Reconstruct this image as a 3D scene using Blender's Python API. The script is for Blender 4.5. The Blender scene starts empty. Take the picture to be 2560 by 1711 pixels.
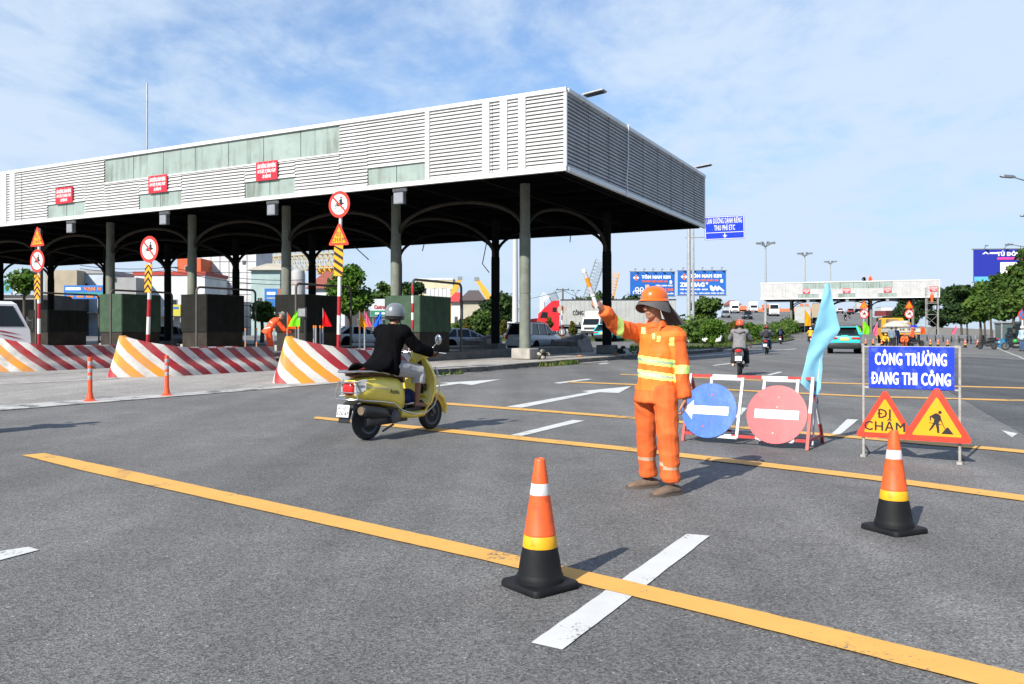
import bpy, math, random
from mathutils import Vector, Matrix, noise
import numpy as np
SC = bpy.context.scene
COL = SC.collection
R = math.radians
# ---------------------------------------------------------------- camera, sky, sun, exposure
FPX, V0, CAMH = 2070.0, 828.0, 1.33
cam_d = bpy.data.cameras.new('camera'); cam = bpy.data.objects.new('camera', cam_d); COL.objects.link(cam)
cam_d.sensor_width = 36; cam_d.lens = 36 * FPX / 2560; cam_d.shift_y = -(855.5 - V0) / 2560
cam_d.clip_start = 0.1; cam_d.clip_end = 6000
cam.location = (0, 0, CAMH); cam.rotation_euler = (R(90), 0, 0); SC.camera = cam
SUN_AZ, SUN_EL = R(35.8), R(35.5)
sun_d = bpy.data.lights.new('sun', 'SUN'); sun = bpy.data.objects.new('sun', sun_d); COL.objects.link(sun)
sun_d.energy = 5.0; sun_d.angle = R(0.53); sun_d.color = (1.0, 0.95, 0.86)
sun.rotation_euler = Vector((math.sin(SUN_AZ) * math.cos(SUN_EL), math.cos(SUN_AZ) * math.cos(SUN_EL), -math.sin(SUN_EL))).to_track_quat('-Z', 'Y').to_euler()
SC.view_settings.view_transform = 'Standard'; SC.view_settings.look = 'None'
SC.view_settings.exposure = 0.45; SC.view_settings.gamma = 1
W = bpy.data.worlds.new('World'); SC.world = W; W.use_nodes = True
def world():
    nt = W.node_tree; N = nt.nodes; L = nt.links
    bg = N['Background']; bg.inputs['Strength'].default_value = 0.10
    sky = N.new('ShaderNodeTexSky'); sky.sky_type = 'NISHITA'; sky.sun_disc = False
    sky.sun_elevation = SUN_EL; sky.sun_rotation = R(215.8); sky.air_density = 1.3; sky.dust_density = 0.6; sky.ozone_density = 3.0
    tc = N.new('ShaderNodeTexCoord'); sep = N.new('ShaderNodeSeparateXYZ'); L.new(tc.outputs['Generated'], sep.inputs[0])
    def m(op, a, b=None, clamp=False):
        n = N.new('ShaderNodeMath'); n.operation = op; n.use_clamp = clamp
        for i, x in enumerate((a, b)):
            if x is None: continue
            if isinstance(x, (int, float)): n.inputs[i].default_value = x
            else: L.new(x, n.inputs[i])
        return n.outputs[0]
    z = m('ADD', m('MAXIMUM', sep.outputs[2], 0.0), 0.16)
    cb = N.new('ShaderNodeCombineXYZ'); L.new(m('DIVIDE', sep.outputs[0], z), cb.inputs[0]); L.new(m('DIVIDE', sep.outputs[1], z), cb.inputs[1])
    def noi(scale, det, rough, off, dist=0.0):
        mp = N.new('ShaderNodeMapping'); mp.inputs['Location'].default_value = off; mp.inputs['Rotation'].default_value = (0, 0, 0.5); mp.inputs['Scale'].default_value = (1, 0.75, 1)
        L.new(cb.outputs[0], mp.inputs[0])
        n = N.new('ShaderNodeTexNoise'); n.inputs['Scale'].default_value = scale; n.inputs['Detail'].default_value = det
        n.inputs['Roughness'].default_value = rough; n.inputs['Distortion'].default_value = dist; L.new(mp.outputs[0], n.inputs['Vector']); return n.outputs[0]
    big = noi(0.55, 2, 0.5, (3.1, 1.3, 0)); fine = noi(2.6, 8, 0.62, (0.4, 5.2, 0), 0.35); puff = noi(9.0, 5, 0.6, (1, 2, 0), 0.2)
    ahead = N.new('ShaderNodeMapRange'); ahead.inputs[1].default_value = -.2; ahead.inputs[2].default_value = .45; ahead.inputs[3].default_value = -.30; ahead.inputs[4].default_value = .0; L.new(sep.outputs[1], ahead.inputs[0])
    cover = m('ADD', ahead.outputs[0], m('ADD', m('ADD', m('MULTIPLY', big, 1.05), m('MULTIPLY', fine, 0.85)), m('MULTIPLY', puff, 0.34)))
    rp = N.new('ShaderNodeMapRange'); rp.inputs[1].default_value = 0.80; rp.inputs[2].default_value = 1.22; rp.interpolation_type = 'SMOOTHSTEP'
    rp.inputs[3].default_value = 0.16; rp.inputs[4].default_value = 0.93; L.new(cover, rp.inputs[0])
    hz = N.new('ShaderNodeMapRange'); hz.inputs[1].default_value = 0.0; hz.inputs[2].default_value = 0.30; hz.inputs[3].default_value = 0.80; hz.inputs[4].default_value = 0.0
    hz.interpolation_type = 'SMOOTHSTEP'; L.new(sep.outputs[2], hz.inputs[0])
    tint = N.new('ShaderNodeMix'); tint.data_type = 'RGBA'; tint.blend_type = 'MULTIPLY'; tint.inputs[0].default_value = 1.0
    L.new(sky.outputs[0], tint.inputs[6]); tint.inputs[7].default_value = (0.74, 0.98, 1.28, 1)
    m1 = N.new('ShaderNodeMix'); m1.data_type = 'RGBA'; hb = N.new('ShaderNodeMapRange'); hb.inputs[1].default_value = -.3; hb.inputs[2].default_value = .5; hb.inputs[3].default_value = .35; L.new(sep.outputs[1], hb.inputs[0]); L.new(m('MULTIPLY', hz.outputs[0], hb.outputs[0]), m1.inputs[0]); L.new(tint.outputs[2], m1.inputs[6]); m1.inputs[7].default_value = (4.1, 5.2, 6.7, 1)
    m2 = N.new('ShaderNodeMix'); m2.data_type = 'RGBA'; L.new(rp.outputs[0], m2.inputs[0]); L.new(m1.outputs[2], m2.inputs[6]); m2.inputs[7].default_value = (5.0, 6.0, 7.3, 1)
    # the sky behind the camera and overhead is clear and deeper
    bk = N.new('ShaderNodeMapRange'); bk.inputs[1].default_value = -.25; bk.inputs[2].default_value = .35; bk.inputs[3].default_value = .70; L.new(sep.outputs[1], bk.inputs[0])
    sv = N.new('ShaderNodeVectorMath'); sv.operation = 'SCALE'; L.new(m2.outputs[2], sv.inputs[0]); L.new(bk.outputs[0], sv.inputs['Scale'])
    L.new(sv.outputs[0], bg.inputs[0])
world()
# ---------------------------------------------------------------- helpers
def G(u, v, z=0.0):
    y = (CAMH - z) * FPX / (v - V0); return Vector(((u - 1280) / FPX * y, y, z))
def P(u, v, y): return Vector(((u - 1280) / FPX * y, y, CAMH - (v - V0) / FPX * y))
def lin(r, g, b):
    f = lambda c: c / 12.92 if c <= 0.04045 else ((c + 0.055) / 1.055) ** 2.4
    return (f(r / 255), f(g / 255), f(b / 255))
MATS = {}
def M(name, c=(.5, .5, .5), rough=.6, metal=0., var=.12, scale=6., bump=0., bscale=60., spec=.5, dirt=0., dirtc=(.09, .08, .07), dscale=3., emit=0., coat=0., trans=0., alpha=1.):
    if name in MATS: return MATS[name]
    m = bpy.data.materials.new(name); m.use_nodes = True; nt = m.node_tree; N = nt.nodes; L = nt.links; b = N['Principled BSDF']
    b.inputs['Roughness'].default_value = rough; b.inputs['Metallic'].default_value = metal; b.inputs['Specular IOR Level'].default_value = spec
    b.inputs['Coat Weight'].default_value = coat; b.inputs['Transmission Weight'].default_value = trans; b.inputs['Alpha'].default_value = alpha
    tc = N.new('ShaderNodeTexCoord')
    def noi(s, d=4):
        n = N.new('ShaderNodeTexNoise'); n.inputs['Scale'].default_value = s; n.inputs['Detail'].default_value = d; n.inputs['Roughness'].default_value = .6
        L.new(tc.outputs['Object'], n.inputs['Vector']); return n.outputs[0]
    n1 = noi(scale); rmp = N.new('ShaderNodeMapRange'); rmp.inputs[1].default_value = .3; rmp.inputs[2].default_value = .7; L.new(n1, rmp.inputs[0])
    mx = N.new('ShaderNodeMix'); mx.data_type = 'RGBA'; L.new(rmp.outputs[0], mx.inputs[0])
    mx.inputs[6].default_value = tuple(x * (1 - var) for x in c) + (1,); mx.inputs[7].default_value = tuple(min(1, x * (1 + var * .6)) for x in c) + (1,)
    out = mx.outputs[2]
    if dirt > 0:
        n2 = noi(dscale, 7); r2 = N.new('ShaderNodeMapRange'); r2.inputs[1].default_value = .52; r2.inputs[2].default_value = .72; r2.inputs[4].default_value = dirt; L.new(n2, r2.inputs[0])
        mx2 = N.new('ShaderNodeMix'); mx2.data_type = 'RGBA'; L.new(r2.outputs[0], mx2.inputs[0]); L.new(out, mx2.inputs[6]); mx2.inputs[7].default_value = tuple(dirtc) + (1,); out = mx2.outputs[2]
    L.new(out, b.inputs['Base Color'])
    if emit > 0: L.new(out, b.inputs['Emission Color']); b.inputs['Emission Strength'].default_value = emit
    if bump > 0:
        bp = N.new('ShaderNodeBump'); bp.inputs['Strength'].default_value = bump; bp.inputs['Distance'].default_value = .01; L.new(noi(bscale, 5), bp.inputs['Height']); L.new(bp.outputs[0], b.inputs['Normal'])
    MATS[name] = m; return m
GLY = {}
def raw_text(t):
    cu = bpy.data.curves.new('lettering', 'FONT'); cu.body = t; cu.size = 1; cu.extrude = .5; cu.align_x = 'LEFT'; cu.align_y = 'BOTTOM_BASELINE'; cu.resolution_u = 2
    o = bpy.data.objects.new('lettering', cu); me = o.to_mesh()
    r = [tuple(v.co) for v in me.vertices], [tuple(p.vertices) for p in me.polygons]; o.to_mesh_clear(); bpy.data.objects.remove(o); bpy.data.curves.remove(cu); return r
def glyph(c):
    """a letter's outline and advance; letters whose crossing strokes do not fill are put together from simpler ones"""
    if c in GLY: return GLY[c]
    base = {'Đ': 'D', 'Ờ': 'Ò', 'Ợ': 'Ọ', 'Ơ': 'O'}.get(c, c); vs, fs = raw_text(base) if base != ' ' else ([], [])
    w = lambda t: (lambda q: max(v[0] for v in q) - min(v[0] for v in q))(raw_text(t)[0])
    adv = w('H' + base + 'H') - w('HH'); vs, fs = list(vs), list(fs)
    def bx(pts):
        o = len(vs); n = len(pts); vs.extend([(x, y, -.5) for x, y in pts] + [(x, y, .5) for x, y in pts]); fs.extend([tuple(o + i for i in range(n - 1, -1, -1)), tuple(o + n + i for i in range(n))] + [(o + i, o + (i + 1) % n, o + n + (i + 1) % n, o + n + i) for i in range(n)])
    xs = [v[0] for v in vs] or [0]
    if c == 'Đ': x0 = min(xs); bx([(x0 - .07, .30), (x0 + .27, .30), (x0 + .27, .365), (x0 - .07, .365)])
    if c in 'ỜỢƠ': x1 = max(xs); bx([(x1 - .14, .58), (x1 - .05, .60), (x1 - .01, .72), (x1 + .05, .74), (x1 + .03, .60), (x1 - .05, .53)]); adv += .03
    GLY[c] = (vs, fs, adv); return GLY[c]
def streak(m, c, amt=.6, s=2.2, lo=.52, hi=.70):
    """rain streaks running down a sheet"""
    nt = m.node_tree; N = nt.nodes; L = nt.links; b = N['Principled BSDF']; src = b.inputs['Base Color'].links[0].from_socket; tc = N.new('ShaderNodeTexCoord')
    mp = N.new('ShaderNodeMapping'); mp.inputs['Scale'].default_value = (1, 1, .07); L.new(tc.outputs['Object'], mp.inputs[0]); n = N.new('ShaderNodeTexNoise'); n.inputs['Scale'].default_value = s; n.inputs['Detail'].default_value = 7; n.inputs['Roughness'].default_value = .7; L.new(mp.outputs[0], n.inputs['Vector'])
    n2 = N.new('ShaderNodeTexNoise'); n2.inputs['Scale'].default_value = .35; n2.inputs['Detail'].default_value = 3; L.new(tc.outputs['Object'], n2.inputs['Vector']); ad = N.new('ShaderNodeMath'); ad.operation = 'MULTIPLY_ADD'; L.new(n2.outputs[0], ad.inputs[0]); ad.inputs[1].default_value = .5; L.new(n.outputs[0], ad.inputs[2])
    r = N.new('ShaderNodeMapRange'); r.inputs[1].default_value = lo + .25; r.inputs[2].default_value = hi + .25; r.inputs[4].default_value = amt; L.new(ad.outputs[0], r.inputs[0])
    mx = N.new('ShaderNodeMix'); mx.data_type = 'RGBA'; L.new(r.outputs[0], mx.inputs[0]); L.new(src, mx.inputs[6]); mx.inputs[7].default_value = tuple(c) + (1,); L.new(mx.outputs[2], b.inputs['Base Color']); return m
def curve_mesh(s, size, bold, depth, align, sx):
    vs = []; fs = []; x = 0
    for c in s:
        gv, gf, ad = glyph(c); o = len(vs); vs += [((v[0] + x) * size * sx, (v[1] - .34) * size, v[2] * 2 * depth) for v in gv]; fs += [tuple(o + i for i in f) for f in gf]; x += ad + .055
    if align == 'CENTER': vs = [(v[0] - x * size * sx / 2, v[1], v[2]) for v in vs]
    return vs, fs
class MB:
    def __init__(s): s.v = []; s.f = []; s.mi = []; s.mats = []
    def k(s, mat):
        if mat not in s.mats: s.mats.append(mat)
        return s.mats.index(mat)
    def add(s, vs, fs, mat, X=None):
        o = len(s.v); i = s.k(mat)
        s.v += [tuple(X @ Vector(v)) for v in vs] if X is not None else [tuple(v) for v in vs]
        flip = X is not None and X.determinant() < 0
        for f in fs:
            t = [o + j for j in f]; s.f.append(t[::-1] if flip else t); s.mi.append(i)
        return s
    def box(s, c, d, mat, X=None, rz=0., bev=0.):
        x, y, z = d[0] / 2, d[1] / 2, d[2] / 2
        if bev > 0:
            e = min(bev, x * .9, y * .9, z * .9); vs = []; 
            for zz, k in ((-z, 1), (-z + e, 0), (z - e, 0), (z, 1)):
                q = e if k else 0
                vs += [(-x + q, -y + e, zz), (-x + e, -y + q, zz), (x - e, -y + q, zz), (x - q, -y + e, zz), (x - q, y - e, zz), (x - e, y - q, zz), (-x + e, y - q, zz), (-x + q, y - e, zz)]
            fs = [tuple(range(7, -1, -1)), tuple(range(24, 32))]
            for r in range(3): fs += [(r * 8 + i, r * 8 + (i + 1) % 8, r * 8 + 8 + (i + 1) % 8, r * 8 + 8 + i) for i in range(8)]
        else:
            vs = [(-x, -y, -z), (x, -y, -z), (x, y, -z), (-x, y, -z), (-x, -y, z), (x, -y, z), (x, y, z), (-x, y, z)]
            fs = [(3, 2, 1, 0), (4, 5, 6, 7), (0, 1, 5, 4), (1, 2, 6, 5), (2, 3, 7, 6), (3, 0, 4, 7)]
        T = Matrix.Translation(Vector(c)) @ Matrix.Rotation(rz, 4, 'Z')
        return s.add(vs, fs, mat, X @ T if X is not None else T)
    def tube(s, path, r, mat, n=8, side=None, X=None, closed=False):
        path = [Vector(p) for p in path]; m = len(path); vs = []; fs = []
        rr = r if isinstance(r, (list, tuple)) else [r] * m; prev = None
        for i, p in enumerate(path):
            t = (path[(i + 1) % m] - path[i - 1]) if closed else (path[min(i + 1, m - 1)] - path[max(i - 1, 0)])
            if t.length < 1e-9: t = Vector((0, 0, 1))
            t.normalize()
            a = Vector(side) if side is not None else (prev if prev is not None else (Vector((1, 0, 0)) if abs(t.x) < .8 else Vector((0, 1, 0))))
            a = a - t * a.dot(t)
            if a.length < 1e-6: a = t.orthogonal()
            a.normalize(); prev = a; b = t.cross(a)
            rx, ry = rr[i] if isinstance(rr[i], (list, tuple)) else (rr[i], rr[i])
            vs += [p + a * rx * math.cos(2 * math.pi * j / n) + b * ry * math.sin(2 * math.pi * j / n) for j in range(n)]
        for i in range(m if closed else m - 1):
            q = (i + 1) % m
            fs += [(i * n + j, i * n + (j + 1) % n, q * n + (j + 1) % n, q * n + j) for j in range(n)]
        if not closed: fs += [tuple(range(n - 1, -1, -1)), tuple(range((m - 1) * n, m * n))]
        return s.add(vs, fs, mat, X)
    def bar(s, p, q, w, h, mat, X=None, up=(0, 0, 1)):
        p, q = Vector(p), Vector(q); t = (q - p).normalized(); u = Vector(up)
        a = t.cross(u); a = a.normalized() if a.length > 1e-6 else Vector((1, 0, 0)); b = a.cross(t)
        vs = [e + a * sx * w / 2 + b * sy * h / 2 for e in (p, q) for sx, sy in ((-1, -1), (1, -1), (1, 1), (-1, 1))]
        return s.add(vs, [(3, 2, 1, 0), (4, 5, 6, 7), (0, 1, 5, 4), (1, 2, 6, 5), (2, 3, 7, 6), (3, 0, 4, 7)], mat, X)
    def lathe(s, prof, mat, n=20, X=None):
        m = len(prof); vs = [(r * math.cos(2 * math.pi * j / n), r * math.sin(2 * math.pi * j / n), z) for r, z in prof for j in range(n)]
        fs = [(i * n + j, i * n + (j + 1) % n, (i + 1) * n + (j + 1) % n, (i + 1) * n + j) for i in range(m - 1) for j in range(n)]
        fs += [tuple(range(n - 1, -1, -1)), tuple(range((m - 1) * n, m * n))]
        return s.add(vs, fs, mat, X)
    def prism(s, poly, z0, z1, mat, X=None):
        n = len(poly); ar = sum(poly[i][0] * poly[(i + 1) % n][1] - poly[(i + 1) % n][0] * poly[i][1] for i in range(n))
        if ar < 0: poly = poly[::-1]
        vs = [(x, y, z0) for x, y in poly] + [(x, y, z1) for x, y in poly]
        fs = [tuple(range(n - 1, -1, -1)), tuple(range(n, 2 * n))] + [(i, (i + 1) % n, n + (i + 1) % n, n + i) for i in range(n)]
        return s.add(vs, fs, mat, X)
    def loft(s, rings, mat, X=None, caps=True):
        n = len(rings[0]); vs = [p for r in rings for p in r]
        fs = [(i * n + j, i * n + (j + 1) % n, (i + 1) * n + (j + 1) % n, (i + 1) * n + j) for i in range(len(rings) - 1) for j in range(n)]
        if caps: fs += [tuple(range(n - 1, -1, -1)), tuple(range((len(rings) - 1) * n, len(rings) * n))]
        return s.add(vs, fs, mat, X)
    def ell(s, c, r, mat, n=16, m=10, X=None):
        c = Vector(c); vs = []; fs = []
        for i in range(m + 1):
            ph = math.pi * (i / m * .98 + .01) - math.pi / 2
            vs += [c + Vector((r[0] * math.cos(ph) * math.cos(2 * math.pi * j / n), r[1] * math.cos(ph) * math.sin(2 * math.pi * j / n), r[2] * math.sin(ph))) for j in range(n)]
        fs = [(i * n + j, i * n + (j + 1) % n, (i + 1) * n + (j + 1) % n, (i + 1) * n + j) for i in range(m) for j in range(n)]
        fs += [tuple(range(n - 1, -1, -1)), tuple(range(m * n, (m + 1) * n))]
        return s.add(vs, fs, mat, X)
    def text(s, t, size, mat, X, bold=0., depth=.001, align='CENTER', sx=1., width=None):
        vs, fs = curve_mesh(t, size, 0., depth, align, sx)
        if width and vs:
            x0, x1 = min(v[0] for v in vs), max(v[0] for v in vs); k = width / max(1e-6, x1 - x0); c = (x0 + x1) / 2 if align == 'CENTER' else x0
            vs = [((v[0] - c) * k, v[1], v[2]) for v in vs]
        for i, (dx, dy) in enumerate(((0, 0), (bold, 0), (-bold, 0), (bold * .7, bold * .5), (-bold * .7, bold * .5), (bold * .7, -bold * .5), (-bold * .7, -bold * .5)) if bold else ((0, 0),)):
            s.add([(v[0] + dx, v[1] + dy, v[2] + i * depth * .12) for v in vs], fs, mat, X)
        return s
    def mesh(s, name):
        me = bpy.data.meshes.new(name); me.from_pydata(s.v, [], s.f)
        for m in s.mats: me.materials.append(m)
        me.polygons.foreach_set('material_index', s.mi); me.update(); return me
    def build(s, name, parent=None, smooth=35., loc=None, rz=0.):
        me = s.mesh(name)
        if smooth: me.shade_smooth(); me.set_sharp_from_angle(angle=R(smooth))
        o = bpy.data.objects.new(name, me); COL.objects.link(o)
        if parent: o.parent = parent
        if loc is not None: o.location = loc
        if rz: o.rotation_euler = (0, 0, rz)
        return o
def tag(o, label=None, cat=None, group=None, kind=None):
    if label: o['label'] = label
    if cat: o['category'] = cat
    if group: o['group'] = group
    if kind: o['kind'] = kind
    return o
def thing(name, label, cat, loc=(0, 0, 0), rz=0., group=None):
    o = bpy.data.objects.new(name, None); COL.objects.link(o); o.empty_display_size = .2
    o.location = loc; o.rotation_euler = (0, 0, rz); return tag(o, label, cat, group)
def struct(mb, name, **k): return tag(mb.build(name, **k), kind='structure')
def copy_tree(o, loc=None, rz=None, label=None, group=None, parent=None, scale=None, swap=None):
    c = o.copy(); COL.objects.link(c)
    if parent: c.parent = parent
    if loc is not None: c.location = loc
    if rz is not None: c.rotation_euler = (0, 0, rz)
    if scale is not None: c.scale = (scale,) * 3 if isinstance(scale, (int, float)) else scale
    if label: c['label'] = label
    if group: c['group'] = group
    if swap and c.data:
        for old, new in swap.items():
            for i, sl in enumerate(c.material_slots):
                if sl.material == MATS[old]: sl.link = 'OBJECT'; sl.material = MATS[new]
    for ch in list(o.children): copy_tree(ch, parent=c, swap=swap)
    return c
def XY(o, x, y):
    """matrix with columns x, y, x cross y, at o"""
    x = Vector(x).normalized(); y = Vector(y); y = (y - x * y.dot(x)).normalized(); z = x.cross(y); m = Matrix.Identity(4)
    for i in range(3): m[i][0] = x[i]; m[i][1] = y[i]; m[i][2] = z[i]; m[i][3] = o[i]
    return m
FACE = lambda c: XY(c, (1, 0, 0), (0, 0, 1))          # an upright plane whose front looks towards -Y
def disc(mb, X, r, mat, z0=0., z1=.004, n=40, sx=1.):
    mb.prism([(r * sx * math.cos(2 * math.pi * i / n), r * math.sin(2 * math.pi * i / n)) for i in range(n)], z0, z1, mat, X)
def remesh(mb, voxel, smooth_it=4, wr=0., wf=9., name='mesh', wz=.6):
    # wr: depth of the folds in the cloth, wf: how close they lie, wz: how much they run across (above 1) or down (below 1)
    me = mb.mesh(name); o = bpy.data.objects.new(name, me); COL.objects.link(o)
    md = o.modifiers.new('r', 'REMESH'); md.mode = 'VOXEL'; md.voxel_size = voxel; md.use_smooth_shade = True
    if smooth_it: sm = o.modifiers.new('s', 'SMOOTH'); sm.iterations = smooth_it; sm.factor = .5
    dg = bpy.context.evaluated_depsgraph_get(); new = bpy.data.meshes.new_from_object(o.evaluated_get(dg))
    bpy.data.objects.remove(o); bpy.data.meshes.remove(me); new.name = name; new.materials.clear()
    if wr > 0:
        n = len(new.vertices); co = np.empty(n * 3); new.vertices.foreach_get('co', co); co = co.reshape(-1, 3)
        no = np.array([v.normal[:] for v in new.vertices]); d = np.empty(n)
        for i in range(n):
            p = Vector((co[i][0] * wf, co[i][1] * wf, co[i][2] * wf * wz)); a = noise.noise(p); b = noise.noise(p * 2.3 + Vector((5, 1, 2)))
            d[i] = (1 - abs(a) * 2.6) * .6 + b * .4
        co += no * (d * wr)[:, None]; new.vertices.foreach_set('co', co.ravel()); new.update()
    new.shade_smooth(); return new
def link(me, name, parent=None, mats=()):
    for m in mats: me.materials.append(m)
    o = bpy.data.objects.new(name, me); COL.objects.link(o)
    if parent: o.parent = parent
    return o
# ---------------------------------------------------------------- materials of the setting
def asphalt(name, c0, c1, patch=.14):
    m = bpy.data.materials.new(name); m.use_nodes = True; nt = m.node_tree; N = nt.nodes; L = nt.links; b = N['Principled BSDF']; MATS[name] = m
    tc = N.new('ShaderNodeTexCoord')
    def noi(s, d, sc=(1, 1, 1), r=.6):
        mp = N.new('ShaderNodeMapping'); mp.inputs['Scale'].default_value = sc; mp.inputs['Rotation'].default_value = (0, 0, R(27.9)); L.new(tc.outputs['Object'], mp.inputs[0])
        n = N.new('ShaderNodeTexNoise'); n.inputs['Scale'].default_value = s; n.inputs['Detail'].default_value = d; n.inputs['Roughness'].default_value = r; L.new(mp.outputs[0], n.inputs['Vector']); return n.outputs[0]
    def mr(x, a, b_, c, d):
        n = N.new('ShaderNodeMapRange'); n.inputs[1].default_value = a; n.inputs[2].default_value = b_; n.inputs[3].default_value = c; n.inputs[4].default_value = d; L.new(x, n.inputs[0]); return n.outputs[0]
    def mul(x, y, op='MULTIPLY'):
        n = N.new('ShaderNodeMath'); n.operation = op; L.new(x, n.inputs[0])
        if isinstance(y, float): n.inputs[1].default_value = y
        else: L.new(y, n.inputs[1])
        return n.outputs[0]
    vo = N.new('ShaderNodeTexVoronoi'); vo.inputs['Scale'].default_value = 105; L.new(tc.outputs['Object'], vo.inputs['Vector'])
    sp = N.new('ShaderNodeSeparateColor'); L.new(vo.outputs['Color'], sp.inputs[0])
    stone = mr(sp.outputs[0], 0, 1, .50, 1.5); grain = mr(noi(120, 6, r=.75), .3, .7, .5, 1.45)
    spark = mr(sp.outputs[1], .985, 1, 1.0, 2.2); big = mr(noi(.22, 5), .3, .7, 1 - patch, 1 + patch); mid = mr(noi(1.7, 6), .3, .7, .88, 1.12)
    lane = mr(noi(.62, 4, (1, .035, 1)), .35, .65, .74, 1.10); stain = mr(noi(.9, 6, r=.7), .60, .74, 1.0, .72)
    f = mul(mul(mul(mul(mul(mul(stone, grain), spark), big), mid), lane), stain)
    mx = N.new('ShaderNodeMix'); mx.data_type = 'RGBA'; L.new(mr(noi(.5, 4), .35, .65, 0, 1), mx.inputs[0]); mx.inputs[6].default_value = c0 + (1,); mx.inputs[7].default_value = c1 + (1,)
    sc = N.new('ShaderNodeVectorMath'); sc.operation = 'SCALE'; L.new(mx.outputs[2], sc.inputs[0]); L.new(f, sc.inputs['Scale']); L.new(sc.outputs[0], b.inputs['Base Color'])
    b.inputs['Roughness'].default_value = .82; b.inputs['Specular IOR Level'].default_value = .35
    bp = N.new('ShaderNodeBump'); bp.inputs['Strength'].default_value = .6; bp.inputs['Distance'].default_value = .006; L.new(mul(vo.outputs['Distance'], grain), bp.inputs['Height']); L.new(bp.outputs[0], b.inputs['Normal'])
    return m
def paint(name, c, under=(.09, .09, .092), wear=.5):
    m = M(name, c, rough=.7, var=.07, scale=4); nt = m.node_tree; N = nt.nodes; L = nt.links; b = N['Principled BSDF']
    src = b.inputs['Base Color'].links[0].from_socket; tc = N.new('ShaderNodeTexCoord')
    def noi(s, d):
        n = N.new('ShaderNodeTexNoise'); n.inputs['Scale'].default_value = s; n.inputs['Detail'].default_value = d; n.inputs['Roughness'].default_value = .7; L.new(tc.outputs['Object'], n.inputs['Vector']); return n.outputs[0]
    ad = N.new('ShaderNodeMath'); ad.operation = 'MULTIPLY_ADD'; L.new(noi(55, 6), ad.inputs[0]); ad.inputs[1].default_value = .75; L.new(noi(1.6, 4), ad.inputs[2])
    r = N.new('ShaderNodeMapRange'); r.inputs[1].default_value = 1.02 - wear * .1; r.inputs[2].default_value = 1.10 - wear * .1; L.new(ad.outputs[0], r.inputs[0])
    mx = N.new('ShaderNodeMix'); mx.data_type = 'RGBA'; L.new(r.outputs[0], mx.inputs[0]); L.new(src, mx.inputs[6]); mx.inputs[7].default_value = under + (1,); L.new(mx.outputs[2], b.inputs['Base Color'])
    # dark rubber left by tyres crossing along the lanes
    mp = N.new('ShaderNodeMapping'); mp.inputs['Rotation'].default_value = (0, 0, R(27.9)); mp.inputs['Scale'].default_value = (1, .12, 1); L.new(tc.outputs['Object'], mp.inputs[0])
    ty = N.new('ShaderNodeTexNoise'); ty.inputs['Scale'].default_value = 3.2; ty.inputs['Detail'].default_value = 6; ty.inputs['Roughness'].default_value = .7; L.new(mp.outputs[0], ty.inputs['Vector'])
    tr = N.new('ShaderNodeMapRange'); tr.inputs[1].default_value = .60; tr.inputs[2].default_value = .74; tr.inputs[4].default_value = .6; L.new(ty.outputs[0], tr.inputs[0])
    m3 = N.new('ShaderNodeMix'); m3.data_type = 'RGBA'; L.new(tr.outputs[0], m3.inputs[0]); L.new(mx.outputs[2], m3.inputs[6]); m3.inputs[7].default_value = tuple(x * .35 + .06 for x in c) + (1,); L.new(m3.outputs[2], b.inputs['Base Color'])
    bp = N.new('ShaderNodeBump'); bp.inputs['Strength'].default_value = .5; bp.inputs['Distance'].default_value = .005; L.new(noi(90, 5), bp.inputs['Height']); L.new(bp.outputs[0], b.inputs['Normal']); return m
ASPH = asphalt('asphalt', (.164, .160, .155), (.188, .183, .176)); APRON = asphalt('worn_concrete_lane', (.33, .31, .29), (.38, .36, .335), .2); DARKA = asphalt('new_asphalt', (.10, .10, .103), (.112, .112, .114), .15)
YEL = paint('yellow_road_paint', (.72, .385, .085), wear=.5); WHT = paint('white_road_paint', (.62, .62, .60), wear=.3); WHT2 = paint('worn_white_road_paint', (.50, .49, .46), wear=1.2)
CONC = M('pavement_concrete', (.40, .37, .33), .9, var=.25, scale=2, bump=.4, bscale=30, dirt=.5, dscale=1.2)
KERB = M('kerb_concrete', (.13, .12, .105), .92, var=.45, scale=3, bump=.7, bscale=18, dirt=.6, dirtc=(.03, .03, .028), dscale=2)
SOIL = M('bare_ground', (.20, .18, .15), .95, var=.3, scale=.2)
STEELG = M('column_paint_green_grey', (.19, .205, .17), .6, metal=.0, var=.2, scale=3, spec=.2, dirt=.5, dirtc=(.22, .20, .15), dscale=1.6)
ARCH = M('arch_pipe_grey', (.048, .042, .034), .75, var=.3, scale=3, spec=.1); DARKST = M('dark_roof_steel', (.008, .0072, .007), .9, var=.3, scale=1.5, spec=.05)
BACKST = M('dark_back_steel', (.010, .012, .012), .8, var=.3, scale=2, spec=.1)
LOUV = M('white_louvre_metal', (.54, .54, .54), .45, var=.14, scale=1.1, dirt=.22, dirtc=(.42, .37, .28), dscale=1.3); TRIM = M('white_trim_metal', (.80, .80, .79), .4, var=.05, scale=1, dirt=.25, dirtc=(.5, .42, .3), dscale=2.0)
FRP = M('pale_green_sheet', (.30, .37, .34), .4, var=.14, scale=.8, dirt=.6, dirtc=(.20, .20, .16), dscale=1.3)
GAPM = M('louvre_gap_shade', (.05, .05, .05), .8, spec=.1)  # shade between the louvre slats, put into the colour of the gaps
streak(FRP, (.13, .14, .11), .75, 3.0, .50, .68); streak(LOUV, (.30, .27, .22), .5, 1.6, .56, .74); streak(STEELG, (.10, .085, .06), .5, 3.0)
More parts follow.
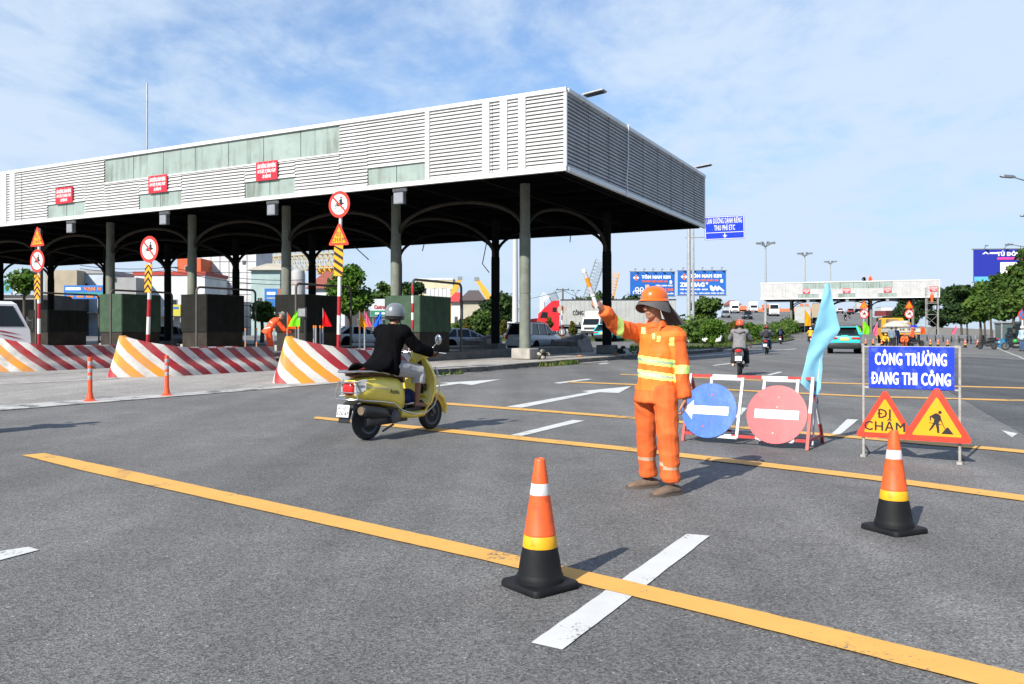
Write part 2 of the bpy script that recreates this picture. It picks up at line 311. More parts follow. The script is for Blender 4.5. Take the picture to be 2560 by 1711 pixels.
REDS = M('red_sign_face', (.60, .022, .04), .45, var=.06); WTXT = M('white_lettering', (.82, .82, .82), .5, var=.02); GREYM = M('grey_metal', (.30, .31, .32), .45, metal=.6, var=.15); GALV = M('galvanised_metal', (.42, .43, .43), .5, metal=.3, var=.18, scale=4, dirt=.2)
BLK = M('black_plastic', (.018, .018, .019), .45, var=.2); RUB = M('tyre_rubber', (.02, .02, .021), .8, var=.3, scale=12); ORANGE = M('orange_hi_vis', (.95, .16, .012), .65, var=.1)
# ---------------------------------------------------------------- ground
sms = lambda a, b, x: (lambda t: t * t * (3 - 2 * t))(max(0., min(1., (x - a) / (b - a))))
def hgt(x, y):
    z = (.33 * sms(58, 74, y) + .42 * sms(74, 88, y)) * (1 - sms(14, 22, x))
    if y > 118:
        t = min(1., (y - 125) / 225) if y > 125 else 0.; r = 9.2 * (1 - (1 - t) ** 1.6); xc = .33 * y + 10.5; e = x - xc
        z = max(z, r * sms(-34, -27, e) * (1 - sms(12.5, 17, e)))
    return z
def sheet(name, xs, ys, mat, dz, kind='structure'):
    mb = MB(); nx = len(xs); vs = [(x, y, hgt(x, y) + dz) for y in ys for x in xs]
    mb.add(vs, [(j * nx + i, j * nx + i + 1, (j + 1) * nx + i + 1, (j + 1) * nx + i) for j in range(len(ys) - 1) for i in range(nx - 1)], mat)
    return struct(mb, name, smooth=60)
sheet('ground', [-3000, -1500, -400] + list(range(-200, 201, 10)) + [400, 1500, 3000], [-60, -20, 0] + list(range(20, 440, 8)) + [460, 600, 1000, 3000], SOIL, -.03)
sheet('road', [-90, -60, -40, -20] + [x for x in range(-10, 22, 4)] + list(range(24, 160, 3)), [-14, 0, 20, 40, 56] + list(range(60, 120, 6)) + list(range(120, 400, 6)), ASPH, 0)
TA, CN = R(-27.9), Vector((1.88, 29.2, 0)); TM = Matrix.Translation(CN) @ Matrix.Rotation(TA, 4, 'Z')
def T(a, b, z=0.): return TM @ Vector((-a, b, z))
def strip(name, rows, mat, z=.008):
    mb = MB(); vs = []
    for (p, q) in rows:
        for s in (p, q): g = G(*s); vs.append((g.x, g.y, hgt(g.x, g.y) + z))
    # brushed edges: short segments, each a few millimetres out of line
    rj = random.Random(len(rows) * 7 + int(vs[0][0] * 100)); fine = []
    for i in range(len(rows) - 1):
        p0, q0, p1, q1 = (Vector(vs[k]) for k in (2 * i, 2 * i + 1, 2 * i + 2, 2 * i + 3)); n = max(1, min(90, int((p1 - p0).length / .09))); wd = (p0 - q0).length; j = min(.0045, wd * .02); u_ = (p0 - q0).normalized()
        for k in range(n + (1 if i == len(rows) - 2 else 0)): fine += [tuple(p0.lerp(p1, k / n) + u_ * rj.uniform(-j, j)), tuple(q0.lerp(q1, k / n) + u_ * rj.uniform(-j, j))]
    vs = fine; rows = range(len(vs) // 2)
    mb.add(vs, [(2 * i + 1, 2 * i + 3, 2 * i + 2, 2 * i) for i in range(len(rows) - 1)], mat)
    me = mb.mesh(name)
    o = mb.build(name, smooth=0)
    if o.data.polygons[0].normal.z < 0: o.data.flip_normals()
    return tag(o, kind='structure')
def poly(name, pts, mat, z):
    mb = MB(); pts = [Vector(p) for p in pts]; mb.add([(p.x, p.y, z) for p in pts], [tuple(range(len(pts)))], mat); o = mb.build(name, smooth=0)
    if o.data.polygons[0].normal.z < 0: o.data.flip_normals()
    return tag(o, kind='structure')
poly('toll_lane_surface', [T(2.15, -62), T(2.0, -18), T(1.7, -8), T(1.7, 30), T(60, 30), T(60, -62)], APRON, .004)
poly('road_patch', [G(2360, 972), G(2560, 1088), G(3300, 1480), G(4600, 1120), G(3000, 925), G(2420, 893), G(2290, 905)], DARKA, .004)
# road markings, each painted shape its own sheet
strip('yellow_line', [((110, 1135), (54, 1140)), ((328, 1180), (216, 1181)), ((1180, 1367), (1180, 1397)), ((1820, 1514), (1820, 1553)), ((2560, 1690), (2560, 1745)), ((3300, 1866), (3300, 1942))], YEL, .009)
strip('yellow_line', [((790, 1043), (783, 1048)), ((1087, 1071), (1087, 1080)), ((1591, 1122), (1591, 1132)), ((1898, 1157), (1898, 1168)), ((2185, 1191), (2185, 1203)), ((2600, 1246), (2600, 1261)), ((3600, 1376), (3600, 1397))], YEL, .009)
strip('yellow_line', [((1040, 1003), (1030, 1008)), ((1102, 1007), (1102, 1012)), ((1591, 1044), (1591, 1049.5)), ((1987, 1079), (1987, 1085)), ((2480, 1120), (2480, 1127)), ((2600, 1131), (2600, 1139)), ((3700, 1222), (3700, 1233))], YEL, .009)
strip('yellow_line', [((1425, 955), (1418, 957)), ((1583, 961), (1583, 964)), ((1816, 974), (1816, 977)), ((2168, 991), (2168, 994)), ((2600, 1002), (2600, 1006)), ((3600, 1025), (3600, 1030))], YEL, .009)
strip('yellow_line', [((1554, 936), (1550, 938)), ((2055, 957), (2055, 959.5)), ((2600, 971), (2600, 974)), ((3600, 986), (3600, 990))], YEL, .009)
strip('white_dash', [((1327, 1610), (1406, 1628)), ((1717, 1337), (1775, 1342))], WHT, .006)
strip('white_dash', [((1277, 1089), (1304, 1091.5)), ((1432, 1051), (1462, 1053))], WHT, .006)
strip('white_dash', [((1384, 958), (1400, 960)), ((1468, 948), (1481, 949))], WHT, .006)
strip('white_dash', [((1494, 910), (1502, 911.5)), ((1516, 907.5), (1524, 909))], WHT, .006)
strip('white_dash', [((2079, 1086), (2098, 1090)), ((2118, 1049), (2146, 1050))], WHT, .006)
strip('white_dash', [((1836, 1045), (1846, 1047)), ((1854, 1020), (1868, 1021))], WHT, .006)
strip('white_dash', [((-60, 1389), (-60, 1420)), ((70, 1370), (98, 1377))], WHT, .006)
strip('white_dash', [((1916, 938), (1926, 939)), ((1948, 930), (1957, 931))], WHT, .006)
strip('white_dash', [((1780, 914), (1786, 915)), ((1822, 909), (1830, 910))], WHT, .006)
strip('white_dash', [((848, 989), (850, 992)), ((880, 987), (880, 990))], WHT, .006)
strip('white_dash', [((852, 1030), (852, 1036)), ((890, 1028), (890, 1033))], WHT, .006)
for shape in ([(1265, 1018), (1304, 1020.5), (1499, 981.5), (1547, 983.5), (1578, 966.5), (1454, 979), (1474, 981)], [(1000, 976), (1012, 979), (1149, 960), (1179, 963.5), (1252, 949), (1097, 958.5), (1122, 960)], [(2504, 1077), (2530, 1095), (2544, 1085)]):
    poly('white_arrow', [G(*p) for p in shape], WHT, .006)
strip('white_edge_line', [((-200, 1029), (-200, 1045)), ((0, 1016), (0, 1028)), ((694, 967), (694, 972)), ((877, 952), (877, 956)), ((1081, 938.5), (1081, 942.5)), ((1348, 914.5), (1348, 918)), ((1520, 902), (1520, 904.5))], WHT2, .0125)
strip('white_edge_line', [((1690, 893.5), (1690, 896)), ((1828, 884), (1828, 886)), ((1990, 872), (1990, 873.5))], WHT2, .007)
strip('white_edge_line', [((2482, 868), (2489, 868)), ((2545, 893), (2553, 893)), ((2700, 960), (2712, 960))], WHT2, .007)
strip('white_edge_line', [((0, 961), (0, 963)), ((300, 946), (300, 948))], WHT2, .012)
for (a0, b0) in ((12.5, -30), (12.5, -16), (19, -34), (19, -20)):
    poly('white_edge_line', [T(a0, b0), T(a0, b0 + 9), T(a0 + .15, b0 + 9), T(a0 + .15, b0)], WHT2, .012)
# ---------------------------------------------------------------- islands of the toll plaza and the kerbed pavement
mb = MB(); right = [(1.62, -8.6), (1.5, -3), (1.55, 3), (1.6, 9), (1.2, 15), (1.0, 27)]
pv = [T(a, b) for a, b in right] + [T(4.3, 27), T(4.3, -8.6)]
mb.prism([(p.x, p.y) for p in pv], -.02, .165, CONC)
n = len(pv)
kb = MB()
for i in range(len(right) - 1):
    a0, b0 = right[i]; a1, b1 = right[i + 1]; nseg = max(1, int((b1 - b0) / 1.0))
    for j in range(nseg):
        f0, f1 = j / nseg, (j + 1) / nseg - .008
        qa = [(a0 + (a1 - a0) * f, b0 + (b1 - b0) * f) for f in (f0, f1)]; w = random.Random(i * 31 + j).uniform(-.015, .015)
        q = [T(qa[0][0] - .03 + w, qa[0][1]), T(qa[1][0] - .03 + w, qa[1][1]), T(qa[1][0] + .2, qa[1][1]), T(qa[0][0] + .2, qa[0][1])]
        kb.prism([(p.x, p.y) for p in q], -.02, .172 + w * .5, KERB)
struct(mb, 'pavement', smooth=0); struct(kb, 'kerb', smooth=0)
ISL = [8.05 + 6.5 * k for k in range(5)]
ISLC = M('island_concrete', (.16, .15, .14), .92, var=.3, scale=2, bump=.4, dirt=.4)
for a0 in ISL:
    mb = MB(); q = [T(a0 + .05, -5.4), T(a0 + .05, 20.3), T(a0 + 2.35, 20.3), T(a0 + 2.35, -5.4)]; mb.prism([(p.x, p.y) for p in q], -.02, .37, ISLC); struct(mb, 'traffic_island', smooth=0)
def stripe_mat(name, clean):
    m = bpy.data.materials.new(name); m.use_nodes = True; nt = m.node_tree; N = nt.nodes; L = nt.links; b = N['Principled BSDF']; MATS[name] = m; b.inputs['Roughness'].default_value = .6
    at = N.new('ShaderNodeAttribute'); at.attribute_name = 'phase'; tc = N.new('ShaderNodeTexCoord')
    def math_(op, x, y):
        n = N.new('ShaderNodeMath'); n.operation = op; L.new(x, n.inputs[0])
        if isinstance(y, (float, int)): n.inputs[1].default_value = y
        else: L.new(y, n.inputs[1])
        return n.outputs[0]
    def noi(s, d):
        n = N.new('ShaderNodeTexNoise'); n.inputs['Scale'].default_value = s; n.inputs['Detail'].default_value = d; n.inputs['Roughness'].default_value = .65; L.new(tc.outputs['Object'], n.inputs['Vector']); return n.outputs[0]
    def mix(f, a, c, cc=None):
        n = N.new('ShaderNodeMix'); n.data_type = 'RGBA'; L.new(f, n.inputs[0])
        for i, x in ((6, a), (7, c)):
            if isinstance(x, tuple): n.inputs[i].default_value = x + (1,)
            else: L.new(x, n.inputs[i])
        return n.outputs[2]
    ph = math_('ADD', at.outputs['Fac'], math_('MULTIPLY', math_('SUBTRACT', noi(4, 3), .5), .10))
    fr = math_('FRACT', ph, 0); isr = math_('GREATER_THAN', fr, .47)
    inor = math_('MULTIPLY', math_('GREATER_THAN', ph, 1.05), math_('LESS_THAN', ph, 3.2))
    warm = mix(inor, (.36, .016, .022), (.74, .28, .02)); c = mix(isr, (.62, .60, .56), warm)
    dz = N.new('ShaderNodeMapRange'); dz.inputs[1].default_value = .45; dz.inputs[2].default_value = .75; dz.inputs[4].default_value = .6 if clean else .9; L.new(noi(1.4, 7), dz.inputs[0])
    c = mix(dz.outputs[0], c, (.21, .17, .145))
    ch = N.new('ShaderNodeMapRange'); ch.inputs[1].default_value = .66; ch.inputs[2].default_value = .70; ch.inputs[4].default_value = .8; L.new(noi(11, 6), ch.inputs[0])
    c = mix(ch.outputs[0], c, (.26, .235, .21)); 
    wear = N.new('ShaderNodeMapRange'); wear.inputs[1].default_value = 7.0; wear.inputs[2].default_value = 10; wear.inputs[4].default_value = .5; L.new(at.outputs['Fac'], wear.inputs[0])
    c = mix(wear.outputs[0], c, (.17, .13, .12)); L.new(c, b.inputs['Base Color'])
    bp = N.new('ShaderNodeBump'); bp.inputs['Strength'].default_value = .4; bp.inputs['Distance'].default_value = .01; L.new(noi(22, 6), bp.inputs['Height']); L.new(bp.outputs[0], b.inputs['Normal']); return m
STR_C, STR_D = stripe_mat('striped_barrier_paint', True), stripe_mat('dusty_striped_barrier_paint', False)
RAWC = M('bare_barrier_concrete', (.24, .215, .20), .9, var=.3, scale=2.5, bump=.5, dirt=.5, dirtc=(.12, .09, .085))
def nose(a0, w, b_end, b_c, mat, label, sgn=1, left_end=None):
    """jersey barrier bent round the head of an island: U shaped in plan, higher at its tip"""
    r = w / 2; path = []; left_end = b_end if left_end is None else left_end
    for i in range(15): path.append((a0, b_end + (b_c - b_end) * i / 14, 1, 0))
    for i in range(1, 20):
        t = math.pi * i / 20; c, s_ = math.cos(t), math.sin(t); ca = math.copysign(abs(c) ** .78, c); wd = .30 + .70 * (1 - s_ ** 1.0) ** .75 if s_ < .999 else .30
        path.append((a0 + r - r * ca * max(.28, wd) if abs(c) > .02 else a0 + r, b_c - sgn * 1.45 * s_ ** .9, c, s_))
    for i in range(9): path.append((a0 + w, b_c + (left_end - b_c) * i / 8, -1, 0))
    mb = MB(); vs = []; ph = []; s = 0; tot = []
    for i, p in enumerate(path):
        if i: s += math.hypot(p[0] - path[i - 1][0], p[1] - path[i - 1][1])
        tot.append(s)
    tip = tot[24]
    prof = [(0, 0), (.04, .15), (.09, .29), (.16, .33), (.24, .6), (.30, 1.0), (.34, 1.0), (.48, 1.0), (.52, .9), (.52, .3)]
    for i, (a, b, na, nb) in enumerate(path):
        d = abs(tot[i] - tip); k = max(0, 1 - d / 3.1); top = .80 + .40 * k ** 1.5; smooth = min(1, k * 1.6)
        for (o, z) in prof:
            zz = z * top if z > .33 else z
            oo = o
            if .05 < o < .2: oo = o * (1 - smooth) + smooth * (.30 * zz / top)
            elif o == .24: oo = .24 * (1 - smooth) + smooth * .19
            x = a + oo * na; y = b + sgn * oo * nb * 1.1
            vs.append(T(x, y, zz)); ph.append((tip - tot[i] + 1.25 * zz) / .72 + .62)
    k = len(prof); m = len(path)
    f = [(i * k + j, (i + 1) * k + j, (i + 1) * k + j + 1, i * k + j + 1) for i in range(m - 1) for j in range(k - 1)]
    f = [(q[3], q[2], q[1], q[0]) for q in f] if sgn > 0 else f
    f += [tuple(range(k)), tuple(range((m - 1) * k, m * k))]
    mb.add(vs, f, mat)
    # rubble fill on top of the head
    c = T(a0 + r, b_c, 0); fill = [T(a0 + r + (r - .5) * math.cos(t), b_c + sgn * (abs(math.sin(t)) * -.62 if i <= 12 else 1.5), 0) for i, t in enumerate([math.pi * j / 12 for j in range(13)])]
    mb2 = MB(); fl = [T(a0 + .5, b_end), T(a0 + .5, b_c)] + [T(a0 + r - (r - .5) * math.cos(math.pi * j / 8), b_c - sgn * (r - .5) * math.sin(math.pi * j / 8)) for j in range(1, 8)] + [T(a0 + w - .5, b_c), T(a0 + w - .5, left_end)]
    root = thing('chevron_barrier', label, 'barrier', (0, 0, 0), 0, 'barriers round the heads of the toll islands')
    o = mb.build('barrier_wall', root, 50); at = o.data.attributes.new('phase', 'FLOAT', 'POINT'); at.data.foreach_set('value', ph)
    mb2.prism([(p.x, p.y) for p in fl], .3, .70, RAWC); mb2.build('rubble_fill', root, 0)
    return root
nose(1.75, 2.5, -6.0, -9.55, STR_C, 'bright striped barrier head nearest the road, just left of the yellow scooter rider')
nose(8.05, 2.4, -5.6, -9.7, STR_C, 'striped barrier head behind the two orange marker posts, second from the scooter')
nose(14.55, 2.4, -5.2, -9.7, STR_D, 'dusty striped barrier head in front of the white truck cab at the left edge')
nose(8.05, 2.4, 20.4, 22.4, RAWC, 'unpainted grooved concrete barrier end in shade behind the corner columns, near the silver car', -1)
nose(14.55, 2.4, 20.4, 22.4, RAWC, 'unpainted concrete barrier end behind the dark inner column left of the silver car', -1)
nose(21.05, 2.4, 20.4, 22.4, RAWC, 'unpainted concrete barrier end deep under the canopy beyond the bending worker', -1)
# ---------------------------------------------------------------- the toll canopies
def canopy(label, loc, rz, La, Lb, cols, rows, zb, hf, ufun, uppers, lowers, signs, bars, boxes, ground_z, ped, signtext, gapm=None):
    t = thing('toll_canopy', label, 'canopy', loc, rz)
    pitch, z0, z1 = .139, zb + .16, zb + hf - .14
    def louvre(x0, x1, za, zc, side):
        mb = MB(); nsl = max(1, round((zc - za) / pitch)); p = (zc - za) / nsl
        for i in range(nsl):
            b = za + i * p; pr = [(.0, b + p), (-.060, b + .031), (.0, b + .025), (.0, b)]
            for j in range(3):
                (o0, e0), (o1, e1) = pr[j], pr[j + 1]
                q = [(x0, o0, e0), (x1, o0, e0), (x1, o1, e1), (x0, o1, e1)]
                mb.add(q, [(3, 2, 1, 0)], (gapm or GAPM) if j == 2 else LOUV, side)  # the recessed face under each slat takes the painted shade
        n = max(1, int(abs(x1 - x0) / 2.05))
        for i in range(1, n):
            xx = x0 + (x1 - x0) * i / n; 
            for s in range(nsl): mb.box((xx, -.03, za + (s + .55) * p), (.022, .05, p * .72), GREYM, side)
        return mb
    FRONT = Matrix.Identity(4); RIGHT = XY((0, 0, 0), (0, 1, 0), (-1, 0, 0)); BACK = XY((0, Lb, 0), (-1, 0, 0), (0, -1, 0))
    # front: louvres fill what the sheets leave free
    xs = sorted({0.0, -La} | {-x for pr in uppers + lowers for x in (pr[0], pr[1])}); mb = MB()
    for x0, x1 in zip(xs[:-1], xs[1:]):
        mid = -(x0 + x1) / 2; za, zc = z0, z1
        for (p0, p1, h) in lowers:
            if p0 < mid < p1: za = z0 + h
        for (p0, p1, h) in uppers:
            if p0 < mid < p1: zc = z1 - h
        l = louvre(x0, x1, za, zc, FRONT); mb.add(l.v, [], LOUV); 
        for k, f in enumerate(l.f): mb.f.append(tuple(len(mb.v) - len(l.v) + j for j in f)); mb.mi.append(mb.k(l.mats[l.mi[k]]))
    mb.build('front_louvre', t, 0); louvre(0, Lb, z0, z1, RIGHT).build('side_louvre', t, 0)
    mb = MB(); mb.box((-La / 2, Lb - .1, (z0 + z1) / 2), (La - .3, .1, z1 - z0), LOUV); mb.box((-La + .1, Lb / 2, (z0 + z1) / 2), (.1, Lb - .3, z1 - z0), LOUV); mb.build('rear_cladding', t, 0)
    mb = MB(); e = .07
    for z, h in ((zb + .08, .16), (zb + hf - .07, .14)):
        mb.box((-La / 2, -.035, z), (La + e * 2, e + .07, h), TRIM); mb.box((.035, Lb / 2 + .05, z), (e + .07, Lb - .08, h), TRIM)
    for z in (z0, z1):
        mb.box((.02, -.02, (z0 + z1) / 2), (.10, .10, z1 - z0), TRIM); break
    mb.box((.02, Lb - .05, (z0 + z1) / 2), (.10, .10, z1 - z0), TRIM)
    for (b0, b1) in bars: mb.box((-(b0 + b1) / 2, -.05, (z0 + z1) / 2), (b1 - b0, .10, z1 - z0 - .004), TRIM)
    mb.build('fascia_frame', t, 0)
    for (p0, p1, h), top in [(q, True) for q in uppers] + [(q, False) for q in lowers]:
        mb = MB(); zc = z1 - h / 2 if top else z0 + h / 2; n = max(2, round((p1 - p0) / 2.05)); w = (p1 - p0) / n
        for i in range(n): mb.box((-(p0 + (i + .5) * w), .02, zc), (w - .03, .04, h - .02), FRP)
        mb.box((-(p0 + p1) / 2, .05, zc), (p1 - p0, .02, h), DARKST); mb.box((-(p0 + p1) / 2, -.03, z1 - h - .02 if top else z0 + h + .02), (p1 - p0 + .1, .1, .05), TRIM); mb.build('translucent_panel', t, 0)
    for (p0, p1, za, zc) in signs:
        mb = MB(); w = p1 - p0; mb.box((-(p0 + p1) / 2, -.10, zb + (za + zc) / 2), (w, .05, zc - za), REDS)
        if signtext:
            for i, s in enumerate(signtext):
                mb.text(s, .26 if i == 0 else .2, WTXT, FACE((-(p0 + p1) / 2 + (0 if i == 0 else 0), -.127, zb + zc - (zc - za) * (.24 + i * .28))), bold=.004, depth=.003, width=w * (.86 if i < 2 else .4))
        mb.build('lane_sign', t, 0)
    for x in boxes:
        mb = MB(); mb.box((-x, .25, zb - .06), (.62, .1, .12), TRIM); mb.box((-x, .25, zb - .36), (.46, .2, .5), GREYM); mb.box((-x, .145, zb - .36), (.40, .012, .44), M('lamp_face_grey', (.26, .27, .30), .4)); mb.build('lane_signal_box', t, 0)
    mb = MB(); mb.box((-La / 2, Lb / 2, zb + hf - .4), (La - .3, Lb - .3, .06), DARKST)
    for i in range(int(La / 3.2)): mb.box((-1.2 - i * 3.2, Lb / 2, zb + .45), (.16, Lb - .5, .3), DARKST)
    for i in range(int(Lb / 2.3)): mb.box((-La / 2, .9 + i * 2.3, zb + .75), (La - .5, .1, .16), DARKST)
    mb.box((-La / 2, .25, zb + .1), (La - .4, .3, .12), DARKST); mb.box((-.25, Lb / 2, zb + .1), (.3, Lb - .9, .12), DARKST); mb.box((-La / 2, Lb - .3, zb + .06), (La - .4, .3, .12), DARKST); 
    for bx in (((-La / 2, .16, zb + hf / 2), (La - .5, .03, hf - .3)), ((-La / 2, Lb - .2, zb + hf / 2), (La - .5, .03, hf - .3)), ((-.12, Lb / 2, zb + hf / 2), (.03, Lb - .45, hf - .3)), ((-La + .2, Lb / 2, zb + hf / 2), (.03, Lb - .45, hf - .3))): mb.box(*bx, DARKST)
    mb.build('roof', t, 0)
    zs = zb - 1.55
    for ri, rb in enumerate(rows):
        for ca in cols:
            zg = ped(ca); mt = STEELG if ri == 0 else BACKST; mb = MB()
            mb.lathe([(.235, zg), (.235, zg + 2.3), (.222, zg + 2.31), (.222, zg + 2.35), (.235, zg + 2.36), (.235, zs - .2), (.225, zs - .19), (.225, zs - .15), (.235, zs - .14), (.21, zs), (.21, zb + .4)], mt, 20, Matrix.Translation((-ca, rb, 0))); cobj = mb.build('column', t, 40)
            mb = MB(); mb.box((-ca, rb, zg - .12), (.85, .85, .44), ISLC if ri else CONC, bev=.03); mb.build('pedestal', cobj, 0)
        pairs = list(zip(cols[:-1], cols[1:]))
        for c0, c1 in pairs:
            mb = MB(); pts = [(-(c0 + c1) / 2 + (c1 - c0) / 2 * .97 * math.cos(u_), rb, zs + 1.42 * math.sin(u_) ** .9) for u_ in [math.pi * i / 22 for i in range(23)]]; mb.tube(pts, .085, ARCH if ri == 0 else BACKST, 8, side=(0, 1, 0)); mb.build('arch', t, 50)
    for ca in cols[:]:
        mb = MB(); b0, b1 = rows[0], rows[1]; pts = [(-ca, (b0 + b1) / 2 - (b1 - b0) / 2 * .97 * math.cos(u_), zs - .1 + 1.5 * math.sin(u_) ** .9) for u_ in [math.pi * i / 22 for i in range(23)]]; mb.tube(pts, .085, ARCH, 8, side=(1, 0, 0)); mb.build('arch', t, 50)
    return t
k2a = lambda u: (lambda k: (1.88 - 29.2 * k) / (.884 + .468 * k))((u - 1280) / FPX)
canopy('big toll plaza canopy with white louvred fascia and grey green columns, nearer of the two', CN, TA, 60, 18.6, [3.48 + 6.5 * i for i in range(9)], [3.7, 12.9], 6.98, 2.93, None,
    [(k2a(850), k2a(262), 1.16)], [(k2a(1066), k2a(920), .72), (k2a(738), k2a(613), .72), (k2a(455), k2a(349), .72), (k2a(213), k2a(120), .72)],
    [(k2a(698), k2a(645), .85, 1.66), (k2a(422), k2a(376), .85, 1.66), (k2a(186), k2a(144), .85, 1.66)],
    [(k2a(1316), k2a(1299)), (k2a(1270), k2a(1253)), (k2a(1226), k2a(1209)), (k2a(1076), k2a(1066)), (k2a(40), k2a(29)), (k2a(19), k2a(6))], [k2a(990), k2a(671), k2a(400), k2a(166)], 0, lambda ca: .52 if ca < 5 else .55, ['LÀN ĐƯỜNG DÀNH RIÊNG', '-XE VÉ LƯỢT, VÉ THÁNG, VÉ QUÝ', '-XE MIỄN PHÍ'])
# ---------------------------------------------------------------- traffic furniture near the camera
CONE_O = M('cone_orange_plastic', (.86, .115, .022), .5, var=.10, scale=5, dirt=.7, dirtc=(.30, .06, .03), dscale=14); CONE_W = M('cone_white_sleeve', (.72, .70, .68), .45, var=.06, dirt=.5, dirtc=(.40, .35, .33), dscale=14)
CONE_Y = M('cone_yellow_sleeve', (.80, .42, .01), .5, var=.08, dirt=.6, dirtc=(.35, .16, .01), dscale=12); CONE_B = M('cone_black_rubber', (.012, .0125, .014), .62, var=.3, scale=8, spec=.2, dirt=.25, dirtc=(.05, .047, .043), dscale=7)
def make_cone(label, loc, rz):
    t = thing('traffic_cone', label, 'traffic cone', loc, rz, 'traffic cones')
    mb = MB(); ring = []
    for z, h in ((0, .151), (.004, .154), (.024, .154), (.034, .148), (.037, .10)):
        rc = .035; ring.append([(sx * (h - rc) + rc * math.cos(a0 + da), sy * (h - rc) + rc * math.sin(a0 + da), z) for sx, sy, a0 in ((1, 1, 0), (-1, 1, math.pi / 2), (-1, -1, math.pi), (1, -1, 1.5 * math.pi)) for da in (0, .4, .8, 1.2, 1.57)])
    mb.loft(ring, CONE_B); mb.build('base', t, 40)
    def seg(name, prof, mat):
        b = MB(); b.lathe(prof, mat, 36); b.build(name, t, 40)
    seg('lower_sleeve', [(.125, .03), (.123, .05), (.121, .068), (.116, .074), (.114, .08), (.102, .155), (.0905, .212)], CONE_B); seg('yellow_band', [(.0908, .2122), (.0914, .216), (.0845, .270), (.082, .2738)], CONE_Y)
    seg('cone_body', [(.0822, .274), (.0835, .279), (.0815, .284), (.0525, .480), (.0525, .4805)], CONE_O); seg('white_band', [(.0530, .4808), (.0536, .483), (.0455, .538), (.0450, .5402)], CONE_W)
    seg('cone_tip', [(.0445, .5404), (.044, .545), (.028, .656), (.026, .664), (.021, .668), (.018, .660), (.017, .60)], CONE_O); return t
c1 = G(1350, 1467); CONE = make_cone('big orange and black traffic cone in front, standing on the yellow line', c1, R(38))
c2 = G(2235, 1327); copy_tree(CONE, c2, R(25), 'orange and black traffic cone in front of the roadworks triangles')
# --- the stand with the roadworks signs
SBLUE = M('sign_blue_enamel', (.006, .038, .60), .35, var=.08, scale=5, dirt=.6, dirtc=(.14, .20, .55), dscale=11); SYEL = M('sign_yellow_reflective', (.88, .36, .008), .4, var=.06, scale=7, dirt=.25, dirtc=(.75, .34, .06), dscale=8); SRED = M('sign_red_reflective', (.76, .05, .022), .4, var=.08, scale=7, dirt=.3, dirtc=(.55, .12, .08), dscale=8)
RUSTY = M('rusty_white_tube', (.40, .38, .35), .6, var=.2, scale=12, dirt=.75, dirtc=(.11, .055, .03), dscale=10); WPAINT = M('white_tube_paint', (.72, .72, .72), .45, var=.08, scale=8, dirt=.35, dirtc=(.30, .22, .16), dscale=9); RPAINT = M('red_tube_paint', (.50, .055, .05), .5, var=.2, scale=9, dirt=.35, dirtc=(.20, .06, .045), dscale=9)
def rtri(s, r=.03):
    """rounded triangle, side s, base on y = 0"""
    h = s * .866; pts = []
    for (cx, cy), a0 in (((-s / 2 + r * 1.732, r), math.pi * 7 / 6), ((s / 2 - r * 1.732, r), math.pi * 11 / 6), ((0, h - 2 * r), math.pi / 2)):
        for d in (-1.05, -.7, -.35, 0, .35, .7, 1.05): pts.append((cx + r * math.cos(a0 + d), cy + r * math.sin(a0 + d)))
    return pts
def shrink(pts, k, c): return [(c[0] + (x - c[0]) * k, c[1] + (y - c[1]) * k) for x, y in pts]
WORKER = [[(.05, .335), (.09, .30), (.095, .27), (.085, .225), (.065, .19), (.072, .10), (.075, .03), (.045, .03), (.035, .10), (.02, .165), (-.02, .10), (-.06, .055), (-.075, .068), (-.04, .125), (-.005, .195), (.0, .245), (-.03, .26), (-.022, .305), (.01, .33)],
          [(.075, .295), (.10, .25), (.115, .205), (.10, .20), (.08, .24)], [(-.06, .285), (.02, .335), (.05, .335), (.0, .30), (-.045, .262), (-.04, .215), (-.055, .213), (-.064, .26)]]
def worksign(mb, X, s, z):
    for pl in WORKER: mb.prism([(x * s, y * s) for x, y in pl], z, z + .002, BLK, X)
    mb.prism([(s * (.082 + .026 * math.cos(i * .628)), s * (.352 + .026 * math.sin(i * .628))) for i in range(10)], z, z + .002, BLK, X)
    mb.prism([(.11 * s, .21 * s), (.155 * s, .10 * s), (.147 * s, .095 * s), (.10 * s, .205 * s)], z, z + .0025, BLK, X); mb.prism([(.10 * s, .02 * s), (.175 * s, .125 * s), (.20 * s, .12 * s), (.27 * s, .02 * s)], z, z + .0015, BLK, X)
    mb.prism([(-.07 * s, .19 * s), (.11 * s, .165 * s), (.11 * s, .155 * s), (-.07 * s, .18 * s)], z, z + .0025, BLK, X)
def warn_tri(mb, X, s, kind):
    p = rtri(s, s * .05); c = (0, s * .289); mb.prism(p, -.004, .004, SRED, X); mb.prism(shrink(p, .965, c), .004, .006, SRED, X); q = rtri(s * .70, s * .02); dy = s * .289 - s * .70 * .289; q = [(x, y + dy) for x, y in q]; mb.prism(q, .006, .008, SYEL, X)
    Y = X @ Matrix.Translation((0, 0, .0085))
    if kind == 'slow':
        mb.text('ĐI', .135 * s / .6, BLK, Y @ Matrix.Translation((0, s * .425, 0)), bold=.0028, depth=.001, sx=.95); mb.text('CHẬM', .135 * s / .6, BLK, Y @ Matrix.Translation((0, s * .205, 0)), bold=.0028, depth=.001, sx=.98)
    elif kind == 'work': worksign(mb, X @ Matrix.Translation((-.035 * s, dy + .02 * s, 0)), s * .98, .008)
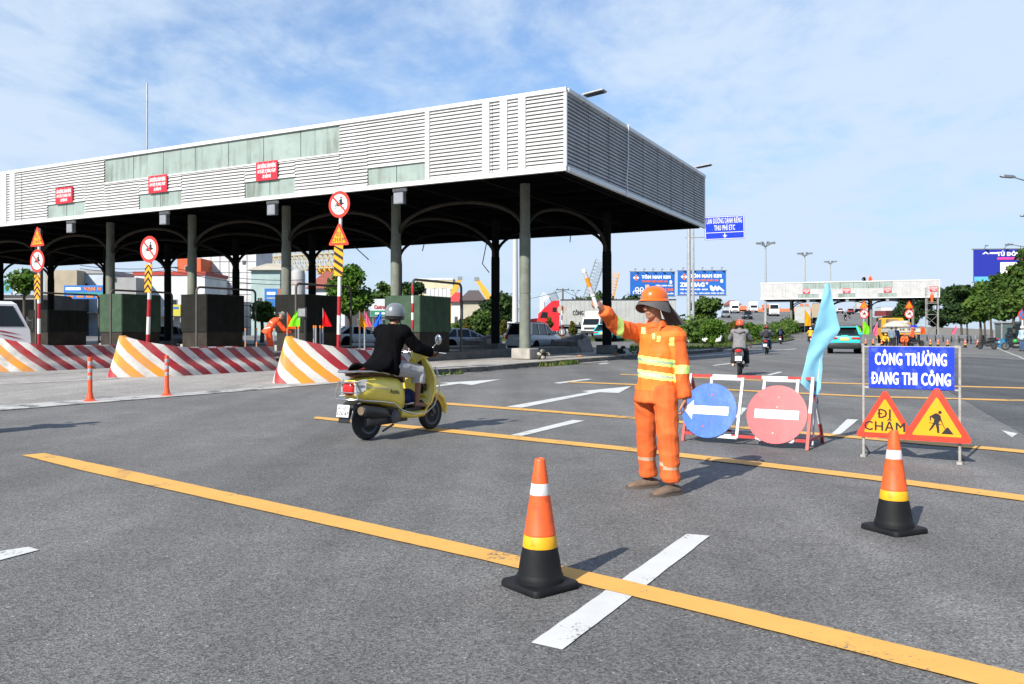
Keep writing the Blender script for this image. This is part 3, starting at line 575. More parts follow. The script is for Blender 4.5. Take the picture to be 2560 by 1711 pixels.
def make_roadwork_stand(label, loc, rz):
    t = thing('roadworks_sign_stand', label, 'road sign', loc, rz, 'roadworks sign stands')   # local x along the stand, the signs face -y
    mb = MB()
    for x in (0, .9): mb.tube([(x, 0, 0), (x, 0, 1.18)], .0135, RUSTY, 8); mb.tube([(x, 0, .14), (x, .34, 0)], .011, RUSTY, 8); mb.box((x, .01, .012), (.05, .10, .024), RUSTY)
    for z in (1.165, .735, .24): mb.tube([(0, 0, z), (.9, 0, z)], .010, RUSTY, 6)
    mb.build('stand_frame', t)
    mb = MB(); mb.box((.455, -.022, .952), (.80, .012, .432), SBLUE)
    for k, (s, z) in enumerate((('CÔNG TRƯỜNG', 1.045), ('ĐANG THI CÔNG', .845))): mb.text(s, .178, WTXT, FACE((.452, -.0285, z - .006)), bold=.0046, depth=.0012, width=(.665, .735)[k])
    mb.build('notice_board', t, 0)
    mb = MB(); warn_tri(mb, FACE((.215, -.03, .215)), .60, 'slow'); mb.build('slow_sign', t, 0); mb = MB(); warn_tri(mb, FACE((.70, -.055, .215)), .66, 'work'); mb.build('works_sign', t, 0); return t
q0, q1 = G(2159, 1142), G(2400, 1161); ROADW = make_roadwork_stand('blue roadworks notice over two warning triangles on a rusty stand, nearest the camera', q0, math.atan2(q1.y - q0.y, q1.x - q0.x))
# --- barrier frame with the two round signs
BLUE2 = M('round_sign_blue', (.012, .11, .52), .35, var=.18, scale=4, dirt=.2, dirtc=(.16, .34, .70), dscale=6, bump=.25, bscale=7); RED2 = M('round_sign_red', (.56, .034, .045), .4, var=.12, scale=4, dirt=.15, dirtc=(.58, .20, .18), dscale=7, bump=.1, bscale=7)
def make_barrier(label, loc, rz, wid=1.48):
    t = thing('barrier_stand', label, 'barrier', loc, rz, 'barrier stands with round signs'); H_, D, AY = .80, .73, .27
    def seg(mb, p, q, n, c0, w=.034):
        p, q = Vector(p), Vector(q)
        for i in range(n): mb.bar(p + (q - p) * i / n, p + (q - p) * (i + 1) / n, w, w, (RPAINT, WPAINT)[(i + c0) % 2])
    mb = MB(); fr = lambda x, z: (x, AY * z / H_, z)
    for x in (0, wid): seg(mb, (x, 0, 0), (x, AY, H_), 2, 0); seg(mb, (x, D, 0), (x, AY + .02, H_ - .05), 3, 0); mb.bar((x, .035, .10), (x, D - .03, .10), .028, .028, RPAINT)
    seg(mb, (-.017, AY, H_ - .015), (wid + .017, AY, H_ - .015), 5, 0); seg(mb, (.02, .035, .10), (wid - .02, .035, .10), 5, 0); seg(mb, (.02, D - .04, .08), (wid - .02, D - .04, .08), 4, 0, .03)
    mb.build('frame', t, 0)
    mb = MB()
    for x in (.42, .80, 1.02 - .1, 1.33): 
        if x in (.42, 1.33): pass
    for x0, x1 in ((.28, .66), (.92, 1.30)):
        for x in (x0, x1): mb.bar((x, AY * .08 / H_ - .025, .08), (x, AY - .025, H_ - .03), .032, .026, WPAINT)
        mb.bar((x0, AY - .02, H_ - .045), (x1, AY - .02, H_ - .045), .024, .03, WPAINT); mb.bar((x0, .01, .085), (x1, .01, .085), .024, .03, WPAINT)
    mb.build('sign_bracket', t, 0)
    n = Vector((0, -H_, AY)).normalized(); up = Vector((0, AY, H_)).normalized()
    def face(x, z): return XY(Vector((x, AY * z / H_, z)) + n * .05, (1, 0, 0), up)
    mb = MB(); X = face(.30, .365); disc(mb, X, .335, BLUE2, -.004, .004, 56); mb.prism([(-.31, 0), (-.20, .12), (-.20, .052), (.24, .052), (.24, -.052), (-.20, -.052), (-.20, -.12)], .004, .006, WTXT, X)
    for x, y in ((.02, .19), (-.05, -.2)): disc(mb, X @ Matrix.Translation((x, y, 0)), .012, RPAINT, .004, .008, 8)
    mb.build('direction_sign', t, 30)
    mb = MB(); X = face(1.10, .36); disc(mb, X, .342, RED2, -.004, .004, 56); mb.box((0, 0, .005), (.50, .105, .002), WTXT, X)
    for x, y in ((.01, .20), (-.02, -.22), (.0, .085)): disc(mb, X @ Matrix.Translation((x, y, 0)), .012, RUSTY, .004, .008, 8)
    mb.build('no_entry_sign', t, 30); return t
q0, q1 = G(1707, 1103), G(2018, 1127); BAR_RZ = math.atan2(q1.y - q0.y, q1.x - q0.x); BARR = make_barrier('red and white barrier stand with blue arrow and no-entry discs, right behind the flagman', q0, BAR_RZ, (q1 - q0).length)
# --- the cyan flag tied to it
def cloth(name, mat, rows, label, cat, base, pole, group=None, nx=14, amp=.05, seed=0, folds=3.2):
    """rows: (height, left, right) of the hanging cloth, in metres across; folded in depth"""
    t = thing(name, label, cat, base, 0, group); mb = MB(); rd = random.Random(seed); ph = rd.uniform(0, 6); vs = []
    for j, (z, l, r) in enumerate(rows):
        for i in range(nx):
            f = i / (nx - 1); a = amp * (.35 + .65 * j / len(rows)); vs.append((l + (r - l) * f, a * math.sin(folds * 2 * math.pi * (f - .12 * math.sin(j * .5)) + ph + j * .22) + .02, z))
    fs = [(j * nx + i, j * nx + i + 1, (j + 1) * nx + i + 1, (j + 1) * nx + i) for j in range(len(rows) - 1) for i in range(nx - 1)]; mb.add(vs, fs, mat); k = len(vs); mb.add([(v[0], v[1] + .004, v[2]) for v in vs], [f[::-1] for f in fs], mat)
    mb.build('flag_cloth', t, 80)
    pb = MB(); pole(pb); pb.build('pole', t); return t
def cloth_mat(name, c, tr=.35):
    m = M(name, c, .7, var=.10, scale=5, spec=.2); nt = m.node_tree; b = nt.nodes['Principled BSDF']; out = nt.nodes['Material Output']; td = nt.nodes.new('ShaderNodeBsdfTranslucent'); mx = nt.nodes.new('ShaderNodeMixShader'); mx.inputs[0].default_value = tr
    nt.links.new(b.inputs['Base Color'].links[0].from_socket, td.inputs[0]); nt.links.new(b.outputs[0], mx.inputs[1]); nt.links.new(td.outputs[0], mx.inputs[2]); nt.links.new(mx.outputs[0], out.inputs[0]); return m
CYAN = cloth_mat('cyan_cloth', (.40, .78, .93), .5)
fb = Matrix.Rotation(BAR_RZ, 3, 'Z') @ Vector(((q1 - q0).length, .30, 0)) + q0; FY = fb.y
def fr(v, l, r): return (CAMH - (v - V0) * FY / FPX, (l - 1280) * FY / FPX - fb.x, (r - 1280) * FY / FPX - fb.x)
src = [fr(*q) for q in ((709, 2067, 2074), (725, 2062, 2079), (745, 2057, 2083), (765, 2052, 2087), (785, 2047, 2092), (805, 2042, 2097), (823, 2037, 2101), (838, 2033, 2094), (850, 2030, 2083), (863, 2026, 2072), (880, 2022, 2062), (900, 2017, 2058), (925, 2010, 2058), (945, 2005, 2056), (958, 2002, 2054), (972, 2016, 2052), (988, 2036, 2047))]
rows = []
for a, b in zip(src[:-1], src[1:]):
    for k in range(3): rows.append(tuple(a[i] + (b[i] - a[i]) * k / 3 for i in range(3)))
rows.append(src[-1]); lean = (src[0][1] + src[0][2]) / 2
cloth('hanging_flag', CYAN, rows, 'limp light blue flag tied upright to the barrier behind the flagman', 'flag', fb, lambda pb: pb.tube([(0.0, .045, .02), (lean * .93, .045, src[0][0] - .01)], .011, WPAINT, 8), nx=22, amp=.02, seed=3, folds=.9)
# --- posts along the lanes
POST_O = M('marker_post_orange', (.80, .085, .022), .5, var=.12, scale=8, dirt=.3, dirtc=(.40, .06, .03)); SILV = M('silver_reflective', (.42, .42, .42), .35, metal=.3, var=.1)
def marker(label, loc, s=1):
    t = thing('marker_post', label, 'bollard', loc, 0, 'orange marker posts at the edge line'); mb = MB(); mb.lathe([(.125, 0), (.125, .012), (.10, .025), (.07, .045), (.062, .09), (.052, .13), (.043, .18), (.041, .80), (.036, .83), (.02, .835)], POST_O, 20); mb.build('post', t, 45)
    for z in (.45, .585, .72): mb = MB(); mb.lathe([(.0425, z - .037), (.0428, z - .036), (.0428, z + .036), (.0425, z + .037)], SILV, 20); mb.build('reflective_band', t, 45)
    return t
mk = marker('orange marker post with grey bands, left of the two beside the edge line', G(225, 1004)); copy_tree(mk, G(417, 990), label='orange marker post with grey bands, in front of the second striped barrier')
RW_R, RW_W = M('pole_red_paint', (.40, .012, .02), .45, var=.15), M('pole_white_paint', (.68, .67, .63), .45, var=.1, dirt=.3)
SROUND = M('sign_white_face', (.76, .76, .74), .4, var=.05, dirt=.25, dirtc=(.45, .42, .36), dscale=7)
NOSGN = M('prohibition_red', (.62, .045, .03), .4, var=.1)
def no_bike(mb, X, r, torn=0):
    disc(mb, X, r, NOSGN, 0, .006, 44); disc(mb, X, r * .76, SROUND, .006, .009, 44)
    ring = lambda cx, cy, ro, ri: [mb.prism([(cx + q * math.cos(a), cy + q * math.sin(a)) for q, a in ((ro, a0), (ro, a1), (ri, a1), (ri, a0))], .009, .012, BLK, X) for a0, a1 in ((i * math.pi / 9, (i + 1) * math.pi / 9) for i in range(18))]
    ring(-.36 * r, -.17 * r, .165 * r, .125 * r); ring(.36 * r, -.12 * r, .165 * r, .125 * r); disc(mb, X @ Matrix.Translation((-.36 * r, -.17 * r, 0)), .04 * r, BLK, .009, .012, 10)
    for pl in ([(-.38, -.15), (-.24, .15), (-.2, .15), (-.33, -.17)], [(-.28, .07), (.42, .12), (.45, .05), (.1, -.16), (-.16, -.16)], [(.0, .1), (.30, .12), (.28, .34), (.2, .42), (.12, .40), (.05, .24)], [(.16, .40), (-.14, .22), (-.12, .18), (.14, .30)], [(.05, .14), (.0, -.10), (.1, -.14), (.12, -.12), (.08, -.08), (.2, .14)]): mb.prism([(x * r, y * r) for x, y in pl], .009, .0115, BLK, X)
    disc(mb, X @ Matrix.Translation((.17 * r, .5 * r, 0)), .085 * r, BLK, .009, .012, 12)
    c, s = math.cos(R(-42)), math.sin(R(-42)); w = .075 * r; L_ = .77 * r
    mb.prism([(c * a - s * b, s * a + c * b) for a, b in ((-L_, -w), (L_, -w), (L_, w), (-L_, w))], .009, .0125, NOSGN, X)
def chev_board(mb, X, w, h, kind):
    mb.box((0, h / 2, 0), (w, h, .012), SYEL, X); n = 4
    for i in range(n):
        y = h * i / n
        if kind == 'chev': q = [(-w / 2, y), (0, y + w * .55), (w / 2, y), (w / 2, y + h / n * .42), (0, y + w * .55 + h / n * .42), (-w / 2, y + h / n * .42)]
        else: q = [(-w / 2, y + w * .55), (w / 2, y), (w / 2, y + h / n * .45), (-w / 2, y + w * .55 + h / n * .45)]
        q = [(x, max(0, min(h, yy))) for x, yy in q]; mb.prism(q, .006, .009, BLK, X)
def sign_pole(label, loc, items, top, lean=0., zb=.7):
    t = thing('lane_sign_pole', label, 'sign pole', loc, TA, 'red and white sign poles on the island heads'); mb = MB(); L_ = lean; at = lambda z: Vector((L_ * (z - zb), .06, z))
    z = zb; i = 0; segs = []
    while z < top - 1e-3:
        e = min(top, z + .53); up_ = z > zb + 2.05
        mb.tube([at(z), at(e)], .055 if not up_ else .045, RW_W if (up_ or i % 2) else RW_R, 14); z = e; i += 1
    mb.build('pole', t)
    for kind, z, s in items:
        b = MB(); p = at(z); X = FACE((p.x, -.0, z)) @ Matrix.Rotation(-math.atan(L_), 4, 'Z')
        if kind == 'nobike': no_bike(b, X, s / 2); b.build('prohibition_sign', t, 0)
        elif kind == 'tri': warn_tri(b, X, s, 'slow'); b.build('slow_sign', t, 0)
        else: chev_board(b, X, s, .84, kind); b.build('chevron_board', t, 0)
    return t
sign_pole('sign pole with no-motorcycles disc over a yellow slow triangle, behind the nearest striped barrier', T(3.0, -8.7), [('nobike', 4.83, .74), ('tri', 3.70, .74), ('diag', 2.86, .31)], 5.1, 0.02)
sign_pole('leaning sign pole with no-motorcycles disc and chevron board, no triangle', T(9.55, -9.7), [('nobike', 3.80, .80), ('chev', 2.50, .31)], 4.0, .05)
sign_pole('sign pole with the triangle above the no-motorcycles disc, leftmost, beside the white truck cab', T(16.0, -9.0), [('tri', 4.27, .82), ('nobike', 3.76, .80), ('chev', 2.44, .32)], 4.9, 0)
POLES = M('slim_post_silver', (.36, .38, .40), .45, metal=.3, var=.15); PORG = M('slim_post_orange', (.85, .22, .01), .5)
def slim_post(label, loc, rz=0):
    t = thing('slim_post', label, 'post', loc, rz, 'slim grey posts on the islands'); mb = MB(); mb.tube([(0, 0, 0), (0, 0, 1.02)], .022, POLES, 8); mb.build('post', t); mb = MB()
    for z0, z1 in ((.46, .54), (.96, 1.03)): mb = MB(); mb.tube([(0, 0, z0), (0, 0, z1)], .0245, PORG, 8); mb.build('orange_band', t)
    return t
def on_isl(u, a, z=.4):
    k = (u - 1280) / FPX; b = (1.88 - .884 * a - k * (29.2 + .468 * a)) / (k * .885 - .466); return T(a, b, z)
sp = slim_post('slim grey post with orange bands, leftmost, before the dark corrugated booth', on_isl(614, 8.6))
for u, a, s in ((642, 8.6, 'second from the left before the dark booth'), (685, 8.55, 'right beside the bending worker'), (786, 3.0, 'left one of the close pair by the red flag'), (791, 3.25, 'right one of the close pair left of the red flag'), (802, 3.0, 'directly below the red flag')):
    copy_tree(sp, on_isl(u, a, .4 if a > 5 else .45), label='slim grey post, orange bands, ' + s)
def pennant(label, u, a, cname, c, w=.26, h=.46, seed=0, side=1):
    rows = []
    for j in range(15):
        f = j / 14; rows.append((1.0 + h * (1 - f), 0 if side > 0 else -w * f ** .8, (w * f ** .9) if side > 0 else .05))
    z = .45 if a < 5 else .4
    cloth('flag_post', cloth_mat(cname, c, .3), rows, label, 'flag', on_isl(u, a, z), lambda pb: (pb.tube([(0, .03, 0), (0, .03, 1.0)], .022, POLES, 8), pb.tube([(0, .03, 1.0), (0, .03, 1.0 + h)], .009, POLES, 6), pb.tube([(0, .03, .93), (0, .03, 1.01)], .0245, PORG, 8)), 'coloured flags on posts', 9, .035, seed, 1.4)
pennant('orange flag on a slim post, next to the bending worker', 718, 7.9, 'orange_cloth', (.85, .12, .01), .32, .58, 1)
pennant('lime green flag on a slim post, left of the red flag', 747, 3.1, 'lime_cloth', (.25, .80, .02), .28, .46, 2, -1); pennant('red flag on a slim post, before the dark booth', 808, 3.0, 'red_cloth', (.80, .008, .012), .25, .50, 3)
pennant('yellow flag on a slim post, left of the pink flag', 900, 2.9, 'yellow_cloth', (.90, .42, .01), .22, .46, 4); pennant('pink flag on a slim post, tucked behind the yellow flag', 912, 3.2, 'pink_cloth', (.85, .16, .28), .22, .52, 5); pennant('blue flag half hidden behind the scooter rider', 950, 3.1, 'blue_cloth', (.02, .14, .72), .2, .44, 6, -1)
# --- booths and pipe frames on the islands
CORR = {'green': M('green_corrugated_sheet', (.055, .095, .06), .7, var=.3, scale=2, spec=.2), 'dark': M('dark_corrugated_sheet', (.022, .022, .02), .8, var=.3, scale=2, spec=.1)}
BBASE = M('booth_base_brown', (.05, .042, .036), .9, var=.3, scale=2, spec=.1); PIPE = M('frame_pipe_grey', (.085, .075, .066), .6, var=.3, scale=4, dirt=.3)
for i, a0 in enumerate(ISL):
    col = ('green', 'dark', 'dark', 'green', 'dark')[i]
    lab = ('green corrugated toll booth right of the scooter rider', 'dark corrugated toll booth behind the red flag', 'dark corrugated toll booth left of the bending worker', 'green and shaded toll booth behind the leaning sign pole', 'black boarded toll booth beside the white truck')[i]
    t = thing('toll_booth', lab, 'booth', T(a0 + .3, 3.2, .365), TA, 'boarded toll booths'); mb = MB(); w, d, h0, h1 = 1.85, 2.5, .95, (2.52, 2.7, 2.85, 3.0, 2.2)[i]     # local x to -w, y to d
    mb.box((-w / 2, d / 2, h0 / 2), (w - .08, d - .08, h0), BBASE); mb.build('base_wall', t, 0); mb = MB()
    def corr(p, q):
        p, q = Vector(p), Vector(q); L_ = (q - p).length; n = int(L_ / .04); dd = (q - p).normalized(); nn = Vector((dd.y, -dd.x, 0)); vs = []
        for j in range(n + 1):
            o = (.0, .018, .018, .0)[j % 4]; e = p + dd * (L_ * j / n) + nn * o; vs += [(e.x, e.y, h0 - .03), (e.x, e.y, h1)]
        mb.add(vs, [(2 * j, 2 * j + 2, 2 * j + 3, 2 * j + 1) for j in range(n)], CORR[col])
    corr((-w, 0, 0), (0, 0, 0)); corr((0, 0, 0), (0, d, 0)); corr((0, d, 0), (-w, d, 0)); corr((-w, d, 0), (-w, 0, 0)); mb.build('corrugated_wall', t, 0); mb = MB(); mb.box((-w / 2, d / 2, h1 - .02), (w - .01, d - .01, .03), BBASE); mb.build('roof', t, 0)
    f = thing('pipe_frame', ('rusty pipe frame, red banded on its near leg, round the green booth by the scooter', 'pipe frame round the dark booth behind the red flag', 'pipe frame round the dark booth left of the bending worker', 'pipe frame round the shaded green booth', 'pipe frame round the black booth by the truck')[i], 'pipe frame', T(a0 + .12, 2.4, .365), TA, 'pipe frames round the booths')
    mb = MB(); arc = [(0, .22 - .22 * math.cos(u_), 2.94 + .22 * math.sin(u_)) for u_ in (0, .4, .8, 1.2, 1.57)]; L_ = 3.95; mb.tube([(0, 0, 0)] + arc + [(0, L_ - p[1], p[2]) for p in arc[::-1]] + [(0, L_, 0)], .055, PIPE, 10); mb.lathe([(.11, 0), (.11, .02), (.06, .03)], PIPE, 10); mb.build('pipe', f, 45)
    if i == 0:
        mb = MB()
        for z, m_ in ((2.55, RW_R), (1.75, RW_R), (1.05, RW_R)): mb.lathe([(.0565, z), (.058, z + .005), (.058, z + .38), (.0565, z + .385)], m_, 10)
        for z in (2.14, 1.42): mb.lathe([(.0562, z), (.0575, z + .005), (.0575, z + .32), (.0562, z + .325)], RW_W, 10)
        mb.build('painted_band', f, 45)
SPOT = M('lamp_lens', (.30, .30, .30), .3, var=.2)
t = thing('work_lamp', 'small grey floodlight on a pipe before the lime green flag', 'lamp', on_isl(757, 2.9, .45), 0); mb = MB(); mb.tube([(0.07, .05, 0), (0.07, .05, 1.5)], .03, BLK, 8); mb.build('pipe', t); mb = MB(); mb.box((0, 0, 1.36), (.22, .10, .26), BLK); mb.box((0, -.055, 1.36), (.18, .01, .20), SPOT); mb.build('lamp_head', t, 0)
for i, u in enumerate((1450, 1750)):
    b_ = (1.6, 16.8)[i]; t = thing('floodlight', ('flat floodlight on the near corner of the canopy roof edge', 'flat floodlight at the far end of the canopy side')[i], 'floodlight', T(0, b_, 9.72), TA, 'floodlights on the canopy edge'); mb = MB(); mb.bar((.05, 0, .02), (.05, 0, .22), .05, .05, GREYM); mb.build('bracket', t, 0); mb = MB(); mb.box((.45, 0, .0), (.85, .42, .07), GALV, Matrix.Translation((0, 0, .30)) @ Matrix.Rotation(R(-6), 4, 'Y'), bev=.02); mb.box((.45, 0, -.04), (.7, .34, .02), BLK, Matrix.Translation((0, 0, .30)) @ Matrix.Rotation(R(-6), 4, 'Y')); mb.build('lamp_head', t, 0)
o = MB(); o.tube([T(-.13, 6.1, 9.95), T(-.16, 6.05, 8.6), T(-.12, 5.95, 7.6), T(-.15, 6.0, 6.9)], .022, WTXT, 6); tag(o.build('rope'), 'white rope hanging down the dark side of the canopy', 'rope')
# rubble sacks by the corner columns
SACK = M('sack_cloth', (.36, .34, .27), .9, var=.3, scale=8, bump=.5); SACKD = M('sack_cloth_dark', (.05, .05, .045), .9, var=.3)
for k, (a, b, lab) in enumerate(((2.85, 3.75, 'pile of grey and white bundles at the foot of the nearest column'), (2.95, 13.2, 'dark bundles at the foot of the far right column'))):
    t = thing('bundle_pile', lab, 'bundle', T(a, b, .165), TA); rd = random.Random(k)
    for i in range(9):
        mb = MB(); mb.ell((0, 0, 0), (rd.uniform(.12, .2), .09, .08), (SACK if (i % 2 and k == 0) else SACKD), 10, 6, Matrix.Translation((rd.uniform(-.3, .35), rd.uniform(-.2, .2), .08 + .13 * (i // 3))) @ Matrix.Rotation(rd.uniform(-.6, .6), 4, 'Y') @ Matrix.Rotation(rd.uniform(0, 3), 4, 'Z')); mb.build('bundle', t, 60)
# ---------------------------------------------------------------- people
SKIN = M('skin', (.30, .135, .075), .55, var=.12, scale=20); SKIN2 = M('skin_tanned', (.42, .20, .12), .55, var=.12, scale=20); HAIR = M('black_hair', (.012, .011, .011), .6)
SOLE = M('shoe_sole', (.10, .08, .065), .8)
EYEM = M('eye_dark', (.02, .015, .012), .2); LIPM = M('lips', (.20, .07, .05), .5)
def frame_of(o, f, up=(0, 0, 1)):
    f = Vector(f).normalized(); u = Vector(up); u = (u - f * u.dot(f)).normalized(); s = f.cross(u); m = Matrix.Identity(4)    # x = right hand side, y = forward, z = up
    for i in range(3): m[i][0] = s[i]; m[i][1] = f[i]; m[i][2] = u[i]; m[i][3] = o[i]
    return m
def head_parts(mb, c, f, up=(0, 0, 1), s=1.):
    X = frame_of(c, f, up) @ Matrix.Scale(s, 4); e = lambda p, r: mb.ell(p, r, SKIN, 14, 10, X)
    e((0, -.012, .035), (.073, .092, .085)); e((0, .018, -.02), (.062, .070, .085)); e((0, .045, -.078), (.038, .038, .034)); e((0, .02, -.062), (.052, .055, .045))
    mb.tube([(0, .078, .03), (0, .098, -.005), (0, .106, -.028), (0, .088, -.036)], [(.010, .010), (.013, .013), (.019, .014), (.015, .01)], SKIN, 10, side=(1, 0, 0), X=X)
    mb.tube([(-.045, .070, .036), (0, .088, .040), (.045, .070, .036)], .011, SKIN, 8, X=X); e((0, .082, -.056), (.024, .012, .007)); e((0, .080, -.068), (.021, .012, .008))
    for q in (-1, 1): e((q * .072, -.008, -.005), (.010, .020, .032)); e((q * .042, .062, -.02), (.022, .022, .02))
    return X
def hand_mesh(w, d, n, th, curl=.5, s=1., spread=.0, grip=0.):
    """wrist w, finger direction d, palm normal n, thumb side th"""
    d = Vector(d).normalized(); n = Vector(n); n = (n - d * n.dot(d)).normalized(); t = Vector(th); t = (t - d * t.dot(d) - n * t.dot(n)).normalized(); w = Vector(w); mb = MB()
    mb.tube([w - d * .05 * s, w, w + d * .03 * s, w + d * .065 * s, w + d * .085 * s], [(.027 * s, .022 * s), (.028 * s, .019 * s), (.037 * s, .018 * s), (.041 * s, .016 * s), (.036 * s, .012 * s)], SKIN, 12, side=t)
    for o, L_, r in ((.030, .074, .0088), (.010, .083, .0092), (-.010, .077, .0088), (-.028, .060, .0078)):
        p = w + d * .080 * s + t * o * s; a = .15; pts = [p - d * .02 * s]; 
        for k, fr_ in enumerate((.45, .31, .24)): pts.append(p.copy()); a += (curl * 1.15 if k else curl * .9); p = p + (d * math.cos(a) + n * math.sin(a) + t * spread * o * 4) * L_ * fr_ * s
        pts.append(p); mb.tube(pts, [r * s * 1.05, r * s, r * s * .95, r * s * .88, r * s * .7], SKIN, 8)
    p = w + d * .02 * s + t * .03 * s; q = p + (d * .55 + t * .75 + n * .35).normalized() * .042 * s; g = q + (d * .85 + t * (.35 - .5 * grip) + n * (.3 + .6 * grip)).normalized() * .033 * s; h = g + (d * .85 + t * (.05 - .6 * grip) + n * (.35 + .5 * grip)).normalized() * .026 * s
    mb.tube([w + d * .01 * s, p, q, g, h], [.014 * s, .0145 * s, .012 * s, .0105 * s, .008 * s], SKIN, 8); return remesh(mb, .0034 * s, 3, name='hand')
def merge(ms, name):
    vs = []; fs = []
    for m in ms: o = len(vs); vs += [v.co[:] for v in m.vertices]; fs += [tuple(o + i for i in p.vertices) for p in m.polygons]; bpy.data.meshes.remove(m)
    me = bpy.data.meshes.new(name); me.from_pydata(vs, [], fs); me.update(); me.shade_smooth(); return me
def limb(mb, pts, rs, o, n=12, sub=3):
    P_, R_ = [], []
    for i in range(len(pts) - 1):
        for k in range(sub): f = k / sub; P_.append(Vector(pts[i]).lerp(Vector(pts[i + 1]), f)); R_.append(rs[i] + (rs[i + 1] - rs[i]) * f + o)
    P_.append(Vector(pts[-1])); R_.append(rs[-1] + o); mb.tube(P_, R_, SKIN, n)
def torso(mb, J, o, lo=0., flare=0., neck=True):
    pv, ch, nk = (Vector(J[k]) for k in ('pelvis', 'chest', 'neck')); sd = Vector(J['ls']) - Vector(J['rs']); up = (ch - pv).normalized(); fl = flare
    pts = [pv - up * (.06 + lo), pv, pv.lerp(ch, .45), ch, ch.lerp(nk, .55), ch.lerp(nk, .85)]; sl = J.get('slim', 1.); rs = [(.150 + fl, .108 + fl), (.152 + fl * .6, .106 + fl * .6), (.142 + fl * .3, .10), (.158, .112), (.150, .095), (.085, .065)]
    if neck: pts.append(nk); rs.append((.055, .055))
    mb.tube(pts, [(a * sl + o, b * sl + o) for a, b in rs], SKIN, 18, side=sd)
    for k in ('ls', 'rs'): mb.tube([ch.lerp(nk, .55), Vector(J[k])], [.07 + o * .6, .060 + o], SKIN, 12); mb.ell(J[k], (.062 + o,) * 3, SKIN, 12, 8)
def person(label, J, loc, rz, top, pant, shoe, skin=None, group=None, vx=.012, sleeve=1., leg=1., loose=.022, wr=.006, flare=.012, paint=None, hands=True, lo=.08, name='person', pl=.03, headf=None, bare_foot=False):
    skin = skin or SKIN; ms = []; b = MB(); torso(b, J, -.012); nk, hd = Vector(J['neck']), Vector(J['head']); f = Vector(J['f'])
    b.tube([nk - Vector((0, 0, .05)), nk, hd - Vector((0, 0, .03))], [.06, .055, .053], SKIN, 12)
    for q in 'lr':
        limb(b, [J[q + 's'], J[q + 'e'], J[q + 'w']], [.047, .04, .027], -.003); limb(b, [J[q + 'hip'], J[q + 'k'], J[q + 'a']], [.082, .056, .037], -.006)
        a = Vector(J[q + 'a']); fd = Vector(J[q + 'f']).normalized(); b.tube([a - fd * .045 - Vector((0, 0, .045)), a + fd * .05 - Vector((0, 0, .045)), a + fd * .13 - Vector((0, 0, .058)), a + fd * .165 - Vector((0, 0, .062))], [(.034, .034), (.042, .034), (.042, .02), (.03, .014)], SKIN, 10, side=Vector((-fd.y, fd.x, 0)))
    ms.append(remesh(b, vx, 3, name='body'))
    hb = MB(); up_h = J.get('hup', (0, 0, 1)); HX = head_parts(hb, hd, headf or f, up_h); ms.append(remesh(hb, min(vx, .0065), 2, name='head'))
    if hands:
        for q in 'lr':
            h = J.get(q + 'hand')
            if h: ms.append(hand_mesh(J[q + 'w'], *h))
    me = merge(ms, name); o = link(me, name, None, [skin]); o.location = loc; o.rotation_euler = (0, 0, rz); tag(o, label, 'person', group)
    cl = MB(); torso(cl, J, loose, lo, flare, False)
    for q in 'lr':
        s_, e_, w_ = (Vector(J[q + k]) for k in 'sew'); en = e_.lerp(w_, .96) if sleeve >= 1 else s_.lerp(e_, .95); limb(cl, [s_, e_, en] if sleeve >= 1 else [s_, en], [.050, .046, .036] if sleeve >= 1 else [.052, .055], loose * .8)
    cl.tube([Vector(J['chest']).lerp(nk, .9), nk + Vector((0, 0, .012))], [.085, .066], SKIN, 14)
    jm = remesh(cl, vx * .9, 4, wr, 9, 'jacket')
    tops = list(top) if isinstance(top, (list, tuple)) else [top]; jo = link(jm, 'jacket', o, tops)
    if paint: jm.polygons.foreach_set('material_index', [paint(p.center, p.normal) for p in jm.polygons])
    pb = MB(); pv = Vector(J['pelvis']); pb.tube([pv + Vector((0, 0, .07)), pv, pv - Vector((0, 0, .06))], [(.145 + .012, .10 + .012), (.158 + .01, .118), (.15, .11)], SKIN, 16, side=Vector(J['lhip']) - Vector(J['rhip']))
    for q in 'lr':
        h_, k_, a_ = (Vector(J[q + k]) for k in ('hip', 'k', 'a')); en = k_.lerp(a_, leg if leg < 1 else .94); limb(pb, [h_, k_, en], [.090, .068, .058 if leg >= 1 else .062], pl * .8)
    pm = remesh(pb, vx * .9, 4, wr * .85, 5.5, 'trousers', 1.25); link(pm, 'trousers', o, list(pant) if isinstance(pant, (list, tuple)) else [pant])
    if isinstance(pant, (list, tuple)): pm.polygons.foreach_set('material_index', [J['pantpaint'](p.center, p.normal) for p in pm.polygons])
    if not bare_foot:
        for q in 'lr':
            a = Vector(J[q + 'a']); fd = Vector(J[q + 'f']).normalized(); sb = MB(); z = Vector((0, 0, 1)); sd = Vector((-fd.y, fd.x, 0))
            sb.tube([a - fd * .085 - z * .045, a - fd * .06 - z * .042, a + fd * .01 - z * .036, a + fd * .08 - z * .048, a + fd * .145 - z * .057, a + fd * .185 - z * .064], [(.028, .032), (.040, .040), (.044, .046), (.050, .034), (.047, .026), (.026, .015)], shoe, 14, side=sd); so = sb.build('shoe', o, 60)
            sb = MB(); sb.prism([((a + fd * y + sd * x).x, (a + fd * y + sd * x).y) for x, y in ((-.03, -.095), (.03, -.095), (.042, -.04), (.045, .04), (.054, .10), (.046, .16), (.02, .198), (-.02, .198), (-.046, .16), (-.054, .10), (-.045, .04), (-.042, -.04))], a.z - .082, a.z - .062, SOLE); sb.build('sole', so, 30)
    return o, HX
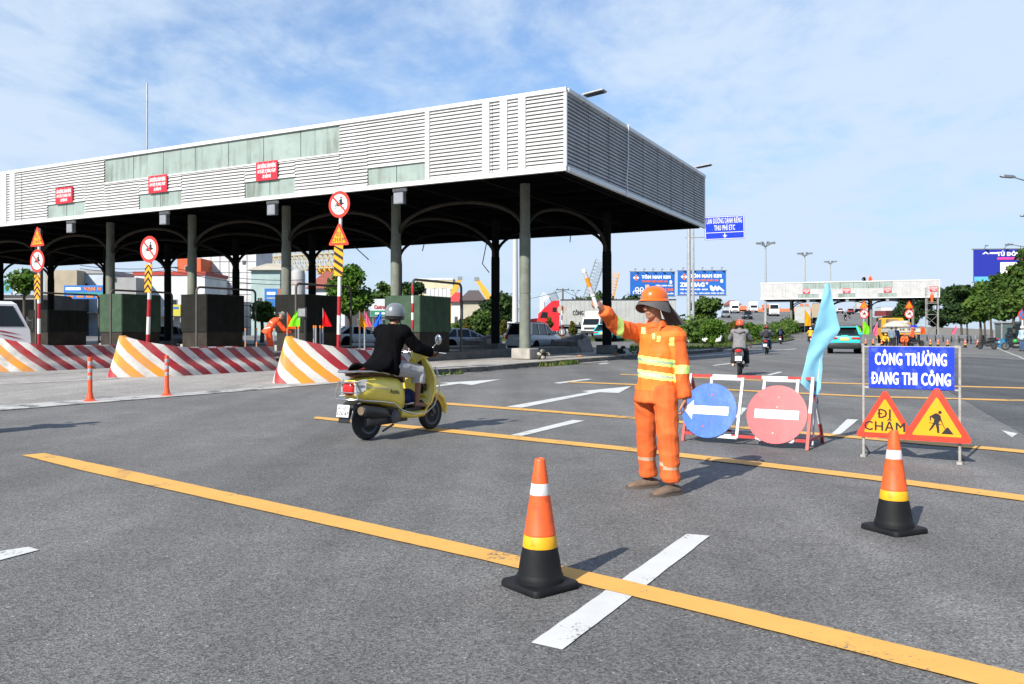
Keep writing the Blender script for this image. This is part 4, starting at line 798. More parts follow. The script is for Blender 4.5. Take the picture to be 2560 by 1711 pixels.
def hard_hat(parent, HX, mat, dz=.05, s=1., name='helmet', brim=True):
    mb = MB(); X = HX @ Matrix.Translation((0, -.012, dz)) @ Matrix.Diagonal((s, s * 1.2, s, 1)); mb.lathe([(.102, -.02), (.104, .0), (.103, .024), (.096, .048), (.080, .072), (.055, .090), (.025, .099), (.004, .101)], mat, 28, X)
    if brim:
        ring = lambda r, rf, z: [(r * math.cos(a), (r + rf * max(0, math.sin(a)) ** 2) * math.sin(a), z) for a in [2 * math.pi * i / 28 for i in range(28)]]
        mb.loft([ring(.100, 0, .004), ring(.112, .028, -.022), ring(.114, .028, -.026), ring(.100, 0, -.012)], mat, X)
        for x in (-.03, .03): mb.tube([(x, -.07, .066), (x, 0, .094), (x, .06, .077)], .007, mat, 6, X=X)
    mb.build(name, parent, 50); return X
HVO = M('hi_vis_jacket_orange', (.80, .135, .020), .75, var=.22, scale=7, bump=.25, bscale=40); HVV = M('hi_vis_vest_orange', (.88, .20, .02), .7, var=.16, scale=7, bump=.25, bscale=40); LIME = M('reflective_lime', (.62, .86, .22), .5, var=.08); REFL = M('reflective_grey', (.36, .42, .38), .4, var=.1); REFT = M('reflective_tan', (.55, .38, .26), .5)
ORT = M('work_trousers_orange', (.70, .125, .022), .8, var=.25, scale=6, bump=.25, bscale=40); BROWN = M('brown_work_shoe', (.17, .115, .08), .85, var=.3, scale=15, dirt=.4); HHAT = M('hard_hat_orange', (.92, .15, .015), .28, var=.05, coat=.3); GREYH = M('grey_sun_hat_cloth', (.10, .09, .09), .85, var=.2, scale=9)
JH = dict(pelvis=(.0, .0, .86), chest=(.015, .0, 1.16), neck=(.0, -.005, 1.385), head=(-.022, -.02, 1.535), f=(-.74, -.67, 0), hup=(0, 0, 1),
    ls=(.148, -.098, 1.288), le=(.192, -.10, 1.03), lw=(.210, -.14, .775), rs=(-.128, .085, 1.312), re=(-.325, -.11, 1.355), rw=(-.468, -.245, 1.500),
    lhip=(.062, -.065, .86), lk=(.070, -.15, .47), la=(.092, -.17, .082), rhip=(-.058, .065, .86), rk=(-.062, .12, .48), ra=(-.040, .15, .082), lf=(-.90, -.42, 0), rf=(-.97, -.20, 0))
JH['slim'] = .90
JH['lhand'] = ((.02, -.08, -1), (-.75, .2, 0), (-.5, -.85, 0), .45, .98, 0, .3)
BT0, BT1 = Vector((-.536, -.312, 1.555)), Vector((-.633, -.345, 1.820)); bdir = (BT1 - BT0).normalized()
fd_ = Vector((-.62, -.42, .68)); pn = (Vector((-.8, .3, .2))); JH['rhand'] = (Vector((-.52, -.48, .55)), Vector((-.75, .45, -.35)), bdir, 1.0, 1.0, 0, .9)
def paint_h(c, n):
    arm_r = c.x < -.175 and c.z > 1.2; arm_l = c.x > .12 and c.z < 1.29
    if arm_r: return 2 if -.345 < c.x < -.290 else 0
    if arm_l and c.x > .122 + .05 * (1.29 - c.z):
        return 2 if .985 < c.z < 1.052 else 0
    for x0, x1, z0, z1 in ((-.125, -.095, 1.305, 1.36), (.085, .12, 1.215, 1.275), (-.048, -.028, 1.265, 1.315), (-.015, .012, 1.245, 1.29)):
        if x0 < c.x < x1 and z0 < c.z < z1 and n.y < -.1: return 2
    t = c.z + .13 * c.x
    for b0 in (1.078, .962):
        if abs(t - b0) < .0075: return 3
        if abs(t - b0) < .031: return 2
    return 1 if (c.z < 1.33 and c.z > .845) else 0
JH['pantpaint'] = lambda c, n: 1 if abs(c.z - (.255 if c.x < .02 else .225)) < .0125 else 0
HP = G(1640, 1228); hero, HX = person('flagman in orange hi-vis clothes and hard hat raising a signal baton', JH, HP, 0, [HVO, HVV, LIME, REFL], [ORT, REFT], BROWN, SKIN2, None, .0080, loose=.020, wr=.017, flare=.024, paint=paint_h, lo=.06, pl=.020)
for q in (-1, 1):
    mb = MB(); mb.ell((q * .032, .074, .010), (.013, .008, .005), EYEM, 10, 6, HX); mb.build('eye', hero); mb = MB(); mb.tube([(q * .015, .093, .033), (q * .035, .087, .037), (q * .052, .072, .033)], .005, HAIR, 6, X=HX); mb.build('eyebrow', hero)
mb = MB(); mb.tube([(-.022, .085, -.062), (0, .094, -.0615), (.022, .085, -.062)], .0026, LIPM, 6, X=HX); mb.build('mouth', hero)
mb = MB(); mb.ell((0, -.026, .045), (.074, .084, .070), HAIR, 16, 8, HX); mb.build('hair', hero)
hard_hat(hero, HX, HHAT, .068, .99)
mb = MB(); rings = []
for k, (r, dz) in enumerate(((.086, .072), (.104, .058), (.122, .034), (.142, .000), (.144, -.006), (.120, .022), (.098, .048), (.086, .062))):
    rings.append([(r * (1 + .0 * k) * math.cos(a) * (1.02), -.012 + (r * (1.22 if math.sin(a) > 0 else 1.0 - .32 * max(0, (r - .09) / .095))) * math.sin(a), dz - (.055 * (r - .086) / .058) * abs(math.cos(a)) ** 2 + (.026 * math.sin(a) if math.sin(a) > 0 else 0) * (r - .086) / .058 + .008 * math.sin(2 * a + 1) * (r - .086) / .058) for a in [2 * math.pi * i / 36 for i in range(36)]])
mb.loft(rings, GREYH, HX, caps=False)
mb.build('sun_hat', hero, 70)
mb = MB(); vs = []; nj, ni = 9, 13
for j in range(nj):
    for i in range(ni):
        f = i / (ni - 1); a = math.pi * (1.10 + .52 * f); z = .05 - .205 * (j / (nj - 1)); r = .098 + .125 * (j / (nj - 1)) ** 1.15 + .008 * math.sin(i * 1.9 + j * .5); vs.append((r * math.cos(a) * 1.0, -.015 + r * math.sin(a) * (1.0 + .35 * j / nj), z))
mb.add(vs, [(j * ni + i, j * ni + i + 1, (j + 1) * ni + i + 1, (j + 1) * ni + i) for j in range(nj - 1) for i in range(ni - 1)], GREYH, HX); k = len(vs); mb.add([(v[0] * 1.03, v[1] * 1.03, v[2]) for v in vs], [(j * ni + i, (j + 1) * ni + i, (j + 1) * ni + i + 1, j * ni + i + 1) for j in range(nj - 1) for i in range(ni - 1)], GREYH, HX); mb.build('neck_flap', hero, 80)
# collar
mb = MB(); nkp = Vector(JH['neck']); cx_ = frame_of(nkp, (-.55, -.83, 0)); rings = []
for r, z in ((.072, -.02), (.068, .035), (.074, .034), (.092, -.012)): rings.append([(r * math.cos(a), r * .98 * math.sin(a) + .004, z - (.05 if math.sin(a) > .75 else .0) - .012 * math.sin(a)) for a in [2 * math.pi * i / 28 for i in range(28)]])
mb.loft(rings, HVO, cx_, caps=False); mb.build('collar', hero, 70)
t = thing('signal_baton', 'clear and orange signal baton in the flagman\'s raised hand', 'baton', HP); WHP = M('white_plastic', (.80, .80, .78), .35); CLR = M('clear_baton_tube', (.55, .52, .54), .2, var=.2, scale=60); ORB = M('orange_baton_sleeve', (.90, .30, .01), .3, var=.3, scale=90)
L_ = (BT1 - BT0).length; bp = lambda f: BT0 + bdir * L_ * f
for nm, f0, f1, r, m_ in (('handle', -.12, .2, .0155, WHP), ('collar_ring', .2, .235, .021, WHP), ('clear_tube', .235, .48, .0165, CLR), ('orange_sleeve', .48, .74, .0175, ORB), ('clear_tube', .74, .90, .0165, CLR), ('cap', .90, 1.0, .0185, WHP)): mb = MB(); mb.tube([bp(f0), bp(f1)], r, m_, 14); mb.build(nm, t, 50)
# ---------------------------------------------------------------- two wheelers (local +y is forward)
SILVER = M('chrome', (.55, .55, .55), .22, metal=.85, var=.05); ENG = M('engine_metal', (.10, .10, .105), .5, metal=.5, var=.3, scale=10); TAILR = M('tail_lamp_red', (.55, .02, .02), .2, coat=.5); PLATE = M('number_plate_white', (.72, .72, .72), .5, dirt=.2); GLASSM = M('mirror_glass', (.65, .72, .78), .08, metal=.9)
def wheel(par, y, r, w=.10, nm='wheel', spokes=5, x=0., rimm=None):
    mb = MB(); X = Matrix.Translation((x, y, r)) @ Matrix.Rotation(R(90), 4, 'Y'); mb.lathe([(r * .66, -w * .36), (r * .80, -w * .48), (r * .93, -w * .42), (r * .985, -w * .22), (r, 0), (r * .985, w * .22), (r * .93, w * .42), (r * .80, w * .48), (r * .66, w * .36)], RUB, 32, X); o = mb.build(nm, par, 50)
    mb = MB(); mt = rimm or ENG; mb.lathe([(r * .70, -w * .40), (r * .70, w * .40), (r * .58, w * .36), (r * .55, 0), (r * .58, -w * .36)], mt, 32, X); mb.lathe([(r * .2, -w * .42), (r * .2, w * .42)], mt, 16, X)
    for i in range(spokes): a = 2 * math.pi * i / spokes; mb.bar((x, y + r * .15 * math.cos(a), r + r * .15 * math.sin(a)), (x, y + r * .62 * math.cos(a), r + r * .62 * math.sin(a)), w * .3, r * .16, mt, up=(1, 0, 0))
    mb.build('rim', o, 40); return o
def sect(y, w, z0, z1, n=16, p=2.6):
    """superellipse ring across x, z at station y"""
    c = (z0 + z1) / 2; h = (z1 - z0) / 2; s_ = lambda v: math.copysign(abs(v) ** (2 / p), v); return [(w * s_(math.cos(a)), y, c + h * s_(math.sin(a))) for a in [2 * math.pi * i / n for i in range(n)]]
YELP = M('scooter_yellow_paint', (1.0, .77, .115), .35, var=.05, scale=4, coat=.25, dirt=.18, dirtc=(.42, .27, .05), dscale=8); BRN = M('brown_seat_vinyl', (.055, .018, .013), .45, var=.2); NAVY = M('navy_bag', (.01, .018, .11), .6)
def make_scooter(label, loc, rz):
    t = thing('motor_scooter', label, 'scooter', loc, rz)
    wheel(t, -.63, .235, .115); wheel(t, .63, .225, .095)
    mb = MB(); mb.loft([sect(-.96, .05, .60, .70), sect(-.93, .13, .545, .735), sect(-.85, .18, .49, .765), sect(-.70, .205, .45, .785), sect(-.50, .215, .415, .785), sect(-.30, .205, .37, .765), sect(-.16, .18, .33, .74), sect(-.06, .13, .30, .66), sect(-.03, .10, .30, .60)], YELP); mb.loft([sect(-.16, .17, .225, .36), sect(.1, .185, .20, .31), sect(.30, .18, .20, .32), sect(.40, .14, .24, .40)], YELP); mb.build('body', t, 50)
    mb = MB(); mb.loft([[(x, y, z) for x, z in ((-.15, .30), (.15, .30), (.15, .345), (-.15, .345))] for y in (-.08, .36)], BLK); mb.box((0, -.25, .28), (.2, .55, .2), BLK); mb.box((0, -.62, .36), (.24, .36, .16), BLK, bev=.05); mb.build('floor_board', t, 0)
    mb = MB(); rows = []    # leg shield
    for y, z, w in ((.33, .30, .19), (.41, .40, .235), (.455, .55, .265), (.46, .70, .265), (.435, .83, .22), (.40, .93, .15), (.38, .985, .10)): rows.append([(w * math.sin(a), y - .09 * (1 - math.cos(a)) * (w / .26), z) for a in [(-1.45 + 2.9 * i / 12) for i in range(13)]] + [(w * .96 * math.sin(a), y + .055 - .09 * (1 - math.cos(a)) * (w / .26), z) for a in [(1.45 - 2.9 * i / 12) for i in range(13)]])
    mb.loft(rows, YELP); mb.build('leg_shield', t, 55)
    mb = MB(); mb.loft([sect(.34, .05, .92, 1.02), sect(.36, .12, .95, 1.09), sect(.42, .15, .96, 1.115), sect(.50, .13, .97, 1.09), sect(.56, .07, .98, 1.05)], YELP); mb.build('headset', t, 50)
    mb = MB(); rings = [[(w * math.sin(a), .63 + r * math.cos(b), .225 + r * math.sin(b) + .05 * math.cos(a)) for a in [-1.4 + 2.8 * i / 8 for i in range(9)]] + [(w * .92 * math.sin(a), .63 + (r - .03) * math.cos(b), .225 + (r - .03) * math.sin(b) + .05 * math.cos(a)) for a in [1.4 - 2.8 * i / 8 for i in range(9)]] for b, r, w in ((-.15, .30, .05), (.25, .285, .085), (.8, .275, .10), (1.35, .28, .11), (1.9, .30, .115), (2.4, .31, .11))]; mb.loft(rings, YELP); mb.build('front_fender', t, 55)
    mb = MB(); mb.bar((-.075, .62, .225), (-.06, .43, .62), .03, .05, ENG); mb.bar((.075, .62, .225), (.06, .43, .62), .03, .05, ENG); mb.tube([(0, .45, .5), (0, .40, .95)], .03, BLK, 8); mb.build('fork', t)
    mb = MB(); mb.loft([sect(-.93, .08, .79, .815), sect(-.85, .135, .775, .855), sect(-.6, .145, .765, .865), sect(-.42, .14, .755, .835), sect(-.2, .125, .745, .825), sect(-.06, .095, .68, .80), sect(.0, .05, .66, .75)], BRN); mb.build('seat', t, 50)
    mb = MB(); pts = [(.17, -.42, .80), (.185, -.55, .825), (.18, -.75, .845), (.15, -.95, .85), (.08, -1.03, .845)]; mb.tube(pts + [(-x, y, z) for x, y, z in pts[::-1]], [(.012, .02)] * 10, SILVER, 8, side=(0, 0, 1)); mb.loft([sect(-1.03, .07, .835, .85), sect(-.9, .13, .835, .855), sect(-.78, .10, .84, .853)], SILVER); mb.build('grab_rail', t, 50)
    mb = MB(); side = [(.17, -.98, .52), (.215, -.86, .50), (.235, -.62, .475), (.232, -.40, .44), (.215, -.22, .34), (.205, .05, .265), (.20, .30, .27), (.225, .43, .36), (.27, .475, .55), (.27, .47, .72), (.23, .44, .86)]
    for s_ in (1, -1): mb.tube([(s_ * x, y, z) for x, y, z in side], .0095, SILVER, 8)
    mb.tube([(.17, -.98, .52), (.08, -1.04, .52), (-.08, -1.04, .52), (-.17, -.98, .52)], .0095, SILVER, 8); 
    for z in (.60, .72): mb.tube([(.17, -.93, z), (.12, -1.005, z), (-.12, -1.005, z), (-.17, -.93, z)], .008, SILVER, 8)
    for s_ in (1, -1): mb.tube([(s_ * .17, -.98, .52), (s_ * .16, -.99, .62), (s_ * .12, -.97, .74)], .009, SILVER, 8); mb.tube([(s_ * .22, -.45, .625), (s_ * .222, -.62, .64), (s_ * .20, -.80, .655), (s_ * .13, -.94, .66)], .006, SILVER, 6)
    mb.build('crash_bar', t)
    mb = MB(); mb.loft([sect(-.985, .06, .60, .70), sect(-.965, .085, .565, .725), sect(-.90, .10, .55, .74)], TAILR); mb.build('tail_lamp', t, 50)
    for s_ in (-1, 1):
        mb = MB(); mb.loft([[(s_ * .095, -.955, .57), (s_ * .125, -.945, .57), (s_ * .13, -.94, .73), (s_ * .10, -.955, .73)], [(s_ * .17, -.86, .63), (s_ * .185, -.85, .63), (s_ * .185, -.84, .755), (s_ * .17, -.86, .755)]], M('clear_lens', (.5, .5, .48), .15, coat=.6)); mb.build('turn_signal', t, 0)
        mb = MB(); mb.tube([(s_ * .10, .41, 1.04), (s_ * .24, .37, 1.05), (s_ * .345, .33, 1.04)], .013, SILVER, 8); mb.build('handlebar', t); mb = MB(); mb.tube([(s_ * .245, .37, 1.05), (s_ * .36, .325, 1.04)], .019, BLK, 10); mb.build('grip', t)
        mb = MB(); mb.tube([(s_ * .25, .39, 1.05), (s_ * .40, .45, 1.035)], .006, SILVER, 6); mb.build('brake_lever', t)
        mb = MB(); mb.tube([(s_ * .18, .40, 1.06), (s_ * .205, .43, 1.12), (s_ * .26, .42, 1.16)], .007, SILVER, 8); mi = mb.build('mirror', t); mb = MB(); X = Matrix.Translation((s_ * .29, .42, 1.215)); mb.ell((0, .012, 0), (.05, .018, .07), SILVER, 16, 8, X); mb.ell((0, -.004, 0), (.044, .008, .063), GLASSM, 16, 8, X); mb.build('mirror_glass', mi)
    mb = MB(); X = XY((0, -1.045, .385), (1, 0, 0), (0, .18, 1)); mb.box((0, 0, 0), (.19, .145, .006), PLATE, X); mb.text('61-D1', .055, BLK, X @ Matrix.Translation((0, .035, .0045)), bold=.001, depth=.0006); mb.text('376.47', .062, BLK, X @ Matrix.Translation((0, -.032, .0045)), bold=.001, depth=.0006); mb.build('number_plate', t, 0)
    mb = MB(); mb.loft([[(x, y, z) for x, z in ((-.09, zz), (.09, zz), (.09, zz + .02), (-.09, zz + .02))] for y, zz in ((-.84, .50), (-.96, .43), (-1.02, .30), (-1.03, .24))], BLK); mb.build('rear_mudguard', t, 0)
    mb = MB(); mb.tube([(.175, -.92, .385), (.175, -.90, .385), (.17, -.52, .325), (.165, -.46, .315)], [.045, .068, .066, .04], BLK, 16); mb.tube([(.165, -.46, .315), (.15, -.30, .22), (.08, -.1, .2)], .018, ENG, 8); mb.tube([(.175, -.935, .385), (.175, -.915, .385)], .05, M('exhaust_tip', (.28, .22, .15), .4, metal=.5), 14); mb.build('exhaust', t, 50)
    mb = MB(); mb.loft([sect(-.75, .12, .16, .30), sect(-.45, .135, .16, .36), sect(-.2, .12, .16, .34)], ENG); mb.lathe([(.085, 0), (.085, .05), (.05, .06)], ENG, 18, Matrix.Translation((.13, -.30, .265)) @ Matrix.Rotation(R(90), 4, 'Y')); mb.bar((.1, -.25, .16), (.14, -.50, .10), .02, .02, ENG); mb.build('engine', t, 40)
    mb = MB(); mb.tube([(.16, -.12, .40), (.225, -.10, .41), (.25, -.04, .42)], .011, SILVER, 8); mb.build('foot_peg', t)
    mb = MB(); mb.text('Attila', .07, BLK, Matrix.Translation((.2195, -.36, .58)) @ Matrix.Rotation(R(-3), 4, 'Y') @ XY((0, 0, 0), (0, 1, -.12), (0, .15, 1)), bold=.0015, depth=.0008); mb.build('lettering', t, 0)
    b = thing('bag', 'navy blue bag on the yellow scooter\'s floor board', 'bag', loc, rz); mb = MB(); mb.ell((-.01, .14, .46), (.125, .14, .125), NAVY, 16, 10); mb.build('bag_body', b, 60); return t
SCL, SCR = Vector((-1.44, 10.66, 0)), R(-32); make_scooter('yellow motor scooter ridden past the striped barriers', SCL, SCR)
JS = dict(pelvis=(0, -.30, .915), chest=(0, -.20, 1.20), neck=(0, -.13, 1.40), head=(0, -.09, 1.545), f=(.12, 1, -.06), hup=(0, 0, 1), ls=(-.18, -.155, 1.312), rs=(.18, -.155, 1.312), le=(-.27, .02, 1.12), re=(.27, .02, 1.12), lw=(-.31, .25, 1.05), rw=(.31, .25, 1.05),
    lhip=(-.09, -.27, .88), rhip=(.09, -.27, .88), lk=(-.17, .17, .80), rk=(.17, .17, .80), la=(-.15, .13, .425), ra=(.17, .13, .425), lf=(-.1, 1, 0), rf=(.15, 1, 0))
JS['lhand'] = ((0, .9, -.1), (0, -.3, -1), (1, 0, 0), .95, 1, 0, .8); JS['rhand'] = ((0, .9, -.1), (0, -.3, -1), (-1, 0, 0), .95, 1, 0, .8)
BLKC = M('black_cloth', (.004, .004, .005), .9, var=.3, scale=8, spec=.06); GRYT = M('light_grey_cotton', (.42, .42, .41), .85, var=.1, scale=10, bump=.3, bscale=60)
rider, RX = person('scooter rider in black jacket, grey cropped trousers and silver helmet', JS, SCL, SCR, BLKC, GRYT, BLK, SKIN, None, .009, leg=.38, loose=.042, wr=.012, flare=.035, pl=.03, lo=.05, headf=(.35, 1, -.05), bare_foot=True)
for s_ in (-1, 1):
    mb = MB(); mb.loft([[(x + s_ * .16, y + .13, z) for x, z in ((-.05, .352), (.05, .352), (.05, .366), (-.05, .366))] for y in (-.09, .18)], BLK); mb.tube([(s_ * .16 - .05, .22, .37), (s_ * .16, .24, .43), (s_ * .16 + .05, .22, .37)], [(.006, .03)] * 3, BLK, 6); mb.build('sandal', rider, 0)
HELG = M('silver_helmet_shell', (.20, .215, .23), .28, metal=.2, coat=.5, var=.04)
def half_helmet(par, X, mat, name='helmet', trim=True):
    mb = MB(); Y = X @ Matrix.Translation((0, -.012, .012)) @ Matrix.Diagonal((1, 1.16, 1, 1)); mb.lathe([(.094, -.05), (.108, -.045), (.112, 0), (.108, .045), (.093, .085), (.065, .115), (.03, .130), (.004, .132)], mat, 28, Y); h = mb.build(name, par, 50)
    if trim:
        mb = MB(); mb.lathe([(.090, -.085), (.106, -.08), (.109, -.05), (.1125, -.046), (.1125, -.040), (.1, -.04)], BLK, 28, Y); mb.build('helmet_trim', h, 50); mb = MB()
        for q in (-1, 1): mb.tube([(q * .095, .0, -.07), (q * .06, .045, -.13), (0, .06, -.145)], .007, BLK, 6, X=X)
        mb.build('strap', h)
    return h
half_helmet(rider, RX, HELG)
mb = MB(); mb.ell((0, -.03, -.035), (.079, .078, .07), HAIR, 14, 8, RX); mb.build('hair', rider)
# jacket tail over the seat
mb = MB(); rows = []
for y, z, w in ((-.36, 1.02, .19), (-.46, .93, .22), (-.60, .885, .215), (-.74, .885, .19), (-.80, .90, .15)): rows.append([(w * math.cos(a), y, z + .05 * math.sin(a) - .035 * abs(math.cos(a)) ** 2) for a in [math.pi * i / 10 for i in range(11)]] + [(w * .96 * math.cos(a), y, z - .02 + .045 * math.sin(a) - .035 * abs(math.cos(a)) ** 2) for a in [math.pi * (1 - i / 10) for i in range(11)]])
mb.loft(rows, BLKC); mb.build('jacket_tail', rider, 80)
# underbone motorbikes
def make_bike(label, loc, rz, pm, pm2, group='motorbikes ridden on the road', plate=True):
    t = thing('motorbike', label, 'motorbike', loc, rz, group)
    wheel(t, -.60, .275, .085, spokes=5); wheel(t, .62, .275, .08, spokes=5)
    mb = MB(); mb.loft([sect(-.95, .05, .70, .78), sect(-.85, .10, .62, .80), sect(-.62, .125, .56, .80), sect(-.38, .13, .50, .78), sect(-.15, .10, .42, .70), sect(.1, .07, .40, .58), sect(.32, .075, .45, .72)], pm); mb.build('body', t, 50)
    mb = MB()
    for s_ in (-1, 1): mb.loft([[(s_ * x, y, z), (s_ * (x + .025), y - .02, z), (s_ * (x + .025), y - .02, z + h), (s_ * x, y, z + h)] for x, y, z, h in ((.07, .15, .32, .18), (.15, .33, .36, .35), (.14, .42, .52, .38), (.06, .47, .70, .28))], pm2)
    mb.build('leg_shield', t, 30); mb = MB(); mb.loft([sect(.28, .05, .92, .98), sect(.36, .12, .90, 1.05), sect(.45, .10, .92, 1.05), sect(.52, .05, .94, 1.01)], pm); mb.build('headset', t, 50)
    mb = MB(); mb.loft([sect(-.80, .07, .81, .84), sect(-.70, .115, .79, .86), sect(-.4, .125, .77, .84), sect(-.15, .10, .73, .80), sect(-.02, .05, .70, .75)], BLK); mb.build('seat', t, 50)
    mb = MB(); mb.tube([(-.07, .62, .275), (-.05, .42, .72)], .022, ENG, 8); mb.tube([(.07, .62, .275), (.05, .42, .72)], .022, ENG, 8); mb.tube([(0, .44, .6), (0, .36, .95)], .025, BLK, 8); mb.build('fork', t)
    mb = MB(); mb.tube([(-.33, .24, 1.03), (-.12, .36, 1.02), (.12, .36, 1.02), (.33, .24, 1.03)], .014, BLK, 8); mb.build('handlebar', t)
    mb = MB(); mb.loft([sect(-.99, .05, .72, .79), sect(-.96, .10, .70, .80), sect(-.90, .11, .70, .80)], TAILR); mb.build('tail_lamp', t, 50)
    for s_ in (-1, 1): mb = MB(); mb.tube([(s_ * .20, .34, 1.03), (s_ * .24, .34, 1.15)], .006, BLK, 6); mb.ell((s_ * .28, .34, 1.18), (.055, .015, .04), GLASSM, 12, 6); mb.build('mirror', t)
    if plate: mb = MB(); X = XY((0, -1.02, .53), (1, 0, 0), (0, .22, 1)); mb.box((0, 0, 0), (.19, .14, .006), PLATE, X); mb.box((0, .03, .004), (.13, .03, .001), GREYM, X); mb.box((0, -.03, .004), (.15, .035, .001), GREYM, X); mb.build('number_plate', t, 0)
    mb = MB(); mb.bar((0, -.86, .66), (0, -1.0, .40), .12, .02, BLK); mb.build('rear_mudguard', t, 0); mb = MB(); mb.tube([(.13, -.95, .42), (.13, -.55, .34), (.12, -.35, .28), (.08, .1, .2)], [.045, .045, .022, .018], ENG, 12); mb.build('exhaust', t)
    mb = MB(); mb.loft([sect(-.35, .09, .22, .42), sect(.0, .11, .20, .44), sect(.18, .07, .24, .40)], ENG); mb.tube([(-.24, .0, .27), (.24, .0, .27)], .013, BLK, 6); mb.build('engine', t, 40); return t
JB = dict(JS); JB.update(pelvis=(0, -.32, .90), chest=(0, -.24, 1.19), neck=(0, -.18, 1.39), head=(0, -.14, 1.535), f=(0, 1, 0), lk=(-.16, .12, .72), rk=(.16, .12, .72), la=(-.20, -.02, .34), ra=(.20, -.02, .34), lf=(0, 1, 0), rf=(0, 1, 0), ls=(-.175, -.2, 1.30), rs=(.175, -.2, 1.30), le=(-.28, -.02, 1.12), re=(.28, -.02, 1.12), lw=(-.31, .16, 1.06), rw=(.31, .16, 1.06))
HOOD = M('grey_hoodie', (.20, .195, .20), .9, var=.12, scale=9, bump=.3, bscale=50); DNM = M('dark_trousers', (.016, .017, .022), .85, var=.2); JEAN = M('blue_jeans', (.05, .10, .20), .85, var=.25); PURP = M('purple_grey_jacket', (.10, .095, .16), .85, var=.2); YTOP = M('yellow_shirt', (.75, .42, .02), .8); WBIKE = M('white_bike_paint', (.55, .55, .55), .3, coat=.4); BBIKE = M('black_bike_paint', (.02, .02, .022), .3, coat=.4); RBIKE = M('red_bike_paint', (.30, .02, .02), .3, coat=.4); BEIGE = M('beige_shoe', (.60, .52, .38), .7)
REDH = M('orange_helmet_shell', (.85, .10, .03), .25, coat=.5, var=.04); DREDH = M('dark_red_helmet_shell', (.22, .01, .02), .25, coat=.5); BLKH = M('black_helmet_shell', (.02, .02, .025), .25, coat=.5); YELH = M('yellow_helmet_shell', (.85, .45, .02), .3); WHTH = M('white_helmet_shell', (.7, .7, .7), .3)
def ride(u, v, s_rz, blab, rlab, pm, pm2, top, pant, shoe, helm, vx=.014):
    p = G(u, v); p.z = 0; bk = make_bike(blab, p, s_rz, pm, pm2); r, X = person(rlab, JB, p, s_rz, top, pant, shoe, SKIN, 'riders on the road', vx, loose=.035, wr=.008, flare=.02, lo=.05, hands=True); half_helmet(r, X, helm, trim=True); mb = MB(); mb.ell((0, -.03, -.035), (.079, .078, .065), HAIR, 12, 6, X); mb.build('hair', r); return bk, r
bk1, rd1 = ride(1850, 938, R(-18), 'white and black motorbike with red tail lamp, under the grey hoodie rider', 'rider in grey hoodie and orange helmet', WBIKE, RBIKE, HOOD, DNM, BEIGE, REDH, .012)
mb = MB(); mb.tube([(-.10, -.26, 1.36), (-.12, -.33, 1.33), (0, -.38, 1.29), (.12, -.33, 1.33), (.10, -.26, 1.36)], [.03, .05, .06, .05, .03], HOOD, 12); mb.build('hood', rd1)
bk2, rd2 = ride(1917, 886, R(-22), 'dark motorbike ridden by the backpack wearer', 'rider in purple grey jacket and jeans with a dark backpack', BBIKE, BBIKE, PURP, JEAN, BLK, DREDH)
def pack(lab, p, rz, m_): t = thing('backpack', lab, 'backpack', p, rz); mb = MB(); mb.loft([sect(-.56, .10, .98, 1.30, 16, 3), sect(-.52, .15, .93, 1.36, 16, 3), sect(-.42, .165, .92, 1.38, 16, 3), sect(-.36, .15, .95, 1.36, 16, 3)], m_); mb.build('pack_body', t, 60); mb = MB(); mb.loft([sect(-.61, .06, .98, 1.12, 12, 3), sect(-.55, .11, .95, 1.16, 12, 3)], m_); mb.build('front_pocket', t, 60)
pack('dark grey backpack on the rider in the purple grey jacket', rd2.location, R(-22), M('dark_grey_pack', (.025, .022, .025), .8))
bk3, rd3 = ride(1952, 861, R(-22), 'black motorbike ridden by the rider with the navy backpack', 'black clad rider with a navy blue backpack', BBIKE, BBIKE, BLKC, DNM, BLK, BLKH, .016)
pack('navy blue backpack on the black clad rider', rd3.location, R(-22), M('navy_pack', (.015, .025, .10), .8))
bk4, rd4 = ride(2026, 862, R(-16), 'black motorbike ridden by the rider in yellow, left of the turquoise car', 'rider in yellow shirt, half hidden by the light blue flag', BBIKE, BBIKE, YTOP, DNM, BLK, WHTH, .016)
# ---------------------------------------------------------------- the bending worker on the island
JW = dict(pelvis=(0, -.10, .88), chest=(.02, .08, 1.15), neck=(.03, .24, 1.30), head=(.04, .35, 1.385), f=(.1, .75, -.65), hup=(0, .6, .8), ls=(-.15, .19, 1.26), rs=(.19, .17, 1.24), le=(-.10, .42, .93), re=(.22, .42, .92), lw=(.0, .60, .80), rw=(.16, .62, .82), lhip=(-.09, -.09, .86), rhip=(.09, -.09, .86), lk=(-.10, -.02, .47), rk=(.10, -.04, .47), la=(-.10, -.05, .08), ra=(.10, -.05, .08), lf=(0, 1, 0), rf=(0, 1, 0))
JW['lhand'] = ((.3, .9, -.1), (.6, 0, -.6), (1, 0, 1), .7, 1, 0, .5); JW['rhand'] = ((-.3, .9, -.1), (-.6, 0, -.6), (-1, 0, 1), .7, 1, 0, .5)
HV2 = M('hi_vis_coat_red_orange', (.90, .085, .012), .7, var=.12); pw = lambda c, n: 1 if (abs((c.z - .2 * c.y) - 1.02) < .022 or abs((c.z + .9 * c.y) - 1.16) < .022) and abs(c.x) < .19 and c.z > .85 else 0
wk, WX = person('worker in orange bending over beside the orange flag', JW, T(8.75, -5.3, .45), R(-62), [HV2, REFL], HV2, BLK, SKIN2, None, .014, loose=.035, wr=.010, flare=.03, paint=pw)
SUNH = M('grey_bucket_hat', (.20, .20, .18), .9, var=.15); mb = MB(); mb.lathe([(.16, -.015), (.165, -.01), (.10, .03), (.098, .08), (.085, .115), (.05, .125), (.004, .127)], SUNH, 24, WX @ Matrix.Translation((0, -.01, .045))); mb.build('sun_hat', wk, 60)

